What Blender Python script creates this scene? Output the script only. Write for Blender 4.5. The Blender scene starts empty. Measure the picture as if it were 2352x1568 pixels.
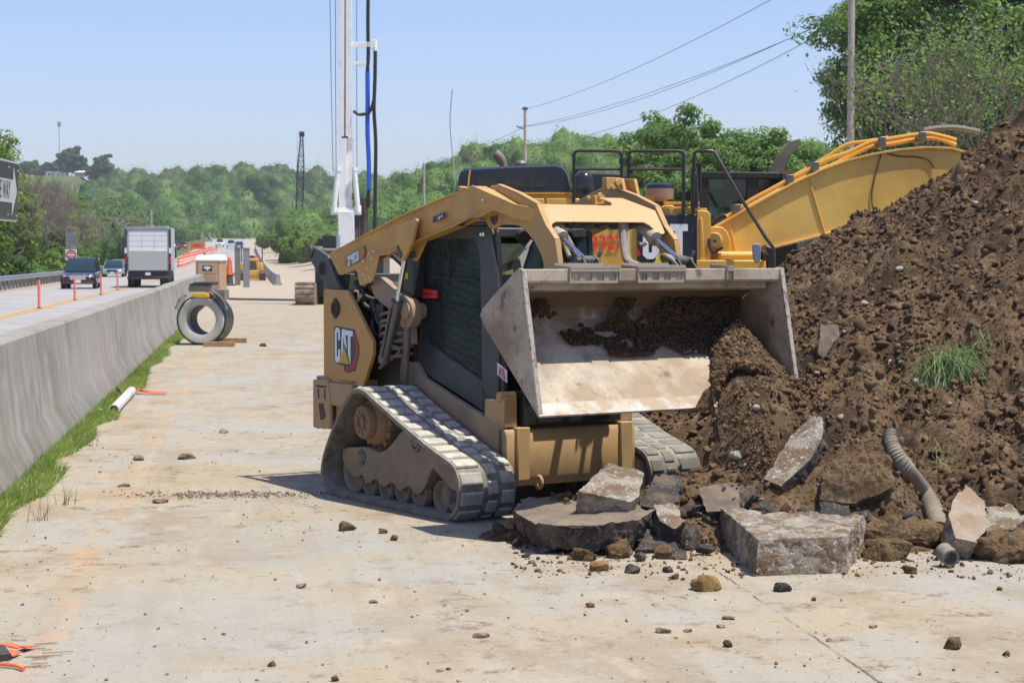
import bpy, bmesh, math, random
import numpy as np
from mathutils import Vector, Matrix
R = math.radians
C = bpy.context.scene.collection
SC = bpy.context.scene
random.seed(7)
rng = np.random.default_rng(11)

# ------------------------------------------------------------ camera, sky, sun
FPX, HZ, CH = 4400.0, 590.0, 1.75          # focal length and horizon row in a 2352 x 1568 picture, eye height
PITCH = math.atan((784 - HZ) / FPX)
cd = bpy.data.cameras.new('camera'); cam = bpy.data.objects.new('camera', cd); C.objects.link(cam)
cam.location = (0, 0, CH); cam.rotation_euler = (R(90) - PITCH, 0, 0)
cd.sensor_width = 36; cd.lens = 36 * FPX / 2352; cd.clip_start = .1; cd.clip_end = 6000
cd.dof.use_dof = True; cd.dof.focus_distance = 12.2; cd.dof.aperture_fstop = 9
SC.camera = cam
W = bpy.data.worlds.new('World'); SC.world = W; W.use_nodes = True
SUN = Vector((.33, -.155, 1.0)).normalized()
nt = W.node_tree; bg = nt.nodes['Background']
sky = nt.nodes.new('ShaderNodeTexSky'); sky.sky_type = 'NISHITA'; sky.sun_disc = False
sky.sun_elevation = math.asin(SUN.z); sky.sun_rotation = math.atan2(SUN.x, SUN.y)
sky.altitude = 250; sky.air_density = 1.0; sky.dust_density = 1.0; sky.ozone_density = 3.0
wb = nt.nodes.new('ShaderNodeMix'); wb.data_type = 'RGBA'; wb.blend_type = 'MULTIPLY'; wb.inputs[0].default_value = 1; wb.inputs[7].default_value = (1.015, .985, 1.15, 1)   # white balance
nt.links.new(sky.outputs[0], wb.inputs[6]); nt.links.new(wb.outputs[2], bg.inputs[0]); bg.inputs[1].default_value = .12
sd = bpy.data.lights.new('sun', 'SUN'); sd.energy = 4.4; sd.angle = R(.53); sd.color = (1, .955, .835)
so = bpy.data.objects.new('sun', sd); C.objects.link(so)
so.rotation_euler = SUN.to_track_quat('Z', 'Y').to_euler(); so.location = (5, -5, 30)
vs = SC.view_settings; vs.view_transform = 'Standard'; vs.look = 'None'; vs.gamma = 1; vs.exposure = .36
SC.render.engine = 'CYCLES'
SC.cycles.use_denoising = True; SC.cycles.max_bounces = 6; SC.cycles.transparent_max_bounces = 12
SC.cycles.diffuse_bounces = 3; SC.cycles.glossy_bounces = 3; SC.cycles.sample_clamp_indirect = 6
SC.cycles.volume_bounces = 0

_cp, _sp = math.cos(PITCH), math.sin(PITCH)
def ray(px, py):
    a, b = px - 1176, py - 784
    return Vector((a, FPX * _cp - b * _sp, -FPX * _sp - b * _cp))
def G(px, py, z=0.):                        # point at height z seen at a place in the photo
    r = ray(px, py); t = (z - CH) / r.z; return Vector((r.x * t, r.y * t, z))
def at(px, py, Y):                          # point at distance Y
    r = ray(px, py); t = Y / r.y; return Vector((r.x * t, Y, CH + r.z * t))

# ------------------------------------------------------------ noise
def _h(i, s):
    i = (i.astype(np.int64) * 374761393 + s * 668265263) & 0xffffffff
    i = ((i ^ (i >> 13)) * 1274126177) & 0xffffffff
    return ((i ^ (i >> 16)) & 0xffff) / 65535.0
def vnoise(p, s=0):
    p = np.asarray(p, float); f = np.floor(p); t = p - f; t = t * t * (3 - 2 * t); f = f.astype(np.int64)
    out = 0
    for dx in (0, 1):
        for dy in (0, 1):
            for dz in (0, 1):
                k = (f[:, 0] + dx) * 73856093 ^ (f[:, 1] + dy) * 19349663 ^ (f[:, 2] + dz) * 83492791
                w = (t[:, 0] if dx else 1 - t[:, 0]) * (t[:, 1] if dy else 1 - t[:, 1]) * (t[:, 2] if dz else 1 - t[:, 2])
                out = out + w * _h(k, s)
    return out * 2 - 1
def fbm(p, o=4, s=0, g=.5):
    a, r, n = 1., 0, 0
    p = np.asarray(p, float)
    for i in range(o):
        r = r + a * vnoise(p * 2 ** i + i * 17.3, s + i); n += a; a *= g
    return r / n
def worley(p, s=0):                         # rounded lumps, 1 at a lump's centre
    p = np.asarray(p, float); f = np.floor(p).astype(np.int64); best = np.full(len(p), 9.)
    for dx in (-1, 0, 1):
        for dy in (-1, 0, 1):
            for dz in ((-1, 0, 1) if p.shape[1] == 3 else (0,)):
                q = f + np.array([dx, dy, dz][:p.shape[1]])
                k = q[:, 0] * 73856093 ^ q[:, 1] * 19349663 ^ ((q[:, 2] if p.shape[1] == 3 else 0) * 83492791)
                c = q + np.stack([_h(k, s + j) for j in range(p.shape[1])], 1)
                best = np.minimum(best, ((c - p) ** 2).sum(1))
    return np.clip(1 - best * 1.6, 0, 1)

# ------------------------------------------------------------ objects
def tag(o, label=None, cat=None, group=None, kind=None):
    if label: o['label'] = label
    if cat: o['category'] = cat
    if group: o['group'] = group
    if kind: o['kind'] = kind
    return o
def thing(name, label, cat, loc=(0, 0, 0), rz=0, group=None):
    o = bpy.data.objects.new(name, None); C.objects.link(o); o.empty_display_size = .2
    o.location = loc; o.rotation_euler = (0, 0, rz)
    return tag(o, label, cat, group)
def copy_tree(o, parent=None):
    c = o.copy(); C.objects.link(c)
    if parent is not None: c.parent = parent
    for ch in list(o.children): copy_tree(ch, c)
    return c
class MB:
    def __init__(s): s.v = []; s.f = []; s.m = []
    def add(s, vs, fs, m=0):
        n = len(s.v); s.v += [tuple(v) for v in vs]
        for f in fs: s.f.append(tuple(i + n for i in f)); s.m.append(m)
        return s
    def ring(s, A, B, m=0, cap=True):        # loft between two rings of points
        n = len(A); fs = [(i, (i + 1) % n, (i + 1) % n + n, i + n) for i in range(n)]
        if cap: fs += [tuple(range(n))[::-1], tuple(range(n, 2 * n))]
        return s.add(list(A) + list(B), fs, m)
    def bx(s, x0, x1, y0, y1, z0, z1, m=0, M=None):
        A = [Vector(p) for p in ((x0, y0, z0), (x1, y0, z0), (x1, y1, z0), (x0, y1, z0))]
        B = [Vector(p) for p in ((x0, y0, z1), (x1, y0, z1), (x1, y1, z1), (x0, y1, z1))]
        if M: A = [M @ p for p in A]; B = [M @ p for p in B]
        return s.ring(A, B, m)
    def pr(s, pts, ax, a, b, m=0):           # polygon extruded along an axis
        if ax == 'y': g = lambda p, c: (p[0], c, p[1])
        elif ax == 'x': g = lambda p, c: (c, p[0], p[1])
        else: g = lambda p, c: (p[0], p[1], c)
        return s.ring([g(p, a) for p in pts], [g(p, b) for p in pts], m)
    def cyl(s, p0, p1, r0, r1=None, n=16, m=0, cap=True):
        p0, p1 = Vector(p0), Vector(p1); r1 = r0 if r1 is None else r1
        q = (p1 - p0).to_track_quat('Z', 'Y'); cs = [(math.cos(2 * math.pi * i / n), math.sin(2 * math.pi * i / n)) for i in range(n)]
        return s.ring([p0 + q @ Vector((c * r0, d * r0, 0)) for c, d in cs], [p1 + q @ Vector((c * r1, d * r1, 0)) for c, d in cs], m, cap)
    def tube(s, path, r, n=8, m=0, closed=False):
        P = [Vector(p) for p in path]; k = len(P); rr = r if hasattr(r, '__len__') else [r] * k
        vs, fs = [], []; up = Vector((0, 0, 1))
        T0 = (P[1] - P[0]).normalized(); N = T0.orthogonal().normalized()
        for i in range(k):
            T = ((P[min(i + 1, k - 1)] - P[max(i - 1, 0)]) if not closed else (P[(i + 1) % k] - P[i - 1])).normalized()
            N = (N - T * N.dot(T)); N = N.normalized() if N.length > 1e-6 else T.orthogonal().normalized(); B = T.cross(N)
            for j in range(n):
                a = 2 * math.pi * j / n; vs.append(P[i] + (N * math.cos(a) + B * math.sin(a)) * rr[i])
        for i in range(k if closed else k - 1):
            for j in range(n):
                a, b = i * n + j, i * n + (j + 1) % n; c, d = ((i + 1) % k) * n + (j + 1) % n, ((i + 1) % k) * n + j
                fs.append((a, b, c, d))
        if not closed: fs += [tuple(range(n))[::-1], tuple(range((k - 1) * n, k * n))]
        return s.add(vs, fs, m)
    def lathe(s, prof, o=(0, 0, 0), ax=(0, 0, 1), n=24, m=0, close=False):
        q = Vector(ax).to_track_quat('Z', 'Y'); o = Vector(o); vs, fs = [], []; k = len(prof)
        for r, z in prof:
            for j in range(n):
                a = 2 * math.pi * j / n; vs.append(o + q @ Vector((r * math.cos(a), r * math.sin(a), z)))
        for i in range(k if close else k - 1):
            for j in range(n):
                fs.append((i * n + j, i * n + (j + 1) % n, ((i + 1) % k) * n + (j + 1) % n, ((i + 1) % k) * n + j))
        if not close: fs += [tuple(range(n))[::-1], tuple(range((k - 1) * n, k * n))]
        return s.add(vs, fs, m)
    def tor(s, o, ax, Rr, r, n=24, k=8, m=0):
        return s.lathe([(Rr + r * math.cos(2 * math.pi * i / k), r * math.sin(2 * math.pi * i / k)) for i in range(k)], o, ax, n, m, True)
    def ball(s, c, r, m=0, n=12, k=8):
        r = (r, r, r) if not hasattr(r, '__len__') else r
        vs = [(c[0], c[1], c[2] - r[2])]; fs = []
        for i in range(1, k):
            t = math.pi * i / k
            for j in range(n):
                a = 2 * math.pi * j / n; vs.append((c[0] + r[0] * math.sin(t) * math.cos(a), c[1] + r[1] * math.sin(t) * math.sin(a), c[2] - r[2] * math.cos(t)))
        vs.append((c[0], c[1], c[2] + r[2])); e = len(vs) - 1
        for j in range(n):
            fs.append((0, 1 + (j + 1) % n, 1 + j)); fs.append((e, e - n + j, e - n + (j + 1) % n))
            for i in range(k - 2): fs.append((1 + i * n + j, 1 + i * n + (j + 1) % n, 1 + (i + 1) * n + (j + 1) % n, 1 + (i + 1) * n + j))
        return s.add(vs, fs, m)
    def obj(s, name, mats, parent=None, bevel=0, smooth=35, loc=None, seg=2):
        me = bpy.data.meshes.new(name); me.from_pydata(s.v, [], s.f)
        mats = mats if isinstance(mats, (list, tuple)) else [mats]
        for m in mats: me.materials.append(m)
        me.polygons.foreach_set('material_index', s.m)
        b = bmesh.new(); b.from_mesh(me); bmesh.ops.recalc_face_normals(b, faces=b.faces)
        b.to_mesh(me); b.free()
        if smooth:
            me.polygons.foreach_set('use_smooth', [True] * len(me.polygons)); me.set_sharp_from_angle(angle=R(smooth))
        o = bpy.data.objects.new(name, me); C.objects.link(o)
        if parent is not None: o.parent = parent
        if loc is not None: o.location = loc
        if bevel:
            md = o.modifiers.new('bevel', 'BEVEL'); md.width = bevel; md.segments = seg; md.limit_method = 'ANGLE'; md.angle_limit = R(35)
        return o
def npmesh(name, V, F, mats, parent=None, smooth=False, mi=None):
    me = bpy.data.meshes.new(name); V = np.asarray(V, np.float32); F = np.asarray(F, np.int32); k = F.shape[1]
    me.vertices.add(len(V)); me.vertices.foreach_set('co', V.ravel())
    me.loops.add(F.size); me.loops.foreach_set('vertex_index', F.ravel())
    me.polygons.add(len(F)); me.polygons.foreach_set('loop_start', np.arange(0, F.size, k, dtype=np.int32)); me.polygons.foreach_set('loop_total', np.full(len(F), k, np.int32))
    mats = mats if isinstance(mats, (list, tuple)) else [mats]
    for m in mats: me.materials.append(m)
    if mi is not None: me.polygons.foreach_set('material_index', np.asarray(mi, np.int32))
    if smooth: me.polygons.foreach_set('use_smooth', np.ones(len(F), bool))
    me.update(calc_edges=True); me.validate()
    o = bpy.data.objects.new(name, me); C.objects.link(o)
    if parent is not None: o.parent = parent
    return o
def text(s, name, m, size, M, parent=None, sx=1., depth=.0015, bold=0, align='CENTER'):
    cu = bpy.data.curves.new(name, 'FONT'); cu.body = s; cu.size = size; cu.extrude = depth; cu.offset = bold; cu.align_x = align; cu.align_y = 'CENTER'
    o = bpy.data.objects.new(name, cu); C.objects.link(o)
    dg = bpy.context.evaluated_depsgraph_get(); me = bpy.data.meshes.new_from_object(o.evaluated_get(dg)); bpy.data.objects.remove(o)
    me.transform(M @ Matrix.Diagonal((sx, 1, 1, 1))); me.materials.clear(); me.materials.append(m)
    o = bpy.data.objects.new(name, me); C.objects.link(o)
    if parent is not None: o.parent = parent
    return o
def frame(o, x, y):                          # matrix: origin o, text runs along x, up along y
    x = Vector(x).normalized(); y = Vector(y).normalized(); z = x.cross(y).normalized()
    M = Matrix((x, y, z)).transposed().to_4x4(); M.translation = Vector(o); return M

# ------------------------------------------------------------ materials
def rgb(c): return (c[0], c[1], c[2], 1)
def PM(name, base, rough=.6, metal=0, var=None, dust=None, bump=None, island=None, spec=.5, coat=0, em=None):
    """var=(colour, scale, lo, hi), dust=(colour, amount, scale), bump=(scale, strength, distance)"""
    m = bpy.data.materials.new(name); m.use_nodes = True; n = m.node_tree.nodes; l = m.node_tree.links; b = n['Principled BSDF']
    b.inputs['Roughness'].default_value = rough; b.inputs['Metallic'].default_value = metal; b.inputs['Specular IOR Level'].default_value = spec
    if coat: b.inputs['Coat Weight'].default_value = coat
    tc = n.new('ShaderNodeTexCoord').outputs['Object']
    c = n.new('ShaderNodeRGB'); c.outputs[0].default_value = rgb(base); c = c.outputs[0]
    def noise(sc, det=6, r=.6):
        t = n.new('ShaderNodeTexNoise'); t.inputs['Scale'].default_value = sc; t.inputs['Detail'].default_value = det; t.inputs['Roughness'].default_value = r
        l.new(tc, t.inputs[0]); return t.outputs[0]
    def mr(v, lo, hi, a=0, z=1):
        r = n.new('ShaderNodeMapRange'); l.new(v, r.inputs[0]); r.inputs[1].default_value = lo; r.inputs[2].default_value = hi; r.inputs[3].default_value = a; r.inputs[4].default_value = z; return r.outputs[0]
    def mix(f, a, c2):
        x = n.new('ShaderNodeMix'); x.data_type = 'RGBA'; l.new(f, x.inputs[0]) if not isinstance(f, float) else setattr(x.inputs[0], 'default_value', f)
        l.new(a, x.inputs[6])
        if isinstance(c2, tuple): x.inputs[7].default_value = rgb(c2)
        else: l.new(c2, x.inputs[7])
        return x.outputs[2]
    for v in ([var] if var and not isinstance(var, list) else var or []):
        c = mix(mr(noise(v[1]), v[2], v[3]), c, v[0])
    if island:
        g = n.new('ShaderNodeNewGeometry'); c = mix(g.outputs['Random Per Island'], c, island)
    if dust:
        g = n.new('ShaderNodeNewGeometry'); sp = n.new('ShaderNodeSeparateXYZ'); l.new(g.outputs['Normal'], sp.inputs[0])
        up = mr(sp.outputs[2], -.2, .9, .35, 1.)
        q = n.new('ShaderNodeMath'); q.operation = 'MULTIPLY'; l.new(up, q.inputs[0]); l.new(mr(noise(dust[2]), .3, .7, .25, 1.), q.inputs[1])
        q2 = n.new('ShaderNodeMath'); q2.operation = 'MULTIPLY'; q2.use_clamp = True; l.new(q.outputs[0], q2.inputs[0]); q2.inputs[1].default_value = dust[1]
        c = mix(q2.outputs[0], c, dust[0])
        rr = mr(q2.outputs[0], 0, 1, rough, .95); l.new(rr, b.inputs['Roughness'])
    l.new(c, b.inputs['Base Color'])
    if bump:
        bp = n.new('ShaderNodeBump'); bp.inputs['Strength'].default_value = bump[1]; bp.inputs['Distance'].default_value = bump[2]
        l.new(noise(bump[0], 8), bp.inputs['Height']); l.new(bp.outputs[0], b.inputs['Normal'])
    if em: b.inputs['Emission Color'].default_value = rgb(em); b.inputs['Emission Strength'].default_value = 1
    return m
def leafmat(name, a, b2, tr=.35):
    m = bpy.data.materials.new(name); m.use_nodes = True; n = m.node_tree.nodes; l = m.node_tree.links; n.clear()
    g = n.new('ShaderNodeNewGeometry'); x = n.new('ShaderNodeMix'); x.data_type = 'RGBA'; x.inputs[6].default_value = rgb(a); x.inputs[7].default_value = rgb(b2)
    tc = n.new('ShaderNodeTexCoord'); t = n.new('ShaderNodeTexNoise'); t.inputs['Scale'].default_value = .45; l.new(tc.outputs['Object'], t.inputs[0])
    s = n.new('ShaderNodeMath'); s.operation = 'MULTIPLY_ADD'; l.new(g.outputs['Random Per Island'], s.inputs[0]); s.inputs[1].default_value = .5
    s2 = n.new('ShaderNodeMapRange'); l.new(t.outputs[0], s2.inputs[0]); s2.inputs[1].default_value = .35; s2.inputs[2].default_value = .65; s2.inputs[4].default_value = .5; l.new(s2.outputs[0], s.inputs[2])
    l.new(s.outputs[0], x.inputs[0])
    d = n.new('ShaderNodeBsdfPrincipled'); d.inputs['Roughness'].default_value = .55; d.inputs['Specular IOR Level'].default_value = .3; l.new(x.outputs[2], d.inputs['Base Color'])
    tt = n.new('ShaderNodeBsdfTranslucent'); hs = n.new('ShaderNodeHueSaturation'); hs.inputs['Hue'].default_value = .48; hs.inputs['Value'].default_value = 1.6; l.new(x.outputs[2], hs.inputs['Color']); l.new(hs.outputs[0], tt.inputs[0])
    ms = n.new('ShaderNodeMixShader'); ms.inputs[0].default_value = tr; l.new(d.outputs[0], ms.inputs[1]); l.new(tt.outputs[0], ms.inputs[2])
    o = n.new('ShaderNodeOutputMaterial'); l.new(ms.outputs[0], o.inputs[0]); return m
DUST = (.50, .40, .28)
YEL = PM('yellow_paint', (.56, .295, .05), .45, dust=(DUST, .40, 2.5), var=[((.42, .20, .045), 3, .45, .7), ((.30, .20, .11), 14, .60, .70), ((.16, .10, .05), 60, .68, .71)], bump=(60, .04, .002))
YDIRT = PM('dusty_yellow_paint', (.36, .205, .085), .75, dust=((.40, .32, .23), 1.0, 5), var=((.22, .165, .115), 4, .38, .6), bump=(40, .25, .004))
YCLEAN = PM('clean_yellow_paint', (.74, .41, .05), .35, dust=(DUST, .22, 1.5), var=((.54, .27, .04), 1.2, .4, .7))
YORG = PM('orange_yellow_paint', (.68, .33, .04), .35, dust=(DUST, .15, 1.5))
BLK = PM('black_paint', (.012, .013, .015), .38, dust=((.22, .19, .15), .16, 6), bump=(60, .05, .002))
CABB = PM('dusty_black_cab', (.018, .022, .027), .35, dust=((.22, .21, .19), .5, 3), bump=(60, .05, .002))
NAVY = PM('dark_blue_black_paint', (.012, .017, .028), .28, dust=((.2, .19, .18), .12, 2))
DKGREY = PM('dark_grey_paint', (.05, .052, .055), .5, dust=((.3, .26, .2), .3, 6))
RUBBER = PM('dusty_track_rubber', (.06, .055, .05), .85, dust=((.40, .36, .29), .9, 9), var=((.20, .17, .13), 14, .4, .65), bump=(50, .4, .005))
GROUSER = PM('worn_track_lug', (.22, .21, .185), .85, dust=((.64, .59, .50), 1.0, 14), bump=(90, .3, .003))
GREASE = PM('greasy_black_steel', (.02, .018, .016), .5, dust=((.2, .16, .11), .35, 12), bump=(50, .3, .004))
STEEL = PM('dull_steel', (.16, .155, .15), .45, .7, dust=((.3, .26, .2), .35, 9), bump=(50, .15, .003))
CHROME = PM('chrome_rod', (.72, .74, .78), .12, 1)
BUCKET = PM('earth_worn_steel', (.42, .355, .275), .62, .1, dust=((.52, .43, .32), .40, 5), var=[((.22, .20, .18), 3.2, .5, .68), ((.23, .155, .09), 2.4, .46, .60), ((.10, .065, .04), 7.5, .60, .68), ((.20, .14, .09), 34, .60, .68)], bump=(28, .35, .005))
EDGE = PM('bright_worn_edge', (.46, .44, .41), .5, .3, var=((.34, .26, .18), 7, .36, .56), bump=(30, .2, .003))
TYRE = PM('tyre_rubber', (.02, .02, .021), .8, dust=((.2, .18, .15), .25, 8))
CGL = bpy.data.materials.new('tinted_clear_glass'); CGL.use_nodes = True
_n = CGL.node_tree.nodes; _l = CGL.node_tree.links; _n.clear(); _t = _n.new('ShaderNodeBsdfTransparent'); _t.inputs[0].default_value = (.62, .80, .74, 1); _g = _n.new('ShaderNodeBsdfGlossy'); _g.inputs['Roughness'].default_value = .08
_f = _n.new('ShaderNodeLayerWeight'); _f.inputs[0].default_value = .25; _m = _n.new('ShaderNodeMixShader'); _l.new(_f.outputs[0], _m.inputs[0]); _l.new(_t.outputs[0], _m.inputs[1]); _l.new(_g.outputs[0], _m.inputs[2]); _l.new(_m.outputs[0], _n.new('ShaderNodeOutputMaterial').inputs[0])
DGL = CGL.copy(); DGL.name = 'painted_reflection_glass'; _n = DGL.node_tree.nodes; _l = DGL.node_tree.links; _o = [q for q in _n if q.type == 'OUTPUT_MATERIAL'][0]; _s = _o.inputs[0].links[0].from_socket; _d = _n.new('ShaderNodeBsdfDiffuse'); _d.inputs[0].default_value = (.105, .17, .15, 1)  # teal diffuse patches painted into the glass for the reflected sky
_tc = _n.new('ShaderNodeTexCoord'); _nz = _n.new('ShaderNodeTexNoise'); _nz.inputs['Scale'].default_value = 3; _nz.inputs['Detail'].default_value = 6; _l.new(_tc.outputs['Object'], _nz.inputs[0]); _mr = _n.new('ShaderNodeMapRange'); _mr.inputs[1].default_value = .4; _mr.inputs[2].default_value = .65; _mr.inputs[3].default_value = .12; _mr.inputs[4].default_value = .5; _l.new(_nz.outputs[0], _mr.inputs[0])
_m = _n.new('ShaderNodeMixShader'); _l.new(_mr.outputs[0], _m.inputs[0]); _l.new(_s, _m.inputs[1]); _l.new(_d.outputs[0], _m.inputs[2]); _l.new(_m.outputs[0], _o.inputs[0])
GLASS = PM('dark_cab_glass', (.012, .03, .032), .05, spec=.9)
CONC = PM('aged_concrete', (.40, .385, .35), .9, var=[((.30, .28, .245), 1.1, .4, .65), ((.46, .45, .42), 5, .5, .75)], bump=(30, .35, .006))
WHITE = PM('white_paint', (.78, .78, .77), .45, dust=(DUST, .08, 4))
MASTW = PM('white_rig_paint', (.84, .84, .83), .4, var=((.7, .69, .66), 2, .5, .7))
RED = PM('red_paint', (.55, .02, .02), .35)
ORANGE = PM('safety_orange', (.85, .13, .025), .5, dust=(DUST, .1, 4))
GALV = PM('galvanised_steel', (.42, .43, .44), .4, .75, var=((.3, .31, .32), 3, .4, .7))
WOOD = PM('weathered_pole_wood', (.46, .41, .365), .85, var=((.34, .29, .25), 9, .4, .6), bump=(20, .4, .01))
TIMBER = PM('raw_timber', (.42, .27, .13), .8, var=((.26, .16, .08), 12, .4, .7), bump=(40, .3, .004))
SOIL = PM('moist_brown_soil', (.160, .102, .056), 1, spec=.15, var=[((.055, .037, .023), 2.2, .47, .62), ((.25, .170, .102), 7, .50, .70), ((.060, .040, .025), 38, .48, .62), ((.27, .20, .13), 90, .62, .70)], bump=(75, 1, .016))
CLOD = PM('soil_clods', (.185, .118, .066), 1, spec=.15, island=(.075, .047, .029), var=((.24, .165, .10), 22, .5, .7), bump=(120, .7, .006))
ASPH = PM('broken_asphalt', (.040, .036, .033), .95, var=[((.12, .09, .065), 7, .46, .6), ((.26, .23, .19), 75, .60, .66)], bump=(110, .9, .008))
ASPHTOP = PM('asphalt_top_face', (.225, .17, .12), .95, var=[((.155, .12, .088), 4, .4, .6), ((.29, .235, .175), 60, .55, .7), ((.13, .08, .045), 7, .6, .7)], bump=(90, .4, .004))
RUBC = PM('broken_concrete', (.33, .29, .235), .95, var=[((.17, .115, .068), 5, .42, .56), ((.46, .44, .40), 34, .56, .66), ((.12, .095, .075), 48, .58, .66)], bump=(60, 1, .014))
BARK = PM('grey_bark', (.16, .135, .11), .95, var=((.09, .075, .06), 4, .4, .6))
TWIG = PM('bare_twigs', (.235, .19, .16), .95, island=(.15, .12, .10))
# ------------------------------------------------------------ the ground
RA = R(-7.6); RD = Vector((math.sin(RA), math.cos(RA), 0)); RN = Vector((math.cos(RA), -math.sin(RA), 0))   # road direction, and across it to the right
def uv(u, v, z=0): p = RN * u + RD * v; return Vector((p.x, p.y, z))
def sm(a, b, x): t = np.clip((x - a) / (b - a), 0, 1); return t * t * (3 - 2 * t)
def zroad(v): v = np.asarray(v, float); return np.where(v < 470, 3.6e-5 * np.maximum(v - 120, 0) ** 2, 4.41 + .0252 * (v - 470))
def zpad(v): return zroad(v) - sm(40, 80, v) * .42 - sm(80, 200, v) * .45 + sm(200, 450, v) * .6
def zgr(u, v):
    k = sm(-2.6, -1.9, np.asarray(u, float)) * (np.asarray(v) > 38)
    lf = sm(-15, -22, u) if False else sm(15, 22, -np.asarray(u, float))
    return zroad(v) * (1 - k) + zpad(v) * k - lf * 1.2 + sm(5, 15, np.asarray(u, float)) * sm(120, 210, np.asarray(v, float)) * 2.0
def grid(us, vs, zf, name, mat, dz=0, parent=None):
    U, Vv = np.meshgrid(us, vs); u, v = U.ravel(), Vv.ravel(); z = zf(u, v) + dz
    P = np.stack([RN.x * u + RD.x * v, RN.y * u + RD.y * v, z], 1); n = len(us); m = len(vs)
    i = np.arange(n * (m - 1)).reshape(m - 1, n)[:, :-1].ravel()
    return npmesh(name, P, np.stack([i, i + 1, i + 1 + n, i + n], 1), mat, parent, smooth=True)

def ground_mat():
    m = bpy.data.materials.new('dusty_pavement'); m.use_nodes = True; n = m.node_tree.nodes; l = m.node_tree.links; b = n['Principled BSDF']
    b.inputs['Roughness'].default_value = .93; b.inputs['Specular IOR Level'].default_value = .25
    tc = n.new('ShaderNodeTexCoord'); mp = n.new('ShaderNodeMapping'); l.new(tc.outputs['Object'], mp.inputs[0]); mp.inputs['Rotation'].default_value = (0, 0, RA)
    def noise(sc, det=6, st=None, r=.6, off=0):
        t = n.new('ShaderNodeTexNoise'); t.inputs['Scale'].default_value = sc; t.inputs['Detail'].default_value = det; t.inputs['Roughness'].default_value = r
        q = n.new('ShaderNodeMapping'); l.new(mp.outputs[0], q.inputs[0]); q.inputs['Scale'].default_value = st or (1, 1, 1); q.inputs['Location'].default_value = (off, off * .7, 0); l.new(q.outputs[0], t.inputs[0]); return t.outputs[0]
    def mr(v, lo, hi, a=0, z=1):
        r = n.new('ShaderNodeMapRange'); l.new(v, r.inputs[0]); r.inputs[1].default_value = lo; r.inputs[2].default_value = hi; r.inputs[3].default_value = a; r.inputs[4].default_value = z; return r.outputs[0]
    def mix(f, a, c2, bl='MIX'):
        x = n.new('ShaderNodeMix'); x.data_type = 'RGBA'; x.blend_type = bl; l.new(f, x.inputs[0])
        for k, c in ((6, a), (7, c2)):
            if isinstance(c, tuple): x.inputs[k].default_value = rgb(c)
            else: l.new(c, x.inputs[k])
        return x.outputs[2]
    def mt(op, a, c2):
        q = n.new('ShaderNodeMath'); q.operation = op
        for k, c in ((0, a), (1, c2)):
            if isinstance(c, (int, float)): q.inputs[k].default_value = c
            else: l.new(c, q.inputs[k])
        return q.outputs[0]
    sp = n.new('ShaderNodeSeparateXYZ'); l.new(mp.outputs[0], sp.inputs[0]); U, V = sp.outputs[0], sp.outputs[1]
    c = mix(mr(noise(.55, 5), .42, .60), (.385, .318, .222), (.355, .332, .285))          # tan dust over bare grey slab
    c = mix(mr(noise(.9, 8, (1.2, .8, 1), .72, off=21), .50, .60, 0, .8), c, (.30, .235, .155))
    c = mix(mr(noise(1.3, 8, (1.3, .9, 1), .7, off=3), .5, .66, 0, .9), c, (.335, .27, .185))          # darker drag streaks across the pad
    c = mix(mr(noise(3.0, 8, (1.2, 1.1, 1), .78, 9), .55, .63, 0, .9), c, (.185, .138, .088))
    c = mix(mr(noise(9, 8, (1.2, 1.1, 1), .8, 31), .57, .65, 0, .9), c, (.17, .125, .08))        # thin mud smears
    c = mix(mr(noise(2.6, 8, (1.4, .6, 1), .65, 5), .56, .72), c, (.425, .37, .29))
    c = mix(mr(noise(.33, 6, (1, 1, 1), .6, 44), .52, .62, 0, .6), c, (.355, .34, .305))
    c = mix(mr(noise(1.0, 6, (4.5, .22, 1), .6, off=61), .52, .66, 0, .45), c, (.30, .25, .185))       # tracks running along the pad
    c = mix(mr(noise(55, 3, off=2), .64, .72), c, (.22, .17, .125))                           # grit
    c = mix(mr(noise(38, 3, off=7), .68, .74), c, (.62, .58, .51))
    w = mt('ADD', U, mt('MULTIPLY', mt('SUBTRACT', noise(.6, 4, off=4), .5), .25))
    ln = mr(mt('ABSOLUTE', mt('ADD', w, .98), 0), .05, .10, 1, 0)
    pf = mr(noise(1.0, 8, (1, .8, 1), .7, off=12), .46, .66, 0, .5)
    c = mix(mt('MULTIPLY', ln, pf), c, (.58, .31, .14))                                       # faded orange paint line
    ws = mt('ADD', U, mt('MULTIPLY', mt('SUBTRACT', noise(9, 3), .5), .03))
    jn = mr(mt('ABSOLUTE', mt('SUBTRACT', ws, 2.54), 0), .003, .011, 1, 0)
    jf = mr(noise(2.2, 5, off=8), .46, .58, 0, .8)
    c = mix(mt('MULTIPLY', jn, jf), c, (.07, .055, .045))                                     # slab joint
    c = mix(mr(V, 55, 120), c, (.40, .335, .26))
    l.new(c, b.inputs['Base Color'])
    h = mt('ADD', mt('MULTIPLY', noise(3.0, 8, (1.2, 1.1, 1), .78, 9), .7), mt('MULTIPLY', noise(28, 8), .35))
    bp = n.new('ShaderNodeBump'); bp.inputs['Strength'].default_value = .55; bp.inputs['Distance'].default_value = .03; l.new(h, bp.inputs['Height']); l.new(bp.outputs[0], b.inputs['Normal'])
    return m
us = np.concatenate([[-700, -300, -100, -60, -40, -30, -22, -18, -15, -13.5, -12.5], np.linspace(-12, -3, 7), [-2.6, -2.4, -2.2, -1.9, -1], np.linspace(0, 30, 13), [50, 100, 300, 700]])
vs_ = np.concatenate([np.linspace(-30, 36, 8), [38, 39], np.linspace(44, 120, 20), np.linspace(130, 480, 36), [600, 800, 1400, 3000]])
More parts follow.
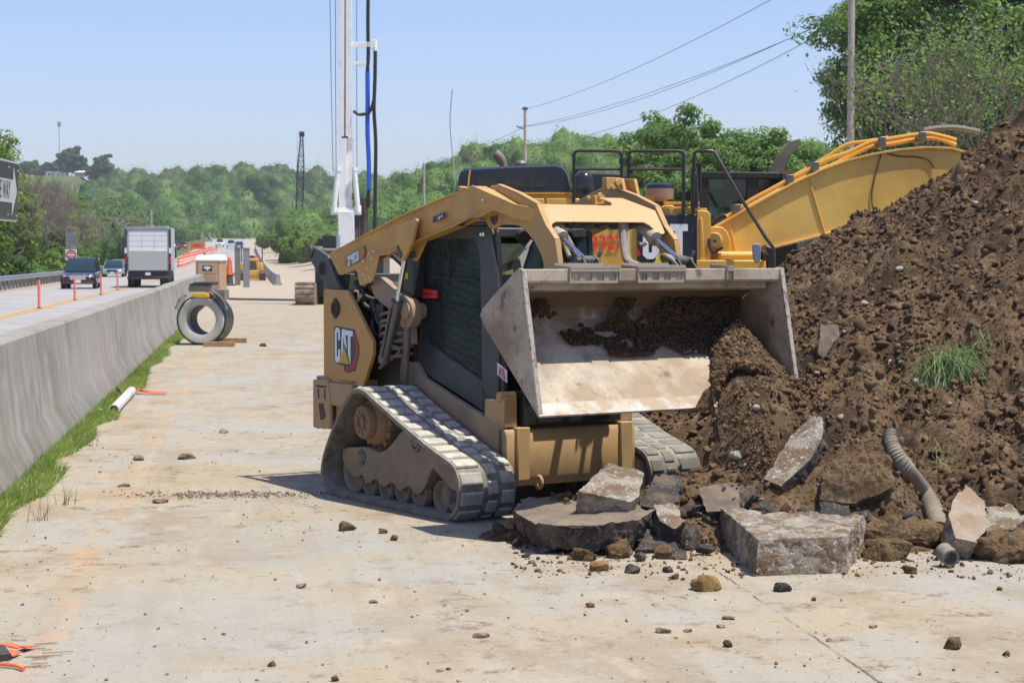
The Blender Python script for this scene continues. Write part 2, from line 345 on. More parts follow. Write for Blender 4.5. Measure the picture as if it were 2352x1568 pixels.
gr = tag(grid(us, vs_, zgr, 'ground', ground_mat()), 'dusty tan work pad of worn concrete', 'ground', kind='structure')
VERGE = PM('verge_grass', (.09, .13, .03), .95, var=[((.16, .15, .07), .25, .4, .65), ((.05, .09, .02), 2, .45, .6)], bump=(3, .6, .1))
tag(grid(np.array([-700, -300, -100, -60, -40, -30, -22, -18, -15, -13.6]), vs_, lambda u, v: zgr(u, v) - (u > -14) * .01, 'grass_verge', VERGE, .012), 'green and dry grass verge beyond the guardrail', 'verge', kind='structure')
ROAD = PM('worn_concrete_road', (.36, .345, .325), .85, var=[((.30, .285, .27), .35, .4, .6), ((.42, .40, .37), 1.7, .5, .7)], bump=(20, .1, .004))
ur = np.linspace(-12.9, -2.15, 8)
tag(grid(ur, vs_, lambda u, v: zroad(v), 'road', ROAD, .010), 'pale worn concrete highway lanes', 'road', kind='structure')
YLINE = PM('yellow_line_paint', (.60, .30, .035), .8, var=((.45, .30, .12), 3, .5, .7))
for k, u0 in enumerate((-7.45, -7.2)):
    tag(grid(np.array([u0, u0 + .13]), vs_[vs_ < 330], lambda u, v: zroad(v), 'lane_marking', YLINE, .018), ('left' if k == 0 else 'right') + ' stripe of the double yellow centre line', 'lane marking', kind='structure')
tag(grid(np.array([-12.75, -12.5]), vs_[vs_ < 330], lambda u, v: zroad(v), 'lane_marking', PM('rusty_edge_line', (.42, .22, .13), .9), .018), 'rusty dirt line along the road edge under the guardrail', 'lane marking', kind='structure')

# ------------------------------------------------------------ hills
def hill(name, R0, foot, prof, drop, x0, x1, mat):
    pp = np.array(prof, float); X = (pp[:, 0] - 1176) / FPX * R0; Zr = CH + (HZ - pp[:, 1]) / FPX * R0 - drop
    def zf(x, y):
        t = sm(foot, R0, y); zr = np.interp(x, X, Zr)
        n = fbm(np.stack([x / 90, y / 90, 0 * x], 1), 3, 5) * 5 * t * (1 - t) * 2
        return -1 + (zr + 1) * t ** 1.1 - np.maximum(y - R0, 0) * .12 + n
    xs = np.linspace(x0, x1, 90); ys = np.concatenate([np.linspace(foot, R0, 40), np.linspace(R0 + 10, R0 * 1.5, 8)])
    U, Vv = np.meshgrid(xs, ys); x, y = U.ravel(), Vv.ravel(); n = len(xs); m = len(ys)
    i = np.arange(n * (m - 1)).reshape(m - 1, n)[:, :-1].ravel()
    tag(npmesh(name, np.stack([x, y, zf(x, y)], 1), np.stack([i, i + 1, i + 1 + n, i + n], 1), mat, smooth=True), ('far' if R0 > 600 else 'nearer') + ' wooded grassy hill behind the highway', 'hill', kind='structure')
    return zf
HG = PM('hill_grass', (.07, .12, .03), 1, var=((.10, .12, .04), .02, .4, .6))
farh = hill('hills', 1050, 560, [(-900, 400), (0, 333), (60, 336), (215, 336), (245, 385), (300, 380), (380, 388), (430, 380), (480, 374), (560, 362), (620, 368), (700, 380), (760, 388), (850, 384), (940, 390), (1000, 380), (1060, 366), (1500, 370), (2600, 370)], 17, -520, 420, HG)
nearh = hill('hills', 450, 250, [(600, 590), (760, 540), (850, 470), (940, 412), (1000, 388), (1060, 360), (1180, 334), (1260, 322), (1340, 322), (1420, 330), (1500, 345), (1700, 345), (2700, 330)], 7.5, -60, 160, HG)

# ------------------------------------------------------------ foliage
LF_DK = leafmat('dark_leaves', (.035, .082, .022), (.095, .17, .045), .4)
LF_MD = leafmat('green_leaves', (.08, .165, .038), (.21, .33, .085), .45)
LF_LT = leafmat('bright_leaves', (.11, .19, .034), (.25, .35, .08), .45)
LF_BL = leafmat('blue_green_leaves', (.03, .085, .04), (.08, .16, .07))
def sphere_dirs(n, zmin=-.5):
    z = rng.uniform(zmin, 1, n); a = rng.uniform(0, 2 * np.pi, n); r = np.sqrt(1 - z * z)
    return np.stack([r * np.cos(a), r * np.sin(a), z], 1)
def quads(P, N, S, asp=1.6):                  # leaf-shaped quads at P facing N
    N = N / (np.linalg.norm(N, axis=1, keepdims=True) + 1e-9)
    A = np.cross(N, rng.normal(size=N.shape)); A /= np.linalg.norm(A, axis=1, keepdims=True) + 1e-9; B = np.cross(N, A)
    S = S[:, None]
    V = np.stack([P - A * S * asp * .5, P - B * S * .5, P + A * S * asp * .5, P + B * S * .5], 1).reshape(-1, 3)
    return V, np.arange(len(V)).reshape(-1, 4)
def forest(name, pts, rad, label, mats, nq, size, kind='stuff', pr=(.42, .32, .14, .12)):
    Vs, Fs, Ms, n = [], [], [], 0; cores, mk = [], []
    for k, (p, r) in enumerate(zip(pts, rad)):
        d = sphere_dirs(nq, -.35); lump = 1 + .27 * vnoise(d * 2.0 + k * 7.7, 3) + .22 * vnoise(d * 4.5 + k * 3.1, 4)
        h = rng.uniform(.95, 1.35); cores.append((p, r, h)); mk.append(int(rng.choice(len(mats), p=pr)))
        P = p + np.array([0, 0, r * h * .75]) + d * lump[:, None] * np.array([r, r, r * h]) * rng.uniform(.84, 1.07, (nq, 1))
        V, F = quads(P, d * 1.5 + rng.normal(size=d.shape) * .34, rng.uniform(.6, 1.2, nq) * size, 1.2)
        Vs.append(V); Fs.append(F + n); n += len(V); Ms.append(np.full(len(F), mk[-1]))
    fo = tag(npmesh(name, np.concatenate(Vs), np.concatenate(Fs), mats, mi=np.concatenate(Ms)), label, 'forest', kind=kind)
    cv, cf, cm = [], [], []; V0, F0 = FICO
    for k, (p, r, h) in enumerate(cores):
        lump = 1 + .27 * vnoise(V0 * 2.0 + k * 7.7, 3) + .22 * vnoise(V0 * 4.5 + k * 3.1, 4)
        cv.append(p + np.array([0, 0, r * h * .75]) + V0 * lump[:, None] * np.array([r, r, r * h]) * (.83 + .07 * vnoise(V0 * 9 + k, 5))[:, None]); cf.append(F0 + k * len(V0)); cm.append(np.full(len(F0), mk[k]))
    tag(npmesh('foliage_mass', np.concatenate(cv), np.concatenate(cf), mats, fo, True, np.concatenate(cm)), kind='stuff')
    return fo
_b = bmesh.new(); bmesh.ops.create_icosphere(_b, subdivisions=3, radius=1); FICO = (np.array([v.co[:] for v in _b.verts]), np.array([[v.index for v in f.verts] for f in _b.faces])); _b.free()
MS = [LF_DK, LF_MD, LF_LT, LF_BL]
P_, r_ = [], []
for i in range(1350):
    y = 565 + 520 * rng.random() ** 1.2; x = rng.uniform(-360, -15)
    px = 1176 + x / y * FPX
    if not -250 < px < 1120: continue
    if px < 235 and y > 880: continue
    if abs(px - 590) < 14 and y < 620: continue
    P_.append((x, y, float(farh(np.array([x]), np.array([y]))[0]))); r_.append(rng.uniform(3.6, 7.4))
FD = leafmat('forest_dark_leaves', (.042, .095, .020), (.085, .16, .034), .3); FM = leafmat('forest_leaves', (.065, .135, .028), (.125, .22, .045), .3); FL = leafmat('forest_light_leaves', (.095, .175, .034), (.165, .27, .055), .3); FB = leafmat('forest_olive_leaves', (.085, .115, .045), (.14, .17, .07), .3)
for i in range(170):
    y = rng.uniform(295, 555); x = uv(-28 - 70 * rng.random() ** 1.6, y).x; px = 1176 + x / y * FPX
    if px < 40: continue
    P_.append((x, y, float(zroad(y)) - 1.5)); r_.append(rng.uniform(3.2, 5.4))
forest('forest', np.array(P_), r_, 'mixed green broadleaf forest covering the far hillside', [FD, FM, FL, FB], 420, .62)
P_, r_ = [], []
for i in range(560):
    y = 255 + 215 * rng.random(); x = rng.uniform(-48, 90); px = 1176 + x / y * FPX
    if px < 620 or px > 2500: continue
    z = float(nearh(np.array([x]), np.array([y]))[0])
    if z < .3 and px < 760: continue
    P_.append((x, y, z)); r_.append(rng.uniform(2.6, 4.8))
forest('forest', np.array(P_), r_, 'lighter green woodland on the nearer slope behind the yellow machines', [FM, FL, FD, FB], 520, .34, pr=(.30, .52, .12, .06))

def branches(base, h, spread, lv=5, r0=None, lean=0, seed=0, up=.6, n0=3):
    rd = random.Random(seed); out = []
    def rec(p, d, ln, r, k):
        q = p + d * ln; e = r * .68; out.append((p, q, r, e))
        if k == 0: return [q]
        tips = []
        for i in range(rd.choice((2, 3)) if k < lv else n0):
            nd = (d + Vector((rd.gauss(0, spread), rd.gauss(0, spread), rd.gauss(up * .3, spread * .6)))).normalized()
            tips += rec(q if i else p.lerp(q, rd.uniform(.75, 1)), nd, ln * rd.uniform(.62, .88), e * (.9 if i == 0 else .7), k - 1)
        return tips
    tips = rec(Vector(base), Vector((lean, 0, 1)).normalized(), h * .30, r0 or h * .018, lv)
    return out, tips
def segmesh(name, segs, mat, parent=None, n=4):
    P0 = np.array([s[0] for s in segs]); P1 = np.array([s[1] for s in segs]); r0 = np.array([s[2] for s in segs])[:, None]; r1 = np.array([s[3] for s in segs])[:, None]
    D = P1 - P0; D /= np.linalg.norm(D, axis=1, keepdims=True); A = np.cross(D, [0.31, .77, .55]); A /= np.linalg.norm(A, axis=1, keepdims=True); B = np.cross(D, A)
    V = []
    for P, r in ((P0, r0), (P1, r1)):
        for j in range(n):
            a = 2 * math.pi * j / n; V.append(P + (A * math.cos(a) + B * math.sin(a)) * r)
    V = np.stack(V, 1); k = len(segs); base = np.arange(k)[:, None] * 2 * n
    F = np.concatenate([base + np.array([[j, (j + 1) % n, n + (j + 1) % n, n + j]]) for j in range(n)])
    return npmesh(name, V.reshape(-1, 3), F, mat, parent, smooth=True)
def tree(name, label, base, h, rx, mat, ncl, nleaf, leaf, rc=.9, seed=0, group=None, cat='tree', low=.25, sq=1., lean=0):
    t = thing(name, label, cat, base, 0, group)
    segs, tips = branches((0, 0, -.3), h * .9, .34, 4, h * .016, lean, seed)
    segmesh('trunk', segs, BARK, t)
    d = sphere_dirs(ncl, -.85); f = rng.uniform(.45, 1, ncl) ** .55
    lump = 1 + .34 * vnoise(d * 1.7 + seed * 5.3, seed) + .18 * vnoise(d * 4.5 + seed * 3.3, seed + 9)
    cz = h * (1 + low) / 2; rz = h * (1 - low) / 2
    cc = np.array([lean * h * .3, 0, cz]) + d * (lump * f)[:, None] * np.array([rx, rx * .85, rz]) * np.where(d[:, 2:] < 0, sq, 1)
    nl = nleaf; c = np.repeat(cc, nl, 0); dd = np.repeat(d, nl, 0)
    od = rng.normal(size=c.shape); od /= np.linalg.norm(od, axis=1, keepdims=True); csz = np.repeat(rng.uniform(.6, 1.25, ncl), nl)[:, None]
    o = od * np.array([rc, rc, rc * .62]) * .78 * csz * rng.uniform(.45, 1.12, (len(c), 1)) ** .6; P = c + o
    N = dd * .35 + od * 1.2 + np.array([0, 0, .3]) + rng.normal(size=c.shape) * .42
    V, F = quads(P, N, rng.uniform(.6, 1.3, len(P)) * leaf)
    npmesh('crown', V, F, mat, t)
    return t
def bare(name, label, base, h, seed, spread=.42, lv=6, group=None, mat=TWIG, leaves=0, lmat=None, r0=None, n0=4):
    t = thing(name, label, 'bare tree', base, 0, group)
    segs, tips = branches((0, 0, -.2), h, spread, lv, r0 or h * .010, 0, seed, .5, n0)
    a = [s for s in segs if s[2] > h * .0022]; b = [(s[0], s[1], max(s[2], .012), max(s[3], .010)) for s in segs if s[2] <= h * .0022]
    segmesh('trunk', a, BARK if mat is TWIG else mat, t)
    if b: segmesh('twigs', b, mat, t, 3)
    if leaves:
        T = np.array([tuple(p) for p in tips]); idx = rng.integers(0, len(T), leaves); P = T[idx] + rng.normal(size=(leaves, 3)) * .35
        V, F = quads(P, rng.normal(size=P.shape) + [0, 0, .6], rng.uniform(.07, .17, leaves)); npmesh('crown', V, F, lmat, t)
    return t
# right-hand trees
tree('maple_tree', 'tall broad green tree rising out of frame behind the wooden pole', (22.5, 98, -.5), 21, 6.8, LF_MD, 760, 190, .155, 1.35, 3, low=.08)
tree('maple_tree', 'big green tree in the top right corner behind the bare branches', (28.5, 101, -.5), 19.5, 6.5, LF_MD, 620, 180, .155, 1.3, 4, low=.08)
tree('round_tree', 'rounded dark green tree above the excavator handrails', (11.2, 118, -.5), 10.6, 4.9, LF_MD, 400, 150, .16, 1.05, 5, low=.05)
tree('round_tree', 'smaller dark green tree left of the tall one, above the black cab', (15.6, 119, -.5), 9.8, 4.6, LF_MD, 360, 150, .16, 1.05, 6, low=.05)
tree('young_tree', 'low bluish green tree under the tall tree, above the yellow boom', (17.6, 92, -.5), 7.0, 2.6, LF_BL, 320, 74, .14, .8, 7, low=.05)
for k, (px, hh, s) in enumerate(((2040, 10.0, 21), (2110, 11.5, 22), (2190, 12.5, 23), (2260, 11, 24), (2330, 13, 25), (2400, 12, 26))):
    Y = 80 + (k % 3) * 2
    bare('bare_tree', ['leafless grey tree just right of the wooden pole', 'forked leafless tree above the yellow boom elbow', 'tallest leafless tree above the dark hose arc', 'twiggy leafless tree left of the mound top', 'wide leafless tree over the top of the soil mound', 'leafless tree at the right edge of the picture'][k], ((px - 1176) / FPX * Y, Y, -.4), hh, s, .36, 5, 'bare trees along the right treeline', leaves=700, lmat=LF_MD)
# left side
tree('maple_tree', 'leafy green tree at the left edge above the one way sign', (-31.4, 112, -1), 11.4, 2.5, LF_LT, 330, 60, .16, .8, 8, low=.05)
tree('young_tree', 'shorter green tree beside the one way sign, below the leafy one', (-33.2, 128, -1), 9.0, 1.5, LF_LT, 260, 60, .16, .7, 9, low=.05)
k = 0
for px, Y, hh in ((-10, 125, 8.6), (45, 135, 8.6), (95, 150, 9.0), (140, 142, 8.6), (180, 165, 8.4), (245, 215, 8.6), (285, 240, 8.6), (212, 185, 7.6)):
    bx_ = min((px - 1176) / FPX * Y, uv(float(np.interp(Y, [94, 140, 200, 290], [-12.9, -13.6, -16.5, -23])) - 3.2, Y).x)
    bare('bare_shrub', ['leafless brown shrub at the very left edge, under the one way sign', 'leafless brown shrub just right of the one way sign', 'dense leafless thicket left of the red and white sign', 'tall leafless thicket behind the red and white sign', 'leafless thicket right of the red and white sign', 'leafless thicket above the silver car', 'farthest leafless thicket left of the box truck', 'low leafless thicket behind the dark car'][k],
         (bx_, Y, -1.2), hh, 40 + k, .5, 6, 'leafless thickets beyond the guardrail', r0=.06, n0=9); k += 1
gsp = [(20, 118, 3.0, 1.9, LF_DK), (75, 128, 2.6, 1.8, LF_MD), (140, 133, 2.2, 1.7, LF_DK), (215, 170, 7.4, 1.9, LF_LT), (245, 176, 4.5, 2.2, LF_MD), (195, 150, 3.2, 1.8, LF_LT), (275, 205, 3.2, 2.2, LF_DK), (180, 210, 9.5, 2.4, LF_LT), (60, 175, 4.6, 2.0, LF_LT), (120, 190, 5.0, 2.0, LF_MD), (305, 250, 4.5, 2.6, LF_MD), (110, 240, 12.0, 3.0, LF_MD), (20, 150, 5.4, 1.8, LF_LT)]
glb = ['dark green bush at the foot of the thicket, left edge', 'green bush behind the guardrail under the one way sign', 'dark bush left of the dark car, behind the rail', 'slim yellow-green tree right of the red and white sign', 'green bush above the silver car roof', 'bright bush between the sign and the guardrail', 'dark low bush left of the box truck', 'tall yellow-green tree behind the leafless thicket', 'low yellow-green bush deep in the left thicket', 'low green bush deep in the middle thicket', 'green bush close against the box truck', 'broad green treetop below the hilltop house', 'light green bush below the one way sign']
for k, (px, Y, hh, rx, mt_) in enumerate(gsp):
    bx_ = min((px - 1176) / FPX * Y, uv(float(np.interp(Y, [94, 140, 200, 290], [-12.9, -13.6, -16.5, -23])) - rx - .9, Y).x)
    tree('leafy_bush', glb[k], (bx_, Y, -1.2), hh, rx, mt_, 150, 60, .17, .75, 60 + k, 'green bushes and trees beyond the guardrail', 'bush', low=0.0)
# lime green bushes right of the far haul road
blb = ['bright lime bush left of the lattice crane', 'lime green bush behind the lattice boom', 'bright bush right of the lattice boom', 'lime bush between the crane and the white mast', 'green bush at the foot of the white mast', 'pale green bush far up the haul road', 'low bright bush beside the haul road barrier', 'green bush right of the white mast']
for k, (px, Y, hh, rx) in enumerate(((655, 330, 6.5, 3.6), (690, 300, 6.0, 3.2), (722, 280, 5.6, 3.0), (752, 250, 6.0, 2.8), (785, 235, 5.4, 2.8), (628, 400, 6, 3.2), (612, 430, 4.6, 2.6), (870, 230, 6.5, 3.5))):
    tree('leafy_bush', blb[k], ((px - 1176) / FPX * Y, Y, float(zgr(8, Y)) + .9 - .1 * k), hh * .62, rx * .85, LF_LT, 160, 50, .24, .85, 90 + k, 'bright bushes beside the haul road', 'bush', low=0.0)
# hilltop
for k, (px, w_, top, lb) in enumerate(((168, 30, 345, 'largest dark tree on the hilltop beside the white house'), (125, 22, 375, 'pale hilltop tree behind the white house'), (198, 14, 385, 'small dark hilltop tree right of the largest one'), (236, 26, 357, 'round hilltop tree where the wood begins'), (70, 20, 372, 'hilltop tree left of the white house'), (95, 14, 385, 'low hilltop tree beside the house'))):
    Y = 1045; X = (px - 1176) / FPX * Y; z = float(farh(np.array([X]), np.array([Y]))[0]); hh = CH + (HZ - top) / FPX * Y - z
    tree('hilltop_tree', lb, (X, Y, z), hh, w_ / FPX * Y, LF_DK if k != 1 else LF_BL, 170, 70, .9, 2.0, 110 + k, 'trees standing alone on the hilltop', low=.12)
# ------------------------------------------------------------ the machine's own axes (x forward, y to its left, z up)
LA = R(-57.5); LO = Vector((-.01, 13.81, 0)); LM = Matrix.Translation(LO) @ Matrix.Rotation(LA, 4, 'Z')
LFw = LM.to_3x3() @ Vector((1, 0, 0)); LLf = LM.to_3x3() @ Vector((0, 1, 0))
# ------------------------------------------------------------ soil mound
def pile_h(x, y):
    q = np.stack([x, y, 0 * x], 1)
    n1 = fbm(q / 1.3, 3, 21); n2 = fbm(q / .42, 4, 22)
    H = 4.4 + .08 * n1 - .21 * sm(-4.9, -3.4, -x); ex = np.maximum(6.5 - x, 0)
    z = H - np.sqrt((.65 * ex) ** 2 + np.where(y < 17, .63 * (17 - y), .62 * (y - 17)) ** 2)
    z = z + n1 * .19 + n2 * .10
    sx = np.clip((x - 1.45) / .75, 0, 1); z = np.maximum(z, (.46 + .66 * sx ** 1.4) * np.exp(-(np.maximum(np.abs(x - 1.93) - .42, 0) / .18) ** 2 - ((y - (11.98 + .30 * sx)) / .52) ** 2) + n2 * .07 - .04)
    lx3 = (x - LO.x) * LFw.x + (y - LO.y) * LFw.y; ly3 = (x - LO.x) * LLf.x + (y - LO.y) * LLf.y + .10 * n2
    s3 = np.where(lx3 > 2.0, .96 - 1.15 * (lx3 - 2.0), .74 - 1.6 * (2.0 - lx3)) - 1.9 * np.maximum(.44 - ly3, 0) + .10 * n2 - .05 * np.maximum(ly3 - 1, 0)
    z = np.where(ly3 < 1.6, np.maximum(z, s3), z)
    z = np.maximum(z, .46 * np.exp(-((x - 1.35) / .75) ** 2 - ((y - 12.15) / .5) ** 2) + n2 * .08 - .05)
    z = np.maximum(z, .30 * np.exp(-((x - .75) / .75) ** 2 - ((y - 11.95) / .42) ** 2) + n2 * .08 - .06)
    lx = (x - LO.x) * LFw.x + (y - LO.y) * LFw.y; ly = (x - LO.x) * LLf.x + (y - LO.y) * LLf.y
    d = np.hypot(np.maximum(np.abs(lx) - 1.12, 0), np.maximum(np.abs(ly) - 1.06, 0))
    z = np.minimum(z, np.maximum(d - .03, -.06) * 1.45 + .10 * n2 * (d > .1) - .02)
    return z
def pile_full(x, y):
    z = pile_h(x, y); k = np.clip(z / .15, 0, 1)
    q = np.stack([x, y, z], 1)
    L = .11 * (worley(q / .34, 31) - .45) + .07 * (worley(q / .14 + fbm(q / .2, 2, 5)[:, None] * .5, 32) - .4) + .026 * (worley(q / .062, 33) - .4)
    m_ = .35 + .65 * sm(-.15, .25, fbm(q / .9, 3, 41))
    return z + L * k * m_ + .012 * fbm(q / .03, 2, 34) * k
xs = np.concatenate([np.linspace(-1.3, 5.6, 470), np.linspace(5.65, 11, 60)]); ys = np.concatenate([np.linspace(10.2, 14.6, 270), np.linspace(14.65, 18.2, 130), np.linspace(18.3, 24, 40)])
U_, V_ = np.meshgrid(xs, ys); x_, y_ = U_.ravel(), V_.ravel(); z_ = pile_full(x_, y_)
nx = len(xs); ii = np.arange(nx * (len(ys) - 1)).reshape(-1, nx)[:, :-1].ravel(); FF = np.stack([ii, ii + 1, ii + 1 + nx, ii + nx], 1)
FF = FF[z_[FF].max(1) > .004]
used, inv = np.unique(FF, return_inverse=True); FF = inv.reshape(FF.shape)
mound = tag(npmesh('soil_mound', np.stack([x_, y_, np.maximum(z_, -.03)], 1)[used], FF, SOIL, smooth=True), 'huge mound of moist brown excavated soil filling the right side', 'soil mound')
def ico(sub=1):
    b = bmesh.new(); bmesh.ops.create_icosphere(b, subdivisions=sub, radius=1); V = np.array([v.co[:] for v in b.verts]); F = np.array([[v.index for v in f.verts] for f in b.faces]); b.free(); return V, F
ICO1, ICO2, ICO3, ICO4 = ico(1), ico(2), ico(3), ico(4)
ICO1 = ICO2
def clods(name, P, S, mat, parent=None, rough=.45):
    V0, F0 = ICO1 if len(P) > 2500 else ICO2; k = len(P); base = np.arange(k)
    D = np.repeat(V0[None], k, 0) ; seedv = rng.uniform(0, 900, (k, 1, 3))
    Q = (D * 1.15 + seedv).reshape(-1, 3); n = fbm(Q, 2, 51).reshape(k, -1, 1); D = D * (1 + rough * 1.4 * n)
    for _ in range(7):
        pn = rng.normal(size=(k, 1, 3)); pn /= np.linalg.norm(pn, axis=2, keepdims=True); ex = np.maximum((D * pn).sum(2, keepdims=True) - rng.uniform(.35, .85, (k, 1, 1)), 0); D = D - ex * pn
    sc = rng.uniform(.6, 1.25, (k, 1, 3)); a = rng.uniform(0, 6.28, k); c, s = np.cos(a), np.sin(a)
    D = D * sc; x = D[..., 0] * c[:, None] - D[..., 1] * s[:, None]; y = D[..., 0] * s[:, None] + D[..., 1] * c[:, None]
    D = np.stack([x, y, D[..., 2]], 2) * np.asarray(S)[:, None, None] + np.asarray(P)[:, None, :]
    return npmesh(name, D.reshape(-1, 3), (F0[None] + (base * len(V0))[:, None, None]).reshape(-1, 3), mat, parent)
kx, ky = rng.uniform(-.3, 5.4, 46000), 10.6 + 7 * rng.random(46000) ** 1.5
kz = pile_full(kx, ky); dn = fbm(np.stack([kx, ky, kz], 1) / .7, 3, 61); ok = (kz > .02) & (dn > rng.uniform(-.55, .35, len(kx)))
kx, ky, kz = kx[ok], ky[ok], kz[ok]; S = .009 + .030 * rng.random(len(kx)) ** 4 + .035 * (rng.random(len(kx)) > .990)
tag(clods('soil_clods', np.stack([kx, ky, kz + S * .35], 1), S, CLOD, mound), kind='stuff')
# pale stones embedded in the mound
PALE = PM('pale_stone', (.37, .33, .28), .9, var=((.30, .25, .2), 20, .45, .6), bump=(60, .4, .004))
pos = [(2045, 838, .035), (2070, 835, .03), (2102, 880, .035), (1930, 960, .022), (1738, 940, .03), (1690, 1047, .045), (1705, 1070, .025), (1875, 860, .02), (2180, 930, .02), (2240, 470, .03), (2065, 620, .03), (1940, 765, .02), (1985, 700, .03), (1775, 855, .022)]
def on_mound(px, py):                          # where the sight line through a place of the photo meets the mound
    r = ray(px, py); t = np.linspace(9.5, 22, 900) / r.y; X, Y, Z = r.x * t, r.y * t, CH + r.z * t
    d = Z - np.maximum(pile_full(X, Y), 0); k = int(np.argmax(d < 0)); return Vector((X[k], Y[k], Z[k]))
def rock(name, label, cat, p, s, mat, seed=0, sub=ICO3, rough=.35, sc=(1, 1, 1), group=None, rot=(0, 0, 0), kind=None):
    V, F = ICO4 if sub is ICO3 else sub
    q = V + seed * 13.7; n = fbm(q * .9, 5, seed % 50, .6); w = worley(q * 1.7, seed % 40 + 3); w2 = worley(q * 4.3, seed % 40 + 5)
    D = V * (1 + rough * n + .42 * rough * (w - .5) + .26 * rough * (w2 - .5) + .12 * rough * fbm(q * 9, 2, 7))[:, None]
    prg = np.random.default_rng(seed + 1)
    for _ in range(9):
        pn = prg.normal(size=3); pn /= np.linalg.norm(pn); D = D - np.maximum(D @ pn - prg.uniform(.45, .9), 0)[:, None] * pn * .85
    D = D * (1 + .05 * fbm(q * 6, 3, 9))[:, None] * np.array(sc) * s * 1.12
    o = npmesh(name, D, F, mat, smooth=True); o.location = p; o.rotation_euler = rot
    return tag(o, label, cat, group, kind)
for k, (px, py, s) in enumerate(pos):
    p = on_mound(px, py)
    rock('pale_stone', 'pale stone in the soil mound, ' + ['just right of the tall asphalt shard', 'close beside the shard, right one of the pair', 'between the tall shard and the grass clump', 'above the pebbly slab and right of the bucket', 'in the soil directly below the bucket lip', 'left of the pebbly concrete slab, bigger of two', 'left of the pebbly concrete slab, smaller of two', 'under the lower right corner of the bucket', 'between the grass clump and the corrugated pipe', 'highest of all, near the excavator boom', 'halfway up, below the middle of the boom', 'right of the bucket side, under the upper stones', 'right of the top right bucket corner', 'in the load just below the bucket right half'][k], 'stone', p + Vector((0, -.01, .01)), s, PALE, 300 + k, ICO2, .3, (1, 1, .75), 'pale stones in the soil mound')

# ------------------------------------------------------------ rubble
def chunk(name, label, cat, top, th, mats, rough=.03, seed=1, inset=0., cuts=7, trough=.008, kind=None, M=None):
    """irregular slab: top outline (3D points), thickness th, broken sides"""
    T = [Vector(p) for p in top]; c = sum(T, Vector()) / len(T)
    nrm = Vector()
    for i in range(len(T)): nrm += (T[i] - c).cross(T[(i + 1) % len(T)] - c)
    nrm.normalize(); nrm = nrm if nrm.z > 0 else -nrm
    B = [p - nrm * th + (c - p) * inset for p in T]
    b = bmesh.new(); tv = [b.verts.new(p - c) for p in T]; bv = [b.verts.new(p - c) for p in B]; n = len(T)
    f = b.faces.new(tv); f.material_index = 0; b.faces.new(bv[::-1]).material_index = 1
    for i in range(n): b.faces.new((tv[i], tv[(i + 1) % n], bv[(i + 1) % n], bv[i])).material_index = 1
    bmesh.ops.recalc_face_normals(b, faces=b.faces)
    bmesh.ops.triangulate(b, faces=b.faces)
    mx = .022
    for _ in range(cuts):
        es = [e for e in b.edges if e.calc_length() > mx]
        if not es: break
        bmesh.ops.subdivide_edges(b, edges=es, cuts=1); bmesh.ops.triangulate(b, faces=b.faces)
    b.normal_update(); V = np.array([v.co[:] for v in b.verts]); N = np.array([v.normal[:] for v in b.verts])
    top_ = np.abs(N @ np.array(nrm)) > .9
    q = V + seed * 9.1; d = (rough * fbm(q / .13, 4, seed) + rough * .8 * fbm(q / .045, 3, seed + 5) + .006 * fbm(q / .016, 2, seed + 6)) * np.where(top_, 0, 1) + trough * fbm(q / .06, 3, seed + 8) * np.where(top_, 1, .3)
    V = V + N * d[:, None]
    for v, co in zip(b.verts, V): v.co = co
    me = bpy.data.meshes.new(name); b.to_mesh(me); b.free()
    for m in mats: me.materials.append(m)
    o = bpy.data.objects.new(name, me); C.objects.link(o); o.location = c
    me.polygons.foreach_set('use_smooth', [True] * len(me.polygons)); me.set_sharp_from_angle(angle=R(38))
    return tag(o, label, cat, None, kind)
def g3(*a): return [G(p[0], p[1], p[2]) for p in a]
chunk('asphalt_slab', 'large flat broken asphalt slab with crumbly black edge in front of the right track', 'rubble',
      g3((1176, 1166, .20), (1205, 1150, .22), (1281, 1133, .24), (1360, 1147, .24), (1440, 1160, .24), (1498, 1174, .22), (1462, 1196, .2), (1372, 1206, .19), (1300, 1206, .18), (1230, 1203, .18), (1195, 1184, .18)), .15, [ASPHTOP, ASPH], .045, 3, .10)
def wedge2(name, label, pts, depth, mats, seed, rough=.02, cat='rubble', trough=.01, off=.09):
    P = [on_mound(p[0], p[1]) for p in pts]; c = sum(P, Vector()) / len(P); P = [q.lerp(c + (q - c), 1) - Vector((0, off, -.02)) for q in P]
    return chunk(name, label, cat, P, depth, mats, rough, seed, .05, trough=trough)
def wedge3(name, label, pts, depth, mats, seed, rough=.02, cat='rubble', trough=.01):
    y0 = on_mound(pts[4][0], pts[4][1] - 25).y - .05; return chunk(name, label, cat, [at(p[0], p[1], y0 + (pts[4][1] - p[1]) * .0012) for p in pts], depth, mats, rough, seed, .05, trough=trough)
def wedge(name, label, pts, depth, mats, seed, rough=.02, th=None, Y=None, cat='rubble', trough=.01):
    """a tilted piece whose visible face is given by (px, py, Y) points"""
    return chunk(name, label, cat, [at(*p) for p in pts], depth, mats, rough, seed, .05, trough=trough)
wedge('concrete_block', 'pale grey grooved concrete block leaning behind the asphalt slab', [(1355, 1100, 11.65), (1398, 1062, 11.85), (1478, 1086, 11.85), (1466, 1140, 11.5), (1450, 1152, 11.42), (1330, 1128, 11.45)], .16, [RUBC, RUBC], 5, .012)
wedge('asphalt_chunk', 'dark rough chunk propped between the pale block and the falling soil', [(1462, 1160, 11.65), (1500, 1105, 11.9), (1525, 1090, 12.0), (1560, 1100, 11.95), (1562, 1150, 11.75), (1510, 1168, 11.6)], .16, [ASPH, ASPH], 6, .035)
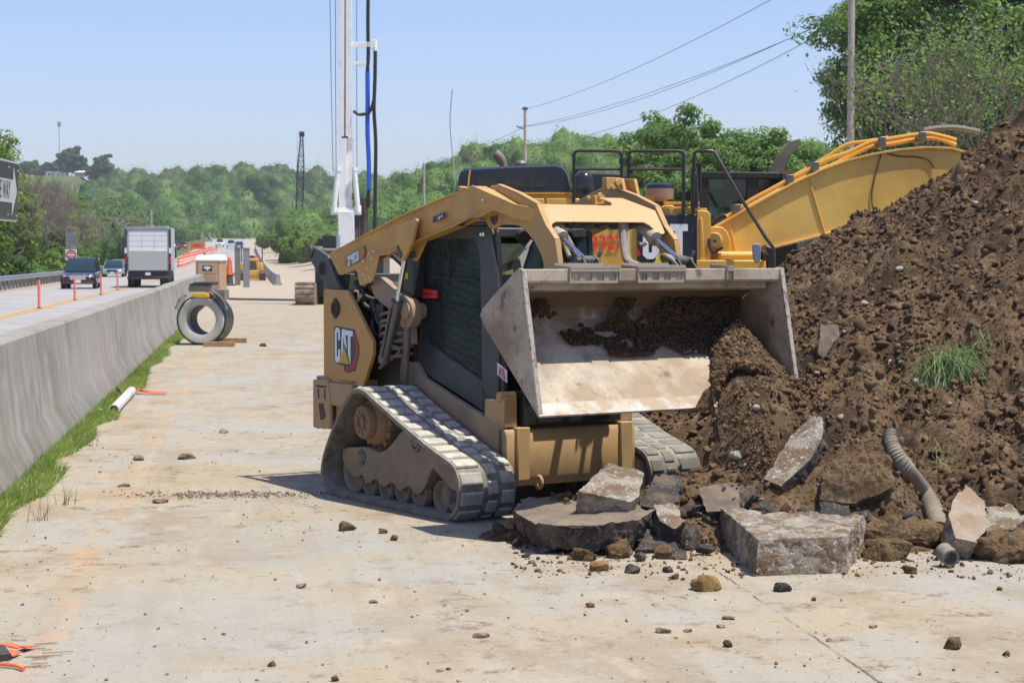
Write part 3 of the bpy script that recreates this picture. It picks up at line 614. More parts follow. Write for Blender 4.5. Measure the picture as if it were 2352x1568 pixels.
wedge('concrete_chunk', 'rounded pale and rust stained chunk between dark pieces', [(1504, 1165, 11.5), (1530, 1150, 11.6), (1560, 1160, 11.6), (1568, 1195, 11.4), (1550, 1215, 11.3), (1515, 1195, 11.35)], .14, [RUBC, ASPH], 7, .04)
wedge('asphalt_shard', 'triangular dark asphalt shard standing beside the brown lump', [(1460, 1262, 11.25), (1495, 1200, 11.55), (1512, 1188, 11.6), (1545, 1225, 11.45), (1560, 1258, 11.25)], .10, [ASPH, ASPH], 8, .02)
wedge2('asphalt_chunk', 'flat grey asphalt piece under the falling soil', [(1600, 1120, 12.15), (1690, 1112, 12.3), (1728, 1122, 12.2), (1725, 1138, 12.05), (1700, 1172, 11.85), (1620, 1178, 11.8)], .10, [ASPHTOP, ASPH], 9, .02)
b0 = [G(1741, 1322), G(1943, 1314), G(2010, 1225), G(1885, 1190) + Vector((0, .1, 0)), G(1648, 1240)]
chunk('concrete_block', 'largest concrete block, brown topped, at the very front of the rubble', 'rubble', [p + Vector((0, 0, h)) for p, h in zip(b0, (.20, .20, .20, .26, .215))], .21, [RUBC, RUBC], .016, 11, -.02, trough=.022)
wedge2('concrete_slab', 'pale pebbly concrete slab half buried under the bucket corner', [(1750, 1102, 11.75), (1790, 1118, 11.7), (1855, 1060, 12.0), (1882, 1010, 12.2), (1888, 962, 12.4), (1855, 958, 12.45), (1800, 1030, 12.1)], .12, [RUBC, ASPH], 12, .03)
wedge2('concrete_slab', 'soil capped slab with jagged lower edge left of the corrugated pipe', [(1880, 1150, 11.35), (1960, 1160, 11.3), (2052, 1118, 11.5), (2040, 1060, 11.9), (2010, 1020, 12.2), (1920, 1035, 12.1), (1885, 1090, 11.7)], .13, [SOIL, ASPH], 13, .02, trough=.03)
wedge2('asphalt_chunk', 'black glittering asphalt lump behind the largest concrete block', [(1880, 1215, 11.05), (1935, 1232, 11.0), (1955, 1195, 11.15), (1938, 1150, 11.4), (1880, 1160, 11.35)], .12, [ASPH, ASPH], 14, .04)
wedge('concrete_chunk', 'rounded tan concrete chunk at the right, beside the corrugated pipe', [(2178, 1185, 11.15), (2196, 1140, 11.35), (2218, 1112, 11.5), (2262, 1150, 11.4), (2280, 1200, 11.15), (2240, 1245, 10.98), (2195, 1235, 10.98)], .18, [PM('tan_concrete', (.31, .25, .18), .9, var=[((.26, .18, .115), 5, .45, .6), ((.42, .37, .30), 40, .6, .7)], bump=(70, .5, .006)), RUBC], 15, .02)
wedge('concrete_chunk', 'pebbly dirty concrete lump at the right edge behind the tan chunk', [(2262, 1160, 11.3), (2330, 1158, 11.35), (2352, 1190, 11.2), (2335, 1215, 11.05), (2270, 1225, 11.05)], .16, [RUBC, ASPH], 16, .045)
wedge3('asphalt_shard', 'tall dark asphalt shard sticking out of the mound right of the bucket', [(1885, 740, 13.1), (1925, 748, 13.15), (1932, 775, 13.0), (1905, 800, 12.85), (1898, 832, 12.7), (1878, 810, 12.75)], .10, [ASPHTOP, ASPH], 17, .02)
CLUMP = PM('crumbly_lump', (.175, .115, .062), 1, spec=.1, var=[((.07, .047, .028), 14, .48, .58), ((.26, .185, .11), 30, .55, .66)], bump=(45, 1, .03))
for k, (px, py, s, lb, m_) in enumerate(((1385, 1228, .12, 'brown soil lump lying on the asphalt slab', SOIL), (1435, 1215, .14, 'biggest brown soil lump in front of the slab', SOIL), (1600, 1215, .17, 'golden brown lump left of the largest concrete block', SOIL), (1700, 1170, .13, 'brown lump behind the largest concrete block', SOIL), (1360, 1240, .075, 'dark lump at the front corner of the slab', SOIL), (1815, 1165, .07, 'small gravelly lump on the soil', RUBC),
        (2000, 1225, .20, 'ragged brown lump below the soil capped slab', SOIL), (2090, 1235, .16, 'ragged brown lump left of the pipe end', SOIL), (2290, 1265, .13, 'round brown lump under the tan chunk', SOIL), (2340, 1262, .17, 'round brown lump at the right edge', SOIL), (2040, 1265, .12, 'low brown lump at the toe of the mound', SOIL), (1330, 1275, .07, 'flat brown clod in front of the slab', SOIL), (1430, 1270, .07, 'crumbly brown clod in front of the shard', SOIL), (1530, 1268, .08, 'crumbly brown clod left of the large block', SOIL), (1250, 1262, .05, 'black crumb under the slab edge', ASPH))):
    p = G(px, py, s * .35)
    rock('soil_lump' if m_ is SOIL else 'rubble_lump', lb, 'soil lump', p, s, CLUMP if m_ is SOIL else m_, 400 + k, ICO3, .8, (1.15, .9, .72), 'lumps around the rubble')
for k, (px, py, s, pale) in enumerate(((1335, 1228, .055, 0), (1405, 1242, .05, 0), (1480, 1222, .07, 0), (1575, 1180, .07, 0), (1585, 1240, .08, 0), (1630, 1190, .06, 0), (1560, 1272, .045, 0), (1470, 1278, .04, 0), (1395, 1262, .045, 0), (1620, 1262, .05, 0), (1645, 1160, .06, 1), (1760, 1168, .055, 0), (1845, 1180, .06, 0), (1930, 1260, .05, 0), (1985, 1190, .07, 0), (2085, 1195, .06, 0), (2200, 1262, .05, 0), (2255, 1262, .06, 0), (1520, 1235, .05, 1), (1435, 1188, .045, 1), (1300, 1195, .035, 1), (1215, 1215, .05, 0))):
    p = on_mound(px, py) if py < 1200 else G(px, py, s * .6)
    rock('rubble_fragment', ('pale concrete' if pale else 'dark asphalt') + ' fragment ' + ['in front of the middle of the asphalt slab', 'in front of the right end of the asphalt slab', 'lying on the triangular asphalt shard', 'between the rust stained chunk and the large block', 'leaning on the golden brown lump', 'at the left top corner of the large block', 'flat on the pavement left of the large block', 'flat on the pavement below the triangular shard', 'below the biggest brown soil lump', 'touching the lower left side of the large block', 'behind the left corner of the large block', 'behind the middle of the large block', 'behind the right half of the large block', 'on the ground right of the large block', 'under the soil capped slab', 'between the soil capped slab and the pipe', 'just right of the broken pipe ring', 'below the rounded tan chunk', 'between the triangular shard and the golden lump', 'between the grooved block and the rust stained chunk', 'on top of the big asphalt slab', 'at the left end of the asphalt slab'][k], 'rubble fragment', p, s, RUBC if pale else ASPH, 700 + k, ICO3, .5, (1.25, .9, .7), 'dark fragments in the rubble' if not pale else 'pale fragments in the rubble', (0, .3, k))
# loose clods on the pavement
cl = [(795, 1204, 17, 'S', 'largest round clod on the pavement in front of the left track'), (878, 1217, 9, 'S', 'brown clod right of the round one near the track'), (907, 1232, 10, 'S', 'flat brown clod below the track shadow'), (1622, 1332, 27, 'Y', 'big golden brown clod in the foreground'), (1795, 1343, 17, 'A', 'black asphalt cube-like stone in front of the large block'), (1380, 1294, 19, 'Y', 'orange brown clod lying on the pavement edge'), (1450, 1303, 15, 'A', 'black crumb pair right of the orange clod'), (1537, 1304, 11, 'A', 'flat black stone beside the crumbs'), (1550, 1321, 10, 'S', 'brown clod under the flat black stone'), (1354, 1387, 8, 'S', 'small clod in the middle foreground'), (1674, 1410, 14, 'P', 'pale crumbly clod in the centre foreground'), (1654, 1432, 10, 'P', 'flat pale clod below the crumbly one'), (1522, 1438, 17, 'P', 'flattened pale clod left of the centre'), (1580, 1443, 9, 'P', 'little pale clod beside the flattened one'), (1673, 1476, 11, 'S', 'round clod near the slab joint'), (2186, 1472, 20, 'S', 'angular brown clod near the right edge'), (2094, 1303, 16, 'S', 'dark brown clod at the toe of the mound'), (2311, 1498, 9, 'S', 'round clod in the lower right corner'), (624, 1521, 9, 'S', 'small clod near the bottom edge on the left'), (770, 1556, 9, 'S', 'clod cut close to the bottom edge'), (690, 1337, 14, 'P', 'broken flat clod left of the centre'), (1185, 1245, 13, 'A', 'black crumb at the left end of the slab'), (1208, 1273, 8, 'A', 'black crumb in front of the slab'), (1010, 1533, 9, 'P', 'low clod at the bottom near the centre'), (1105, 1450, 16, 'P', 'crumbled flat clod in the foreground'), (858, 1375, 10, 'P', 'thin flat clod in the dust'), (2005, 1432, 10, 'P', 'flat clod right of the joint'), (1870, 1374, 6, 'S', 'tiny dark clod beside the joint'), (2295, 1350, 6, 'S', 'tiny clod at the right below the mound'), (320, 1043, 16, 'P', 'flat clod of dried mud on the orange line'), (430, 1035, 22, 'P', 'dried mud cake in the left middle ground'), (285, 1107, 12, 'P', 'small mud cake left of the orange line'), (365, 1141, 16, 'P', 'mud cake at the end of the dark smear'), (512, 984, 12, 'P', 'thin mud flake on the pad'), (605, 790, 7, 'S', 'dark scrap on the pad right of the big pipe')]
CM = {'S': SOIL, 'A': ASPH, 'Y': PM('golden_clay', (.30, .19, .075), 1, spec=.1, var=((.13, .085, .04), 14, .4, .65), bump=(60, .8, .01)), 'P': PM('dried_mud', (.27, .205, .145), 1, spec=.1, var=((.15, .11, .075), 25, .45, .6), bump=(60, .6, .008))}
for k, (px, py, r, c_, lb) in enumerate(cl):
    flat = .42 if c_ == 'P' else .82
    g = G(px, py + r * .8); s = r / FPX * g.y * 1.05
    rock('clod', lb, 'clod', g + Vector((0, 0, s * flat * .55)), s, CM[c_], 500 + k, ICO3, .5, (1.1, 1, flat), 'clods scattered on the pavement', (0, 0, k))
# grit nobody could count
gx = rng.uniform(-4, 4.6, 5200); gy = 7.4 + 15 * rng.random(5200) ** 1.6; w = vnoise(np.stack([gx * .9, gy * .7, 0 * gx], 1), 71)
ok = (w > rng.uniform(-1.1, .6, len(gx))) & (pile_h(gx, gy) < .02); gx, gy = gx[ok], gy[ok]; S = .0022 + .010 * rng.random(len(gx)) ** 5
tag(clods('gravel', np.stack([gx, gy, S * .3], 1), S, CM['P'], rough=.5), 'fine grit and crumbs strewn over the pad', 'gravel', kind='stuff')
gx = rng.uniform(.0, 4.0, 1500); gy = 11.35 - 1.1 * rng.random(1500) ** 1.8 + .25 * vnoise(np.stack([gx * 2, 0 * gx, 0 * gx], 1), 5); S = .004 + .016 * rng.random(len(gx)) ** 3
tag(clods('gravel', np.stack([gx, gy, S * .3], 1), S, CLOD, rough=.5), 'brown crumbs along the toe of the mound', 'gravel', kind='stuff')
def smear(cx, cy, a, b_, n, mat, hmax=.012, sd=0):
    xx = rng.normal(cx, a, n); yy = rng.normal(cy, b_, n); S = .003 + .012 * rng.random(n) ** 3; return np.stack([xx, yy, S * .2], 1), S
P1, S1 = smear(-2.1, 14.05, .33, .10, 900, None)
tag(clods('gravel', P1, S1, CM['P'], rough=.5), 'streak of crumbled mud left of the loader', 'gravel', kind='stuff')
# corrugated pipe
pth = [(2046, 990, 12.5, .040), (2043, 1015, 12.35, .045), (2052, 1042, 12.1, .052), (2072, 1075, 11.9, .058), (2098, 1110, 11.65, .062), (2128, 1150, 11.45, .066), (2148, 1190, 11.3, .064), (2158, 1228, 11.15, .055)]
pts, rr = [], []
for i in range(len(pth) - 1):
    for j in range(12):
        t = j / 12; a, b_ = pth[i], pth[i + 1]; pts.append(on_mound(a[0] + (b_[0] - a[0]) * t, a[1] + (b_[1] - a[1]) * t) + Vector((0, -.02, .015))); rr.append((a[3] + (b_[3] - a[3]) * t) * (1.05, .95)[j % 2])
PIPE = PM('dusty_grey_plastic', (.16, .145, .12), .85, dust=((.32, .265, .19), .9, 9), var=((.15, .10, .06), 12, .54, .64), bump=(40, .3, .004))
_p = np.array([tuple(p) for p in pts]); _k = np.ones(15) / 15; _pp = np.stack([np.convolve(np.pad(_p[:, i], 7, 'edge'), _k, 'valid') for i in range(3)], 1); pts = [Vector(p) for p in _pp]
tag(MB().tube(pts, rr, 18).obj('corrugated_pipe', PIPE), 'crushed grey corrugated drain pipe lying down the mound', 'pipe')
g_ = G(2184, 1282, .055); a = MB().lathe([(.040, 0), (.052, 0), (.048, .03), (.053, .05), (.048, .08), (.053, .10), (.040, .10)], g_, (-.2, .9, .25), 22, 0, True)
tag(a.obj('corrugated_pipe', PIPE), 'short broken ring of drain pipe at the toe of the mound', 'pipe')
# grass clump
GRASSM = leafmat('grass_blades', (.10, .17, .05), (.34, .42, .20), .3)
def blades(name, roots, dirs, L, mat, parent=None, w=.006, droop=.6, seg=4):
    n = len(roots); D = dirs / np.linalg.norm(dirs, axis=1, keepdims=True); S = np.cross(D, rng.normal(size=D.shape)); S /= np.linalg.norm(S, axis=1, keepdims=True)
    V, Fc = [], []
    for k in range(seg + 1):
        t = k / seg; c = roots + D * (L * t)[:, None] + np.array([0, 0, -1.]) * (L * droop * t * t)[:, None]; ww = w * (1 - t * .85)
        V += [c - S * ww, c + S * ww]
    V = np.stack(V, 1); base = np.arange(n)[:, None] * 2 * (seg + 1)
    F = np.concatenate([base + np.array([[2 * k, 2 * k + 1, 2 * k + 3, 2 * k + 2]]) for k in range(seg)])
    return npmesh(name, V.reshape(-1, 3), F, mat, parent)
def clump(px, py, n, sx, L, lb, group=None):
    p = on_mound(px, py); n_ = rng.normal(size=(n, 3)) * np.array([sx, .05, .05]); ro = np.array(p) + n_ + np.array([0, -.03, .02])
    dr = np.stack([rng.normal(0, .50, n), rng.uniform(-1.0, -.2, n), rng.normal(-.25, .45, n)], 1)
    return tag(blades('grass_clump', ro, dr, rng.uniform(.4, 1, n) * L, GRASSM, w=.0034, droop=.75), lb, 'grass clump')
clump(2188, 838, 700, .09, .58, 'drooping clump of uprooted grass on the soil mound')
clump(2260, 790, 50, .05, .14, 'small green weed tuft above the big grass clump')
clump(2165, 1050, 26, .03, .12, 'tiny green sprout on the mound above the pipe')
# grass strip along the barrier
n = 20000; v = 9.5 + 38 * rng.random(n) ** 1.35; wd = .30 + .14 * vnoise(np.stack([v * .9, 0 * v, 0 * v], 1), 3); u = -1.90 + wd * rng.random(n) ** 1.2
ro = np.stack([RN.x * u + RD.x * v, RN.y * u + RD.y * v, 0 * u], 1); dr = np.stack([rng.normal(.15, .45, n), rng.normal(0, .45, n), np.ones(n)], 1)
GREEN = leafmat('verge_blades', (.12, .20, .04), (.29, .38, .10), .4)
tag(blades('grass', ro, dr, rng.uniform(.04, .19, n), GREEN, w=.006, droop=.35, seg=2), 'strip of fresh green grass along the foot of the barrier', 'grass', kind='stuff')
for k, (px, py) in enumerate(((205, 985), (150, 1120), (95, 1155), (290, 880))):
    n = 14; g = G(px, py + 40); ro = np.array(g) + rng.normal(size=(n, 3)) * [.03, .03, 0]; dr = np.stack([rng.normal(0, .3, n), rng.normal(0, .3, n), np.ones(n)], 1)
    tag(blades('weed', ro, dr, rng.uniform(.1, .26, n), leafmat('dry_weed', (.16, .15, .09), (.22, .17, .12)), w=.003, droop=.15), ['thin dry weed by the barrier, just below the white plastic pipe', 'thin dry weed by the barrier, third from the bottom of the picture', 'thin dry weed by the barrier, nearest the left edge', 'thin dry weed by the barrier, farthest, above the white plastic pipe'][k], 'weed', 'thin weeds along the barrier')
# ------------------------------------------------------------ compact track loader
LD = thing('compact_track_loader', 'dusty yellow compact track loader with raised arms and tipped bucket', 'track loader', LO, LA)
def cr(pts, m=6, closed=True):                 # smooth curve through points
    P = np.array(pts, float); k = len(P); out = []
    for i in range(k if closed else k - 1):
        a, b_, c, d = (P[(i - 1) % k], P[i], P[(i + 1) % k], P[(i + 2) % k]) if closed else (P[max(i - 1, 0)], P[i], P[i + 1], P[min(i + 2, k - 1)])
        for j in range(m):
            t = j / m; out.append(.5 * ((2 * b_) + (c - a) * t + (2 * a - 5 * b_ + 4 * c - d) * t * t + (3 * b_ - a - 3 * c + d) * t ** 3))
    if not closed: out.append(P[-1])
    return np.array(out)
LOOP = [(-1.0, .055), (-.88, .014), (-.72, .004), (-.3, .004), (.2, .004), (.66, .004), (.82, .02), (.915, .09), (.95, .20), (.925, .31), (.85, .385), (.70, .43), (.50, .49), (.05, .645), (-.25, .755), (-.40, .805), (-.52, .80), (-.64, .73), (-.78, .60), (-.93, .42), (-1.03, .26), (-1.055, .14)]
lp = cr(LOOP, 10); seg = np.linalg.norm(np.roll(lp, -1, 0) - lp, axis=1); cum = np.concatenate([[0], np.cumsum(seg)]); TOT = cum[-1]
def on_loop(s):
    s %= TOT; i = int(np.searchsorted(cum, s, 'right') - 1); t = (s - cum[i]) / seg[i]; a, b_ = lp[i], lp[(i + 1) % len(lp)]
    p = a + (b_ - a) * t; d = (b_ - a) / np.linalg.norm(b_ - a); return p, d, np.array([d[1], -d[0]])      # outward normal
def track(side):
    y0, y1 = (-1.0, -.56) if side < 0 else (.56, 1.0); m = MB(); N = 150
    ro, ri = [], []
    for i in range(N):
        p, d, n_ = on_loop(TOT * i / N); ro.append(p); ri.append(p - n_ * .030)
    A = [(p[0], y0, p[1]) for p in ro] + [(p[0], y1, p[1]) for p in ro] + [(p[0], y0, p[1]) for p in ri] + [(p[0], y1, p[1]) for p in ri]
    F = []
    for i in range(N):
        j = (i + 1) % N; F += [(i, j, j + N, i + N), (i + 2 * N, i + 3 * N, j + 3 * N, j + 2 * N), (i, i + 2 * N, j + 2 * N, j), (i + N, j + N, j + 3 * N, i + 3 * N)]
    m.add(A, F)
    # inner guide lugs
    o = m.obj('rubber_track', RUBBER, LD, 0, 40)
    g = MB(); K = 36; w = y1 - y0; rd = random.Random(5)
    for i in range(K):
        s = TOT * (i + .5) / K
        for (a, b_, off) in (((.02, .42, 0), (.50, .69, .5), (.74, .98, 0)) if True else ()):
            if (a, off) == (.74, 0) and i % 1 == 0: pass
            p, d, n_ = on_loop(s + off * TOT / K); L = TOT / K * .365
            yy0 = (y0 + w * a) if side < 0 else (y1 - w * a); yy1 = (y0 + w * b_) if side < 0 else (y1 - w * b_)
            ya, yb = min(yy0, yy1), max(yy0, yy1); hgt = .013 if side < 0 else .007
            def pt(u_, y, h): q = p + d * u_ + n_ * h; return (q[0], y, q[1])
            sk = .012
            bot = [pt(-L, ya, -.004), pt(L, ya, -.004), pt(L, yb, -.004), pt(-L, yb, -.004)]; tp = [pt(-L * .82 - sk * 0, ya + .012, hgt), pt(L * .82, ya + .006, hgt), pt(L * .82, yb - .012, hgt), pt(-L * .82, yb - .006, hgt)]
            g.ring(bot, tp)
    tag(g.obj('track_lugs', GROUSER if side < 0 else PM('shade_dark_lug', (.085, .08, .072), .85, dust=((.36, .33, .28), .75, 6), bump=(60, .3, .003)), o, .004, 30), kind='stuff')  # far lugs coloured darker to stand for the bucket's shade
    return o
track(-1); track(1)
def undercarriage(sd):
    y = .93 * sd; m = MB()
    fr = [(-.90, .33), (-.86, .20), (-.70, .14), (-.60, .17), (-.53, .11), (-.40, .16), (-.29, .11), (-.16, .16), (-.05, .11), (.08, .16), (.19, .11), (.30, .17), (.38, .28), (.42, .31), (.46, .30), (.66, .20), (.86, .19), (.84, .26), (.74, .34), (.58, .39), (.46, .46), (.30, .52), (.12, .55), (-.02, .53), (-.16, .43), (-.33, .36), (-.52, .38), (-.66, .37)]
    m.pr(cr(fr, 3), 'y', y - .035 * sd, y - .28 * sd)
    f = m.obj('undercarriage_frame', PM('mud_caked_frame', (.215, .165, .12), .85, dust=((.34, .28, .21), .9, 5), var=[((.13, .105, .08), 5, .42, .6), ((.30, .19, .09), 2, .56, .66)], bump=(35, .5, .006)) if sd < 0 else bpy.data.materials['mud_caked_frame'], LD, .006, 35)
    for x, r, z in ((-.76, .165, .185), (.73, .16, .175), (.51, .115, .125)):
        w = MB(); w.lathe([(0, .035), (r * .3, .03), (r * .78, .035), (r * .86, .0), (r * .95, -.012), (r, .0), (r, .05), (r * .88, .06), (r * .88, .26), (r, .27), (r, .32), (r * .5, .32)], (x, y - .06 * sd, z), (0, -sd, 0), 28)
        w.obj('idler_wheel', PM('dusty_roller', (.17, .145, .115), .85, dust=((.36, .30, .22), .9, 8), bump=(40, .2, .003)) if 'dusty_roller' not in bpy.data.materials else bpy.data.materials['dusty_roller'], LD, 0, 40)
    for x in (-.53, -.29, -.05, .19):
        MB().lathe([(0, .03), (.05, .035), (.078, .03), (.085, -.002), (.095, -.004), (.10, .01), (.10, .05), (.08, .06), (.08, .26), (.10, .27), (.10, .31), (.04, .31)], (x, y - .06 * sd, .115), (0, -sd, 0), 22).obj('track_roller', bpy.data.materials['dusty_roller'], LD, 0, 40)
    s = MB(); s.lathe([(.02, -.04), (.115, -.04), (.125, -.02), (.125, .02), (.16, .04), (.19, .10), (.19, .30), (.05, .30)], (-.50, y - .02 * sd, .565), (0, -sd, 0), 30)
    for k in range(14):
        a = 2 * math.pi * k / 14; s.cyl((-.50 + .20 * math.cos(a), y - .10 * sd, .565 + .20 * math.sin(a)), (-.50 + .20 * math.cos(a), y - .30 * sd, .565 + .20 * math.sin(a)), .022, n=8)
    for k in range(9):
        a = 2 * math.pi * k / 9; s.cyl((-.50 + .085 * math.cos(a), y + .03 * sd, .565 + .085 * math.sin(a)), (-.50 + .085 * math.cos(a), y, .565 + .085 * math.sin(a)), .012, n=6)
    s.tor((-.50, y + .03 * sd, .565), (0, 1, 0), .05, .008, 20, 6)
    s.obj('drive_sprocket', PM('rusty_sprocket', (.22, .125, .065), .85, dust=((.34, .24, .15), .8, 10), bump=(50, .3, .003)), LD, 0, 35)
    b2 = MB().tor((-.60, y - .03 * sd, .30), (0, 1, 0), .045, .012, 18, 6).cyl((-.60, y - .02 * sd, .30), (-.60, y - .1 * sd, .30), .03, n=12); b2.obj('pivot_pin', STEEL, LD)
    b2 = MB().tor((.20, y - .03 * sd, .47), (0, 1, 0), .05, .014, 18, 6)
    b2.cyl((.20, y - .02 * sd, .47), (.20, y - .10 * sd, .47), .03, n=12)
    b2.obj('pivot_pin', STEEL, LD)
undercarriage(-1); undercarriage(1)
# chassis
m = MB()
for sd in (-1, 1):
    y0, y1 = .535 * sd, .49 * sd
    m.pr([(-1.12, .50), (-1.12, .83), (-.72, .90), (-.55, .985), (-.46, .99), (-.33, .88), (.10, .76), (.54, .645), (.66, .62), (.74, .60), (.74, .23), (-.9, .23)], 'y', y0, y1)
m.bx(-1.1, .70, -.49, .49, .24, .55)
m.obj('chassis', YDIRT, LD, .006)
m = MB(); m.pr([(.70, .235), (.775, .235), (.79, .28), (.79, .55), (.765, .575), (.70, .58)], 'x', 0, 0) if 0 else None
m.ring([(x, -.535, z) for x, z in ((.68, .20), (.765, .20), (.79, .26), (.79, .545), (.77, .58), (.70, .60), (.68, .60))], [(x, .535, z) for x, z in ((.68, .20), (.765, .20), (.79, .26), (.79, .545), (.77, .58), (.70, .60), (.68, .60))])
for y in (-.46, .40): m.bx(.70, .815, y, y + .10, .24, .60)
for sd in (-1, 1):
    m.bx(.66, .76, .43 * sd if sd > 0 else -.535, .535 if sd > 0 else -.43, .60, .80); m.bx(.50, .66, (.50 if sd > 0 else -.53), (.53 if sd > 0 else -.50), .60, .78)
    m.cyl((.71, .42 * sd, .805), (.71, .55 * sd, .805), .035, n=14); m.tor((.80, .28 * sd, .22), (0, 1, 0), .04, .014, 16, 6)
m.obj('front_frame', PM('sunlit_dusty_frame', (.45, .26, .09), .6, dust=((.48, .36, .22), .9, 4), var=((.3, .2, .1), 5, .5, .7), bump=(40, .2, .003)), LD, .008)  # lighter copy of the dusty yellow, sunlight put into the colour
m = MB(); m.ring([(x, -.30, z) for x, z in ((.60, .64), (.80, .61), (.83, .62), (.83, .70), (.80, .66), (.62, .70))], [(x, .33, z) for x, z in ((.60, .64), (.80, .61), (.83, .62), (.83, .70), (.80, .66), (.62, .70))])
m.bx(.60, .80, -.40, -.28, .61, .84); m.bx(.60, .78, .31, .41, .61, .80)
for k in range(16): m.bx(.79, .825, -.27 + k * .037, -.255 + k * .037, .70, .715)
m.obj('front_step_tray', BLK, LD, .01)
# rear side plates with the maker's badge
def side_plate(sd):
    y0, y1 = -.72, -.60
    pl = [(-1.55, .83), (-1.55, 1.49), (-1.53, 1.505), (-1.16, 1.50), (-1.14, 1.49), (-.765, 1.14), (-.755, 1.12), (-.755, 1.045), (-.765, 1.02), (-.905, .80), (-.93, .785)]
    m = MB(); m.pr(pl, 'y', sd * .72, sd * .69); m.pr([(-1.54, .84), (-1.54, 1.48), (-1.50, 1.48), (-1.50, .84)], 'y', sd * .69, sd * .45)
    o = m.obj('rear_side_plate', PM('shaded_yellow_panel', (.50, .25, .05), .45, dust=(DUST, .3, 2.5), var=((.40, .21, .06), 1.5, .45, .7)) if sd < 0 else bpy.data.materials['shaded_yellow_panel'], LD, .004)  # machine yellow darkened in the colour for the side in shade
    MB().lathe([(.0, .0), (.035, .0), (.055, .02), (.06, .0), (.06, -.02), (0, -.02)], (-1.33, sd * .722, 1.36), (0, sd, 0), 20).obj('grease_cap', GREASE, o)
    a = MB(); a.pr([(-1.345 + .052 * math.cos(t) * (1 if 0 else 1), 1.36 + (.035 if math.sin(t) > 0 else -.035) + .045 * math.sin(t)) for t in np.linspace(0, 6.28, 21)[:-1]], 'y', sd * .7215, sd * .71); a.obj('access_slot', GREASE, o)
    return o
sp_ = side_plate(-1); side_plate(1)
# CAT badge, modelled on the near plate (x increases towards the front = to the right in the photo)
BW, BB, BR, BY = PM('decal_white', (.70, .76, .80), .5), PM('decal_black', (.045, .05, .05), .5), PM('decal_red', (.36, .035, .035), .5), PM('decal_yellow', (.50, .36, .05), .5)
def bp(p): return (-1.385 + p[0] * .50, 1.22 - p[1] * .30)      # badge units
def dec(name, polys, mat, lay):
    m = MB()
    for q in polys: m.pr([bp(p) for p in q], 'y', -.7203 - lay * .0012, -.7190)
    return m.obj(name, mat, sp_, 0, 0)
hx = [(.60, .10), (.70, .12), (.82, .42), (.83, .62), (.70, 1.02), (.50, 1.10), (.40, 1.04), (.36, .9)]
dec('badge_field', [[(.03, .02), (.12, -.02), (.70, .04), (.84, .44), (.84, .64), (.72, 1.06), (.48, 1.14), (.36, 1.10), (.34, .97), (.08, .92), (.03, .84)]], BB, 1)
dec('badge_stripe', [[(.66, .12), (.72, .13), (.82, .43), (.82, .62), (.71, 1.0), (.50, 1.09), (.42, 1.06), (.40, .98), (.50, .99), (.62, .92), (.73, .60), (.74, .45)]], BR, 2)
dec('badge_letters', [[(.06, .10), (.10, .02), (.19, .02), (.23, .10), (.23, .33), (.17, .33), (.17, .14), (.12, .14), (.12, .74), (.17, .74), (.17, .56), (.23, .56), (.23, .82), (.19, .90), (.10, .90), (.06, .82)],
                      [(.29, .05), (.38, .05), (.455, .56), (.375, .42), (.335, .20), (.325, .60), (.265, .78)],
                      [(.40, .06), (.64, .08), (.64, .22), (.565, .21), (.565, .92), (.49, .66), (.485, .20), (.40, .19)]], BW, 3)
dec('badge_triangle', [[(.375, .50), (.535, .92), (.18, .90)]], BY, 4)
# rear bumper bracket
m = MB(); m.pr([(-1.68, .43), (-1.68, .80), (-1.44, .82), (-1.40, .70), (-1.38, .45), (-1.42, .435)], 'y', -.75, -.72)
m.bx(-1.68, -1.0, -.72, -.50, .795, .83); m.bx(-1.70, -1.66, -.72, .72, .42, .80); m.bx(-1.5, -1.05, -.74, -.55, .62, .795); m.pr([(-1.4, .45), (-1.38, .64), (-1.18, .64), (-1.25, .5)], 'y', -.70, -.5)
m.pr([(-1.68, .43), (-1.68, .80), (-1.40, .80), (-1.38, .45)], 'y', .75, .72); m.bx(-1.68, -1.0, .50, .72, .795, .83)
rb = m.obj('rear_bumper', PM('dusty_tan_bumper', (.40, .26, .12), .65, dust=((.48, .36, .22), .8, 5), bump=(40, .15, .003)), LD, .008)
m = MB()
for pts_ in ([(-1.63, .765), (-1.60, .745), (-1.45, .75), (-1.44, .765)], [(-1.60, .73), (-1.585, .66), (-1.565, .66), (-1.57, .735)], [(-1.49, .735), (-1.485, .66), (-1.46, .66), (-1.465, .74)], [(-1.58, .62), (-1.50, .63), (-1.455, .53), (-1.50, .50), (-1.55, .50)]): m.pr(pts_, 'y', -.7515, -.745)
m.obj('slot', GREASE, rb)
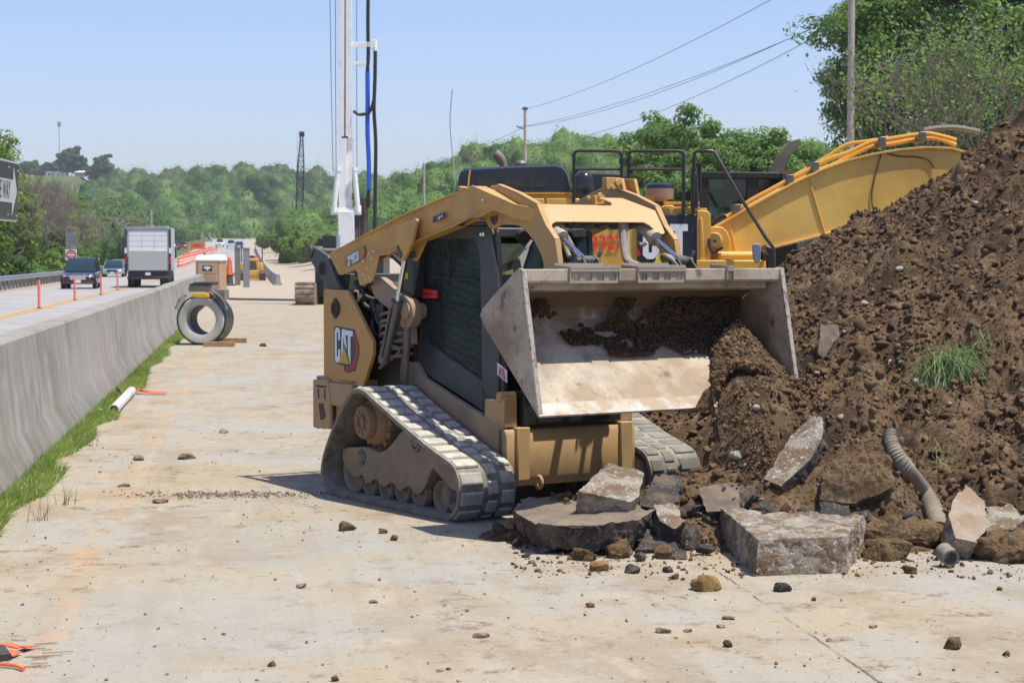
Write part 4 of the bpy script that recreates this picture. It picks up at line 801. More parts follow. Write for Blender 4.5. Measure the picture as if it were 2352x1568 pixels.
# rear towers (dark grey) with hinge
for sd in (-1, 1):
    m = MB(); m.pr([(-1.85, 1.75), (-1.85, 1.82), (-1.83, 1.84), (-1.79, 1.835), (-1.53, 1.765), (-1.31, 1.505), (-1.56, 1.505), (-1.60, 1.56)], 'y', sd * .70, sd * .67)
    m.cyl((-1.81, sd * .715, 1.79), (-1.81, sd * .60, 1.79), .045, n=18); m.tor((-1.81, sd * .705, 1.79), (0, 1, 0), .04, .012, 18, 6)
    o = m.obj('arm_tower', DKGREY, LD, .005)
    MB().lathe([(0, .0), (.04, .0), (.05, .012), (.06, 0), (.06, -.02), (0, -.02)], (-1.60, sd * .70, 1.66), (0, sd, 0), 20).obj('pivot_cap', GREASE, o)
m = MB(); m.cyl((-1.80, -.6, 1.79), (-1.80, .6, 1.79), .03, n=14); m.pr([(-1.55, 1.76), (-1.72, 1.82), (-1.60, 1.84)], 'y', -.5, -.45); m.bx(-1.75, -1.35, -.62, .62, 1.5, 1.62); m.tube(cr([(-1.45, 0, 1.62), (-1.5, -.2, 1.80), (-1.42, -.4, 1.83), (-1.32, -.5, 1.72)], 5, False), .02)
m.obj('tower_crossbar', DKGREY, LD, .004)
# engine bay between the plates
m = MB(); m.bx(-1.50, -.62, -.55, .55, .55, 1.42); m.bx(-1.35, -.9, -.50, .5, 1.42, 1.56)
m.obj('engine_bay', GREASE, LD, .02)
m = MB(); rd = random.Random(3)
for k in range(7):
    z = 1.02 + .055 * k; m.tube(cr([(-.84, -.60, z - .05), (-.72, -.66, z + rd.uniform(-.02, .02)), (-.52, -.64, z + .01), (-.44, -.56, z + .03)], 5, False), .013, 8)
m.tube(cr([(-.78, -.62, .95), (-.74, -.67, 1.02), (-.56, -.66, 1.10), (-.50, -.64, 1.06), (-.70, -.66, .96), (-.76, -.66, .93)], 5, False), .012, 8)
m.tube(cr([(-.43, -.56, 1.42), (-.40, -.62, 1.36), (-.42, -.62, 1.1), (-.48, -.60, .86), (-.50, -.58, .80)], 6, False), .022, 10)
m.tube(cr([(-.50, -.56, 1.40), (-.47, -.60, 1.2), (-.52, -.60, .95), (-.56, -.58, .84)], 6, False), .016, 8)
m.obj('hydraulic_hoses', PM('dusty_hose', (.10, .085, .07), .7, dust=((.38, .31, .23), .7, 14)), LD)
m = MB()
for k, (x, z) in enumerate(((-1.22, 1.55), (-1.14, 1.50), (-1.05, 1.56), (-1.12, 1.42), (-.98, 1.40), (-1.2, 1.62), (-.88, 1.46), (-.92, 1.30), (-1.0, 1.22), (-.84, 1.2))):
    m.tube(cr([(x, -.50, z), (x + .03, -.60, z + .03 * (k % 3)), (x + .08, -.62, z - .04), (x + .12, -.52, z - .08)], 5, False), .018, 8); m.cyl((x, -.62, z), (x, -.5, z), .026, n=10)
m.bx(-.96, -.78, -.62, -.5, 1.28, 1.40)
m.obj('hydraulic_fittings', GREASE, LD, .003)
# lower links (rounded yellow arms behind the lift cylinder)
for sd in (-1, 1):
    m = MB(); m.pr(cr([(-.90, 1.56), (-.84, 1.60), (-.60, 1.52), (-.42, 1.47), (-.32, 1.40), (-.31, 1.30), (-.38, 1.24), (-.48, 1.25), (-.56, 1.33), (-.80, 1.42), (-.90, 1.48)], 4), 'y', sd * .64, sd * .56)
    m.pr([(-.62, 1.40), (-.42, 1.34), (-.40, 1.12), (-.60, 1.12)], 'y', sd * .60, sd * .54); m.cyl((-.39, sd * .66, 1.36), (-.39, sd * .5, 1.36), .06, n=20)
    m.obj('lower_link', YDIRT, LD, .006)
m = MB(); m.pr([(-.62, 1.60), (-.36, 1.66), (-.28, 1.48), (-.55, 1.44)], 'y', .62, .70); m.bx(-.95, -.5, .40, .70, 1.30, 1.60); m.obj('far_panel', YORG, LD, .006)
# lift arms
def yo(x, e=0): return float(np.interp(x, [-.2, .55, 1.0, 1.12], [.70, .635, .52, .50])) - e
def armring(pts, sd, e): return [(x, sd * yo(x, e), z) for x, z in pts]
def lift_arm(sd):
    m = MB()
    top = [(-1.52, 1.762), (-.95, 1.90), (-.39, 2.035), (.15, 2.14), (.385, 2.185), (.392, 2.232)]
    prof = [(-1.505, 1.775), (-.94, 1.912), (-.39, 2.045), (.15, 2.160), (.44, 2.215), (.511, 2.236), (.72, 2.165), (.908, 2.10), (1.02, 2.083), (1.10, 2.070), (1.085, 2.02), (1.069, 1.979), (.98, 1.993), (.881, 2.008), (.80, 2.038), (.715, 2.062), (.66, 2.045), (.614, 2.024), (.551, 2.017), (.489, 2.012), (.278, 1.952), (.1, 1.915), (-.154, 1.858), (-.425, 1.805), (-.558, 1.764), (-.694, 1.759), (-.74, 1.66), (-.793, 1.578), (-.83, 1.562), (-.98, 1.536), (-1.0, 1.545), (-1.052, 1.654), (-1.30, 1.612), (-1.335, 1.618)]
    m.ring(armring(prof, sd, 0), armring(prof, sd, .012))
    m.ring(armring(prof[:9] + prof[-3:], sd, .10), armring(prof[:9] + prof[-3:], sd, .112)) if 0 else None
    inner = [(-1.505, 1.775), (-.94, 1.912), (-.39, 2.045), (.15, 2.160), (.44, 2.215), (.60, 2.205), (.60, 2.06), (.278, 1.962), (-.154, 1.868), (-.425, 1.815), (-.70, 1.765), (-1.30, 1.63)]
    m.ring(armring(inner, sd, .105), armring(inner, sd, .118))
    # top and bottom webs of the box
    def web(P, e0, e1, t):
        A = [(x, sd * yo(x, e0), z) for x, z in P]; B = [(x, sd * yo(x, e1), z) for x, z in P]; n = len(P)
        A2 = [(p[0], p[1], p[2] - t) for p in A]; B2 = [(p[0], p[1], p[2] - t) for p in B]
        for i in range(n - 1): m.ring([A[i], A[i + 1], A2[i + 1], A2[i]], [B[i], B[i + 1], B2[i + 1], B2[i]])
    web([(-1.50, 1.771), (-.94, 1.908), (-.39, 2.041), (.15, 2.156), (.44, 2.211), (.508, 2.232), (.72, 2.161), (.90, 2.098), (1.07, 2.071)], .003, .112, .010)
    web([(.275, 1.966), (-.154, 1.872), (-.425, 1.819), (-.69, 1.775)], .003, .112, .010)
    web([(1.069, 1.990), (.881, 2.019), (.715, 2.072), (.60, 2.035), (.489, 2.024)], .003, .112, .010)
    # cap bracket on top
    m.ring([(x, sd * .655, z) for x, z in ((.36, 2.19), (.36, 2.235), (.41, 2.225), (.44, 2.22))], [(x, sd * .60, z) for x, z in ((.36, 2.19), (.36, 2.235), (.41, 2.225), (.44, 2.22))])
    arm = m.obj('lift_arm', YEL, LD, .004)
    # inner leg plate with the arched opening
    leg = [(.455, 2.02), (.476, 1.99), (.505, 1.955), (.545, 1.94), (.60, 1.942), (.65, 1.962), (.70, 1.972), (.80, 1.972), (.90, 1.953), (.97, 1.925), (1.03, 1.885), (1.08, 1.85), (1.12, 1.81), (1.165, 1.755), (1.19, 1.70), (1.17, 1.52), (1.12, 1.25), (1.10, 1.05), (1.12, .96), (1.20, .95), (1.25, 1.05), (1.26, 1.28), (1.29, 1.50), (1.36, 1.66), (1.35, 1.78), (1.322, 1.86), (1.28, 1.90), (1.20, 1.965), (1.105, 2.095), (.88, 2.17), (.62, 2.235), (.54, 2.235), (.50, 2.20), (.49, 2.10)]
    lg = MB(); lg.pr(leg, 'y', sd * .502, sd * .482)
    # edge flange running down the front of the leg
    fl = [(.62, 2.235), (.88, 2.17), (1.105, 2.095), (1.20, 1.965), (1.322, 1.86), (1.362, 1.68), (1.29, 1.50)]
    for i in range(len(fl) - 1):
        (x0, z0), (x1, z1) = fl[i], fl[i + 1]; nn = Vector((z1 - z0, -(x1 - x0))).normalized() * -.010
        lg.ring([(x0, sd * .505, z0), (x1, sd * .505, z1), (x1 + nn.x, sd * .505, z1 + nn.y), (x0 + nn.x, sd * .505, z0 + nn.y)], [(x0, sd * .462, z0), (x1, sd * .462, z1), (x1 + nn.x, sd * .462, z1 + nn.y), (x0 + nn.x, sd * .462, z0 + nn.y)])
    l = lg.obj('arm_leg', PM('arm_leg_yellow', (.48, .25, .06), .5, dust=((.46, .35, .22), .7, 3), var=((.38, .22, .09), 3, .45, .7), bump=(50, .1, .002)) if 'arm_leg_yellow' not in bpy.data.materials else bpy.data.materials['arm_leg_yellow'], arm, .004)
    e = MB(); e.tor((.585, sd * .505, 2.01), (0, 1, 0), .036, .007, 20, 6); e.cyl((.585, sd * .506, 2.01), (.585, sd * .50, 2.01), .034, n=20); e.obj('lifting_eye', DKGREY, l)
    # bracket holding the lift cylinder
    b = MB(); bk = [(-.40, 1.955), (-.385, 1.965), (-.12, 2.020), (-.10, 2.015), (-.095, 2.0), (-.165, 1.845), (-.27, 1.735), (-.30, 1.72), (-.34, 1.72), (-.365, 1.745), (-.385, 1.80)]
    b.ring([(x, sd * .725, z) for x, z in bk], [(x, sd * .70, z) for x, z in bk]); b.ring([(x, sd * .615, z) for x, z in bk[4:]], [(x, sd * .60, z) for x, z in bk[4:]])
    b.obj('cylinder_bracket', YEL, arm, .004)
    s = MB(); s.cyl((-.325, sd * .732, 1.765), (-.325, sd * .60, 1.765), .026, n=14); s.pr([(-.375, 1.83), (-.35, 1.83), (-.31, 1.77), (-.33, 1.75), (-.36, 1.76)], 'y', sd * .730, sd * .70); s.obj('pin', DKGREY, arm)
    st = MB()
    for x, z in ((-.93, 1.72), (-.80, 1.74), (-.84, 1.775), (-.76, 1.79), (-.79, 1.79), (-.93, 1.62), (-.86, 1.66), (-.89, 1.585), (-.84, 1.60), (.62, 2.13)):
        st.ball((x, sd * (yo(x) + .003), z), (.009, .006, .009), n=8, k=6)
    st.obj('bolt', PM('bright_bolt', (.7, .7, .68), .3, .6), arm)
    # lift cylinder
    c = MB(); c.cyl((-.66, sd * .68, .98), (-.455, sd * .68, 1.42), .042, n=20); c.cyl((-.475, sd * .68, 1.378), (-.45, sd * .68, 1.43), .050, n=20); c.tube([(-.62, sd * .725, 1.02), (-.46, sd * .735, 1.38), (-.43, sd * .72, 1.42)], .010, 8)
    cy = c.obj('lift_cylinder', STEEL, LD); MB().cyl((-.455, sd * .68, 1.42), (-.325, sd * .68, 1.765), .021, n=16).obj('piston_rod', CHROME, cy)
    return arm
arm_n = lift_arm(-1); lift_arm(1)
# front plate joining the two legs
def cpx(z, off=0): return 1.1 + (2.09 - z) * .75 + off
mir = [(-.490, 2.076), (-.468, 1.925), (-.455, 1.940), (-.43, 1.967), (-.395, 1.979), (.315, 1.982), (.35, 1.965), (.385, 1.925), (.41, 1.905), (.44, 1.902), (.462, 1.915), (.482, 2.06), (.23, 2.150), (.05, 2.150), (.035, 2.140), (.062, 2.137), (.11, 2.118), (.122, 2.106), (.11, 2.097), (-.10, 2.093), (-.30, 2.09)]
mir = [(y, z) for y, z in mir]
m = MB(); m.ring([(cpx(z), y, z) for y, z in mir], [(cpx(z) - .016, y, z - .004) for y, z in mir])
m.ring([(1.02, -.48, 2.10), (1.02, .10, 2.10), (1.095, .10, 2.092), (1.095, -.48, 2.088)], [(1.02, -.48, 2.085), (1.02, .10, 2.085), (1.095, .10, 2.078), (1.095, -.48, 2.075)])
m.obj('front_crossmember', PM('sunlit_crossmember', (.58, .37, .16), .5, dust=((.56, .42, .26), .6, 1.6), var=((.50, .30, .12), 1.2, .4, .7), bump=(60, .06, .002)), LD, .005)  # paler machine yellow, sun on the front plate painted into it
m = MB(); m.cyl((1.05, -.49, 2.03), (1.05, .49, 2.03), .045, n=18); m.bx(.98, 1.08, -.40, .38, 1.97, 1.99)
for k in range(6): m.tube(cr([(1.0, -.36 + k * .12, 1.99), (1.08, -.34 + k * .12, 1.95), (1.10, -.28 + k * .12, 1.975), (1.02, -.24 + k * .12, 1.99)], 5, False), .016, 8)
m.obj('torque_tube', DKGREY, LD)
m = MB(); m.pr([(-.06, 2.12), (.28, 2.222), (.50, 2.275), (.66, 2.30), (.77, 2.295), (.81, 2.18), (1.03, 2.09), (.95, 2.05), (0, 2.05)], 'y', .56, .535); m.obj('hose_guide_plate', YEL, LD, .004)
m = MB(); m.pr([(.58, 2.235), (.58, 2.30), (.64, 2.305), (.70, 2.30), (.74, 2.20)], 'y', .50, .47) ; m.bx(.64, .70, .35, .47, 2.22, 2.305); m.cyl((.70, .44, 2.27), (.715, .44, 2.27), .025, n=12); m.cyl((.70, .40, 2.235), (.715, .40, 2.235), .018, n=12)
m.obj('hose_guide_block', YEL, LD, .004); m = MB(); m.bx(.98, 1.03, .02, .10, 2.10, 2.165); m.cyl((1.02, .06, 2.165), (1.04, .06, 2.165), .02, n=10); m.cyl((1.0, -.02, 2.15), (1.02, -.02, 2.15), .014, n=10)
m.obj('hose_guide_block', YEL, LD, .004)
# tilt cylinders
HOSE = PM('dusty_braided_hose', (.20, .17, .14), .9, dust=((.38, .32, .25), .9, 20), bump=(200, .6, .003))
for sd in (-1, 1):
    y = .38 * sd; a = Vector((.95, y, 2.02)); e = Vector((1.50, y, 1.725)); d = (e - a).normalized(); k = a + d * .30
    m = MB().cyl(a, k, .042, n=20).cyl(k - d * .03, k + d * .012, .050, n=20); m.tube(cr([tuple(k + Vector((-.10, -.05, -.03))), tuple(k + Vector((-.03, -.075, -.05))), tuple(k + Vector((.01, -.07, -.03)))], 4, False), .012, 8)
    cy = m.obj('tilt_cylinder', PM('dusty_cylinder', (.36, .30, .23), .7, dust=((.46, .38, .28), .8, 8)) if sd < 0 else bpy.data.materials['dusty_cylinder'], LD)
    MB().cyl(k, e, .020, n=16).obj('piston_rod', CHROME, cy)
    c = MB(); 
    for q in (-.05, .06): c.pr([(1.44, 1.62), (1.44, 1.70), (1.46, 1.745), (1.50, 1.755), (1.54, 1.735), (1.62, 1.66), (1.62, 1.62)], 'y', y + q, y + q + .012)
    c.cyl((1.50, y - .08, 1.725), (1.50, y + .10, 1.725), .024, n=14); c.cyl((1.50, y - .035, 1.725), (1.50, y + .045, 1.725), .034, n=16); c.cyl((1.49, y + .10, 1.73), (1.505, y + .115, 1.79), .012, n=8)
    c.obj('bucket_clevis', DKGREY, LD, .003)
m = MB()
m.tube(cr([(1.12, .17, 1.99), (1.15, .165, 1.90), (1.20, .14, 1.80), (1.27, .12, 1.72), (1.34, .16, 1.69)], 6, False), [.026] * 25, 10); m.obj('hydraulic_hose', HOSE, LD); m = MB()
m.tube(cr([(1.13, .20, 1.99), (1.16, .20, 1.9), (1.20, .17, 1.82), (1.26, .15, 1.73), (1.33, .18, 1.70)], 6, False), [.012] * 25, 8); m.obj('hydraulic_hose', HOSE, LD); m = MB()
m.tube(cr([(1.08, -.36, 1.97), (1.13, -.34, 1.90), (1.17, -.32, 1.82), (1.24, -.33, 1.75)], 6, False), .016, 8); m.obj('hydraulic_hose', HOSE, LD); m = MB(); m.tube(cr([(1.08, -.40, 1.975), (1.12, -.33, 1.965), (1.17, -.30, 1.88), (1.25, -.29, 1.78)], 6, False), .015, 8)
m.obj('hydraulic_hose', HOSE, LD); m = MB()
for k in range(4): m.tor((1.53, .28, 1.70), (.2, 1, .3 * k), .05 + .012 * k, .011, 20, 6)
m.obj('hose_coil', HOSE, LD)
# decals on the near arm
ax = Vector((.57, 0, .142)).normalized()
def adec(x, z, s, sz, name, mt_, sx=.62, bold=.006):
    return text(s, name, mt_, sz, frame((x, -yo(x) - .0035, z), (ax.x, 0, ax.z), (-.12, 0, 1)), arm_n, sx, .0006, bold)
m = MB(); m.ring([(x, -.7025, z) for x, z in ((-1.24, 1.752), (-.93, 1.828), (-.905, 1.79), (-.93, 1.742), (-1.22, 1.672))], [(x, -.700, z) for x, z in ((-1.24, 1.752), (-.93, 1.828), (-.905, 1.79), (-.93, 1.742), (-1.22, 1.672))])
m.obj('decal_field', PM('faded_decal_brown', (.36, .18, .05), .5), arm_n, 0, 0)
adec(-1.085, 1.735, '289D3', .100, 'model_number_outline', BB, .68, .0095); q = adec(-1.085, 1.735, '289D3', .100, 'model_number', BW, .68, .0045); q.location.y = -.0016
m = MB(); m.ring([(x, -.7022, z) for x, z in ((-.955, 1.825), (-.925, 1.83), (-.90, 1.79), (-.925, 1.735), (-.95, 1.738), (-.93, 1.78))], [(x, -.700, z) for x, z in ((-.955, 1.825), (-.925, 1.83), (-.90, 1.79), (-.925, 1.735), (-.95, 1.738), (-.93, 1.78))]); m.obj('decal_tip', BR, arm_n, 0, 0)
m = MB(); zz = [(.055, 1.985), (.20, 2.018), (.203, 2.060), (.058, 2.027)]; m.ring([(x, -yo(x) - .0025, z) for x, z in zz], [(x, -yo(x), z) for x, z in zz]); m.obj('speed_decal', BB, arm_n, 0, 0)
adec(.129, 2.021, 'Two Speed', .030, 'speed_text', BW, .82, .001)
# cab
cabp = [(-.56, .98), (-.56, 1.86), (-.50, 1.93), (.42, 1.955), (.52, 1.92), (.66, 1.56), (.70, 1.20), (.66, .64), (.54, .66), (-.33, .90)]
CAB = MB()
def bar(a, b_, w, t=.03): CAB.cyl(a, b_, w * .6, n=10)
for sd in (-1, 1):
    y = .48 * sd
    TP = lambda x: y if sd < 0 else .48 - .17 * max(0, min(1, (x + .3) / .9))
    for P in ([(-.56, .95), (-.56, 1.95), (-.40, 1.95), (-.43, 1.40), (-.46, .93)], [(-.56, 1.87), (-.56, 1.965), (.50, 1.965), (.55, 1.90), (.30, 1.875)], [(.30, 1.90), (.52, 1.93), (.60, 1.60), (.62, 1.2), (.60, .64), (.40, .66), (.385, 1.25), (.37, 1.76)], [(-.46, 1.15), (-.30, 1.12), (.40, .90), (.60, .64), (.54, .645), (.10, .77), (-.33, .885), (-.46, .97)]):
        CAB.ring([(x, TP(x) - .02 * sd, z) for x, z in P], [(x, TP(x) + .012 * sd, z) for x, z in P])
CAB.pr([(-.58, -.47), (.50, -.47), (.50, .31), (-.3, .46), (-.58, .47)], 'z', 1.955, 1.985); CAB.bx(-.60, -.54, -.47, .47, .9, 1.35); CAB.bx(-.60, -.54, -.47, .47, 1.85, 1.95); CAB.bx(.50, .56, -.47, .31, 1.88, 1.95); CAB.bx(.56, .66, -.47, .31, .62, .80)
for y in (-.40, .0, .4): pass
cab = CAB.obj('cab_frame', CABB, LD, .012)
m = MB(); m.pr([(-.60, 1.985), (-.56, 2.005), (.40, 2.02), (.50, 1.985)], 'y', -.46, .30); m.bx(-.5, .3, -.40, .40, 2.0, 2.035); m.cyl((.505, -.475, 1.985), (-.58, -.475, 1.985), .02, n=10)
m.obj('cab_roof', PM('roof_blue_black', (.02, .025, .035), .3, dust=((.3, .28, .25), .25, 3)), LD, .015)
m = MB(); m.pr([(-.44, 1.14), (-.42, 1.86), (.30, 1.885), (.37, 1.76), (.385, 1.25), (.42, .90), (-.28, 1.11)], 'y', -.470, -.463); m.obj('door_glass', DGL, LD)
m = MB(); m.pr([(-.44, 1.14), (-.42, 1.86), (.30, 1.885), (.37, 1.76), (.385, 1.25), (.42, .90), (-.28, 1.11)], 'y', 0, 0) if 0 else m.ring([(x, .478 - .17 * max(0, min(1, (x + .3) / .9)) - .01, z) for x, z in [(-.44, 1.14), (-.42, 1.86), (.30, 1.885), (.37, 1.76), (.385, 1.25), (.42, .90), (-.28, 1.11)]], [(x, .478 - .17 * max(0, min(1, (x + .3) / .9)) - .016, z) for x, z in [(-.44, 1.14), (-.42, 1.86), (.30, 1.885), (.37, 1.76), (.385, 1.25), (.42, .90), (-.28, 1.11)]]); m.obj('side_glass', CGL, LD)
# wire guard over the door
m = MB()
def zt(x): return float(np.interp(x, [-.42, .30, .37, .39], [1.86, 1.885, 1.76, 1.4]))
def zb(x): return float(np.interp(x, [-.44, -.28, .42], [1.14, 1.11, .90]))
for x in np.arange(-.43, .385, .031): m.cyl((x, -.488, zb(x)), (x, -.488, zt(x)), .0026, n=4, cap=False)
for k in range(24):
    z0 = .80 + k * .056; A, B = (-.44, z0 + .10), (.40, z0 - .06); t = [i / 30 for i in range(31)]; run = []
    for q in t:
        x, z = A[0] + (B[0] - A[0]) * q, A[1] + (B[1] - A[1]) * q
        if zb(x) < z < zt(x): run.append((x, -.492, z))
    if len(run) > 1: m.cyl(run[0], run[-1], .0030, n=4, cap=False)
m.cyl((-.045, -.494, 1.86), (-.03, -.494, 1.60), .008, n=6); m.tube([(-.41, -.494, 1.61), (.36, -.494, 1.59)], .009, 6); m.tube([(-.42, -.494, 1.44), (.385, -.494, 1.385)], .007, 6)
m.obj('door_wire_guard', PM('guard_black', (.018, .02, .02), .5), LD, 0, 40)
MB().cyl((.40, -.50, 1.905), (.40, -.478, 1.905), .014, n=12).obj('marker_light', CHROME, LD); m = MB(); m.cyl((.435, -.50, 1.905), (.435, -.478, 1.905), .014, n=12); m.obj('marker_light', CHROME, LD)
# inside: seat, controls, green tinted far window
m = MB(); m.bx(-.25, .20, -.22, .22, .95, 1.10); m.bx(-.32, -.22, -.22, .22, 1.1, 1.62); m.bx(-.2, .2, -.36, -.28, 1.1, 1.22); m.bx(-.2, .2, .28, .36, 1.1, 1.22); m.cyl((.16, -.32, 1.2), (.2, -.32, 1.36), .02); m.cyl((.16, .32, 1.2), (.2, .32, 1.36), .02)
m.obj('operator_seat', PM('seat_cloth', (.05, .055, .05), .9), LD, .03)
# windscreen
m = MB(); m.ring([(.665, -.44, .80), (.665, .29, .80), (.56, .29, 1.88), (.56, -.44, 1.88)], [(.655, -.44, .80), (.655, .29, .80), (.55, .29, 1.88), (.55, -.44, 1.88)])
ws = m.obj('windscreen', CGL, LD)
m = MB(); m.bx(.40, .56, -.42, .28, .66, .98); m.bx(-.52, -.48, -.44, .44, .95, 1.25); m.obj('cab_interior', PM('interior_trim', (.03, .032, .034), .8), LD, .01)
for ya, yb in ((-.475, -.44), (.285, .32)): MB().ring([(.675, ya, .66), (.675, yb, .66), (.57, yb, 1.93), (.57, ya, 1.93)], [(.62, ya, .66), (.62, yb, .66), (.53, yb, 1.93), (.53, ya, 1.93)]).obj('corner_post', BLK, LD, .01)
m = MB(); m.ring([(.64, -.34, 1.74), (.64, -.33, 1.72), (.60, -.20, 1.86), (.60, -.215, 1.87)], [(.625, -.34, 1.74), (.625, -.33, 1.72), (.59, -.20, 1.86), (.59, -.215, 1.87)]); m.ring([(.66, -.345, 1.745), (.665, -.33, 1.66), (.64, -.26, 1.80), (.63, -.25, 1.84)], [(.65, -.345, 1.745), (.655, -.33, 1.66), (.63, -.26, 1.80), (.62, -.25, 1.84)]); m.obj('wiper_blade', PM('grey_wiper', (.32, .31, .30), .5), LD)
m = MB(); m.cyl((.60, .05, 1.90), (.66, .04, 1.88), .04, .05, 14); m.bx(.54, .62, -.1, .1, 1.86, 1.92); m.cyl((.60, -.30, 1.90), (.66, -.31, 1.88), .04, .05, 14); m.obj('work_light', BLK, LD)
m = MB(); m.ring([(x, -.52, z) for x, z in cr([(-.53, 1.525), (-.19, 1.512), (-.17, 1.50), (-.17, 1.465), (-.19, 1.455), (-.52, 1.455), (-.53, 1.47)], 3)], [(x, -.50, z) for x, z in cr([(-.53, 1.525), (-.19, 1.512), (-.17, 1.50), (-.17, 1.465), (-.19, 1.455), (-.52, 1.455), (-.53, 1.47)], 3)])
rh = m.obj('red_latch', PM('red_plastic', (.50, .012, .02), .35), LD, .004); MB().pr([(-.45, 1.49), (-.20, 1.485), (-.20, 1.478), (-.45, 1.482)], 'y', -.5225, -.51).obj('latch_slot', BLK, rh); MB().ball((-.48, -.522, 1.487), .008, n=8, k=6).obj('latch_screw', CHROME, rh)
m = MB(); m.pr(cr([(-.55, 1.60), (-.56, 1.50), (-.50, 1.46), (-.38, 1.46), (-.36, 1.58), (-.37, 1.74), (-.42, 1.80), (-.50, 1.78)], 3), 'y', -.60, -.50); bb = m.obj('valve_cover', BLK, LD, .01)
m = MB(); m.bx(-.487, -.433, -.603, -.598, 1.59, 1.635); m.obj('yellow_sticker', PM('sticker_yellow', (.5, .38, .02), .5), bb)
wn = MB(); wn.pr([(.61, 1.03), (.735, .985), (.735, .90), (.61, .95)], 'y', -.4965, -.494); st = wn.obj('warning_label', PM('sticker_white', (.6, .55, .58), .6), LD)
for k, s in enumerate(('LOOK', 'BEFORE', 'YOU USE')): text(s, 'warning_text', PM('sticker_red', (.5, .04, .09), .6) if k == 0 else bpy.data.materials['sticker_red'], .030, frame((.672, -.4975, .987 - k * .023), (1, 0, -.36), (0, 0, 1)), st, .8, .0004, .0005)
# ------------------------------------------------------------ bucket
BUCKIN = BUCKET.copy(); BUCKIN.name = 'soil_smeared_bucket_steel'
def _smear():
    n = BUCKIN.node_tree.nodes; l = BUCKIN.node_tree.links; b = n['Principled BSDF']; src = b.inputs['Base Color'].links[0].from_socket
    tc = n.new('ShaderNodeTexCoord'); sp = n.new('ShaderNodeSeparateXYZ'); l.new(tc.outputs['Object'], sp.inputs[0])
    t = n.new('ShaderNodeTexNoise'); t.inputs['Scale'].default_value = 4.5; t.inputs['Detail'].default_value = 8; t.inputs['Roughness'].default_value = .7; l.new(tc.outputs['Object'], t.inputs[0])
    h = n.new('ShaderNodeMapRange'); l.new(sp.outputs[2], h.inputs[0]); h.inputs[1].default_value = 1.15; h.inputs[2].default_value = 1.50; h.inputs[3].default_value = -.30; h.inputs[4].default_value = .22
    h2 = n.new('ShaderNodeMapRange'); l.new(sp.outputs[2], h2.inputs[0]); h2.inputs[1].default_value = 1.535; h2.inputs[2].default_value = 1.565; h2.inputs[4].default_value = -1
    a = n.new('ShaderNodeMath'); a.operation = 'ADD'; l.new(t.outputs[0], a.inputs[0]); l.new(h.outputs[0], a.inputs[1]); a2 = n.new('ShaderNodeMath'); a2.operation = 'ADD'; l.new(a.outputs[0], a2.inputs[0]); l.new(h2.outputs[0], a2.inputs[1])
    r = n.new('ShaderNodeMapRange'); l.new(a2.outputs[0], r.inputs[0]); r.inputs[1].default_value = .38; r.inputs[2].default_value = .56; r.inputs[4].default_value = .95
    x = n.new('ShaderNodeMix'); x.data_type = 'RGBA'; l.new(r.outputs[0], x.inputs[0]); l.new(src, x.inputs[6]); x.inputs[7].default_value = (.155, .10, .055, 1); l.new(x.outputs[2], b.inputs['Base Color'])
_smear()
m = MB(); Wd = 1.02
prof = [(1.955, .800), (1.80, .925), (1.62, 1.075), (1.45, 1.215), (1.375, 1.285), (1.335, 1.35), (1.335, 1.42), (1.38, 1.475), (1.50, 1.535), (1.69, 1.60), (1.75, 1.585), (1.765, 1.60), (1.765, 1.672), (1.745, 1.675)]
bk_ = [(1.735, 1.665), (1.735, 1.625), (1.68, 1.625), (1.49, 1.555), (1.36, 1.49), (1.315, 1.43), (1.315, 1.34), (1.36, 1.27), (1.435, 1.195), (1.60, 1.055), (1.78, .905), (1.945, .79)]
rg = prof + bk_; m.ring([(x, -Wd, z) for x, z in rg], [(x, Wd, z) for x, z in rg])
for x in (1.50, 1.66): m.bx(x, x + .02, -.97, .97, 1.53, 1.585)
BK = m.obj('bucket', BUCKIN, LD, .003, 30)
for sd in (-1, 1):
    P = [(1.770, 1.675), (1.73, 1.68), (1.60, 1.605), (1.29, 1.415), (1.275, 1.38), (1.32, 1.315), (1.40, 1.25), (1.86, .855), (1.958, .795)]
    MB().pr(P, 'y', sd * 1.02, sd * 1.042).obj('bucket_side', BUCKET, BK, .003)
    MB().ring([(1.775, sd * 1.015, 1.675), (1.775, sd * 1.048, 1.675), (1.963, sd * 1.048, .795), (1.963, sd * 1.015, .795)], [(1.755, sd * 1.015, 1.675), (1.755, sd * 1.048, 1.675), (1.940, sd * 1.048, .80), (1.940, sd * 1.015, .80)]).obj('side_cutter', PM('side_edge_steel', (.46, .40, .32), .5, .3, var=((.25, .2, .16), 20, .5, .6)) if sd < 0 else bpy.data.materials['side_edge_steel'], BK, .003)
MB().ring([(1.972, -1.045, .786), (1.885, -1.045, .858), (1.875, -1.045, .846), (1.962, -1.045, .774)], [(1.972, 1.045, .786), (1.885, 1.045, .858), (1.875, 1.045, .846), (1.962, 1.045, .774)]).obj('cutting_edge', EDGE, BK, .002)
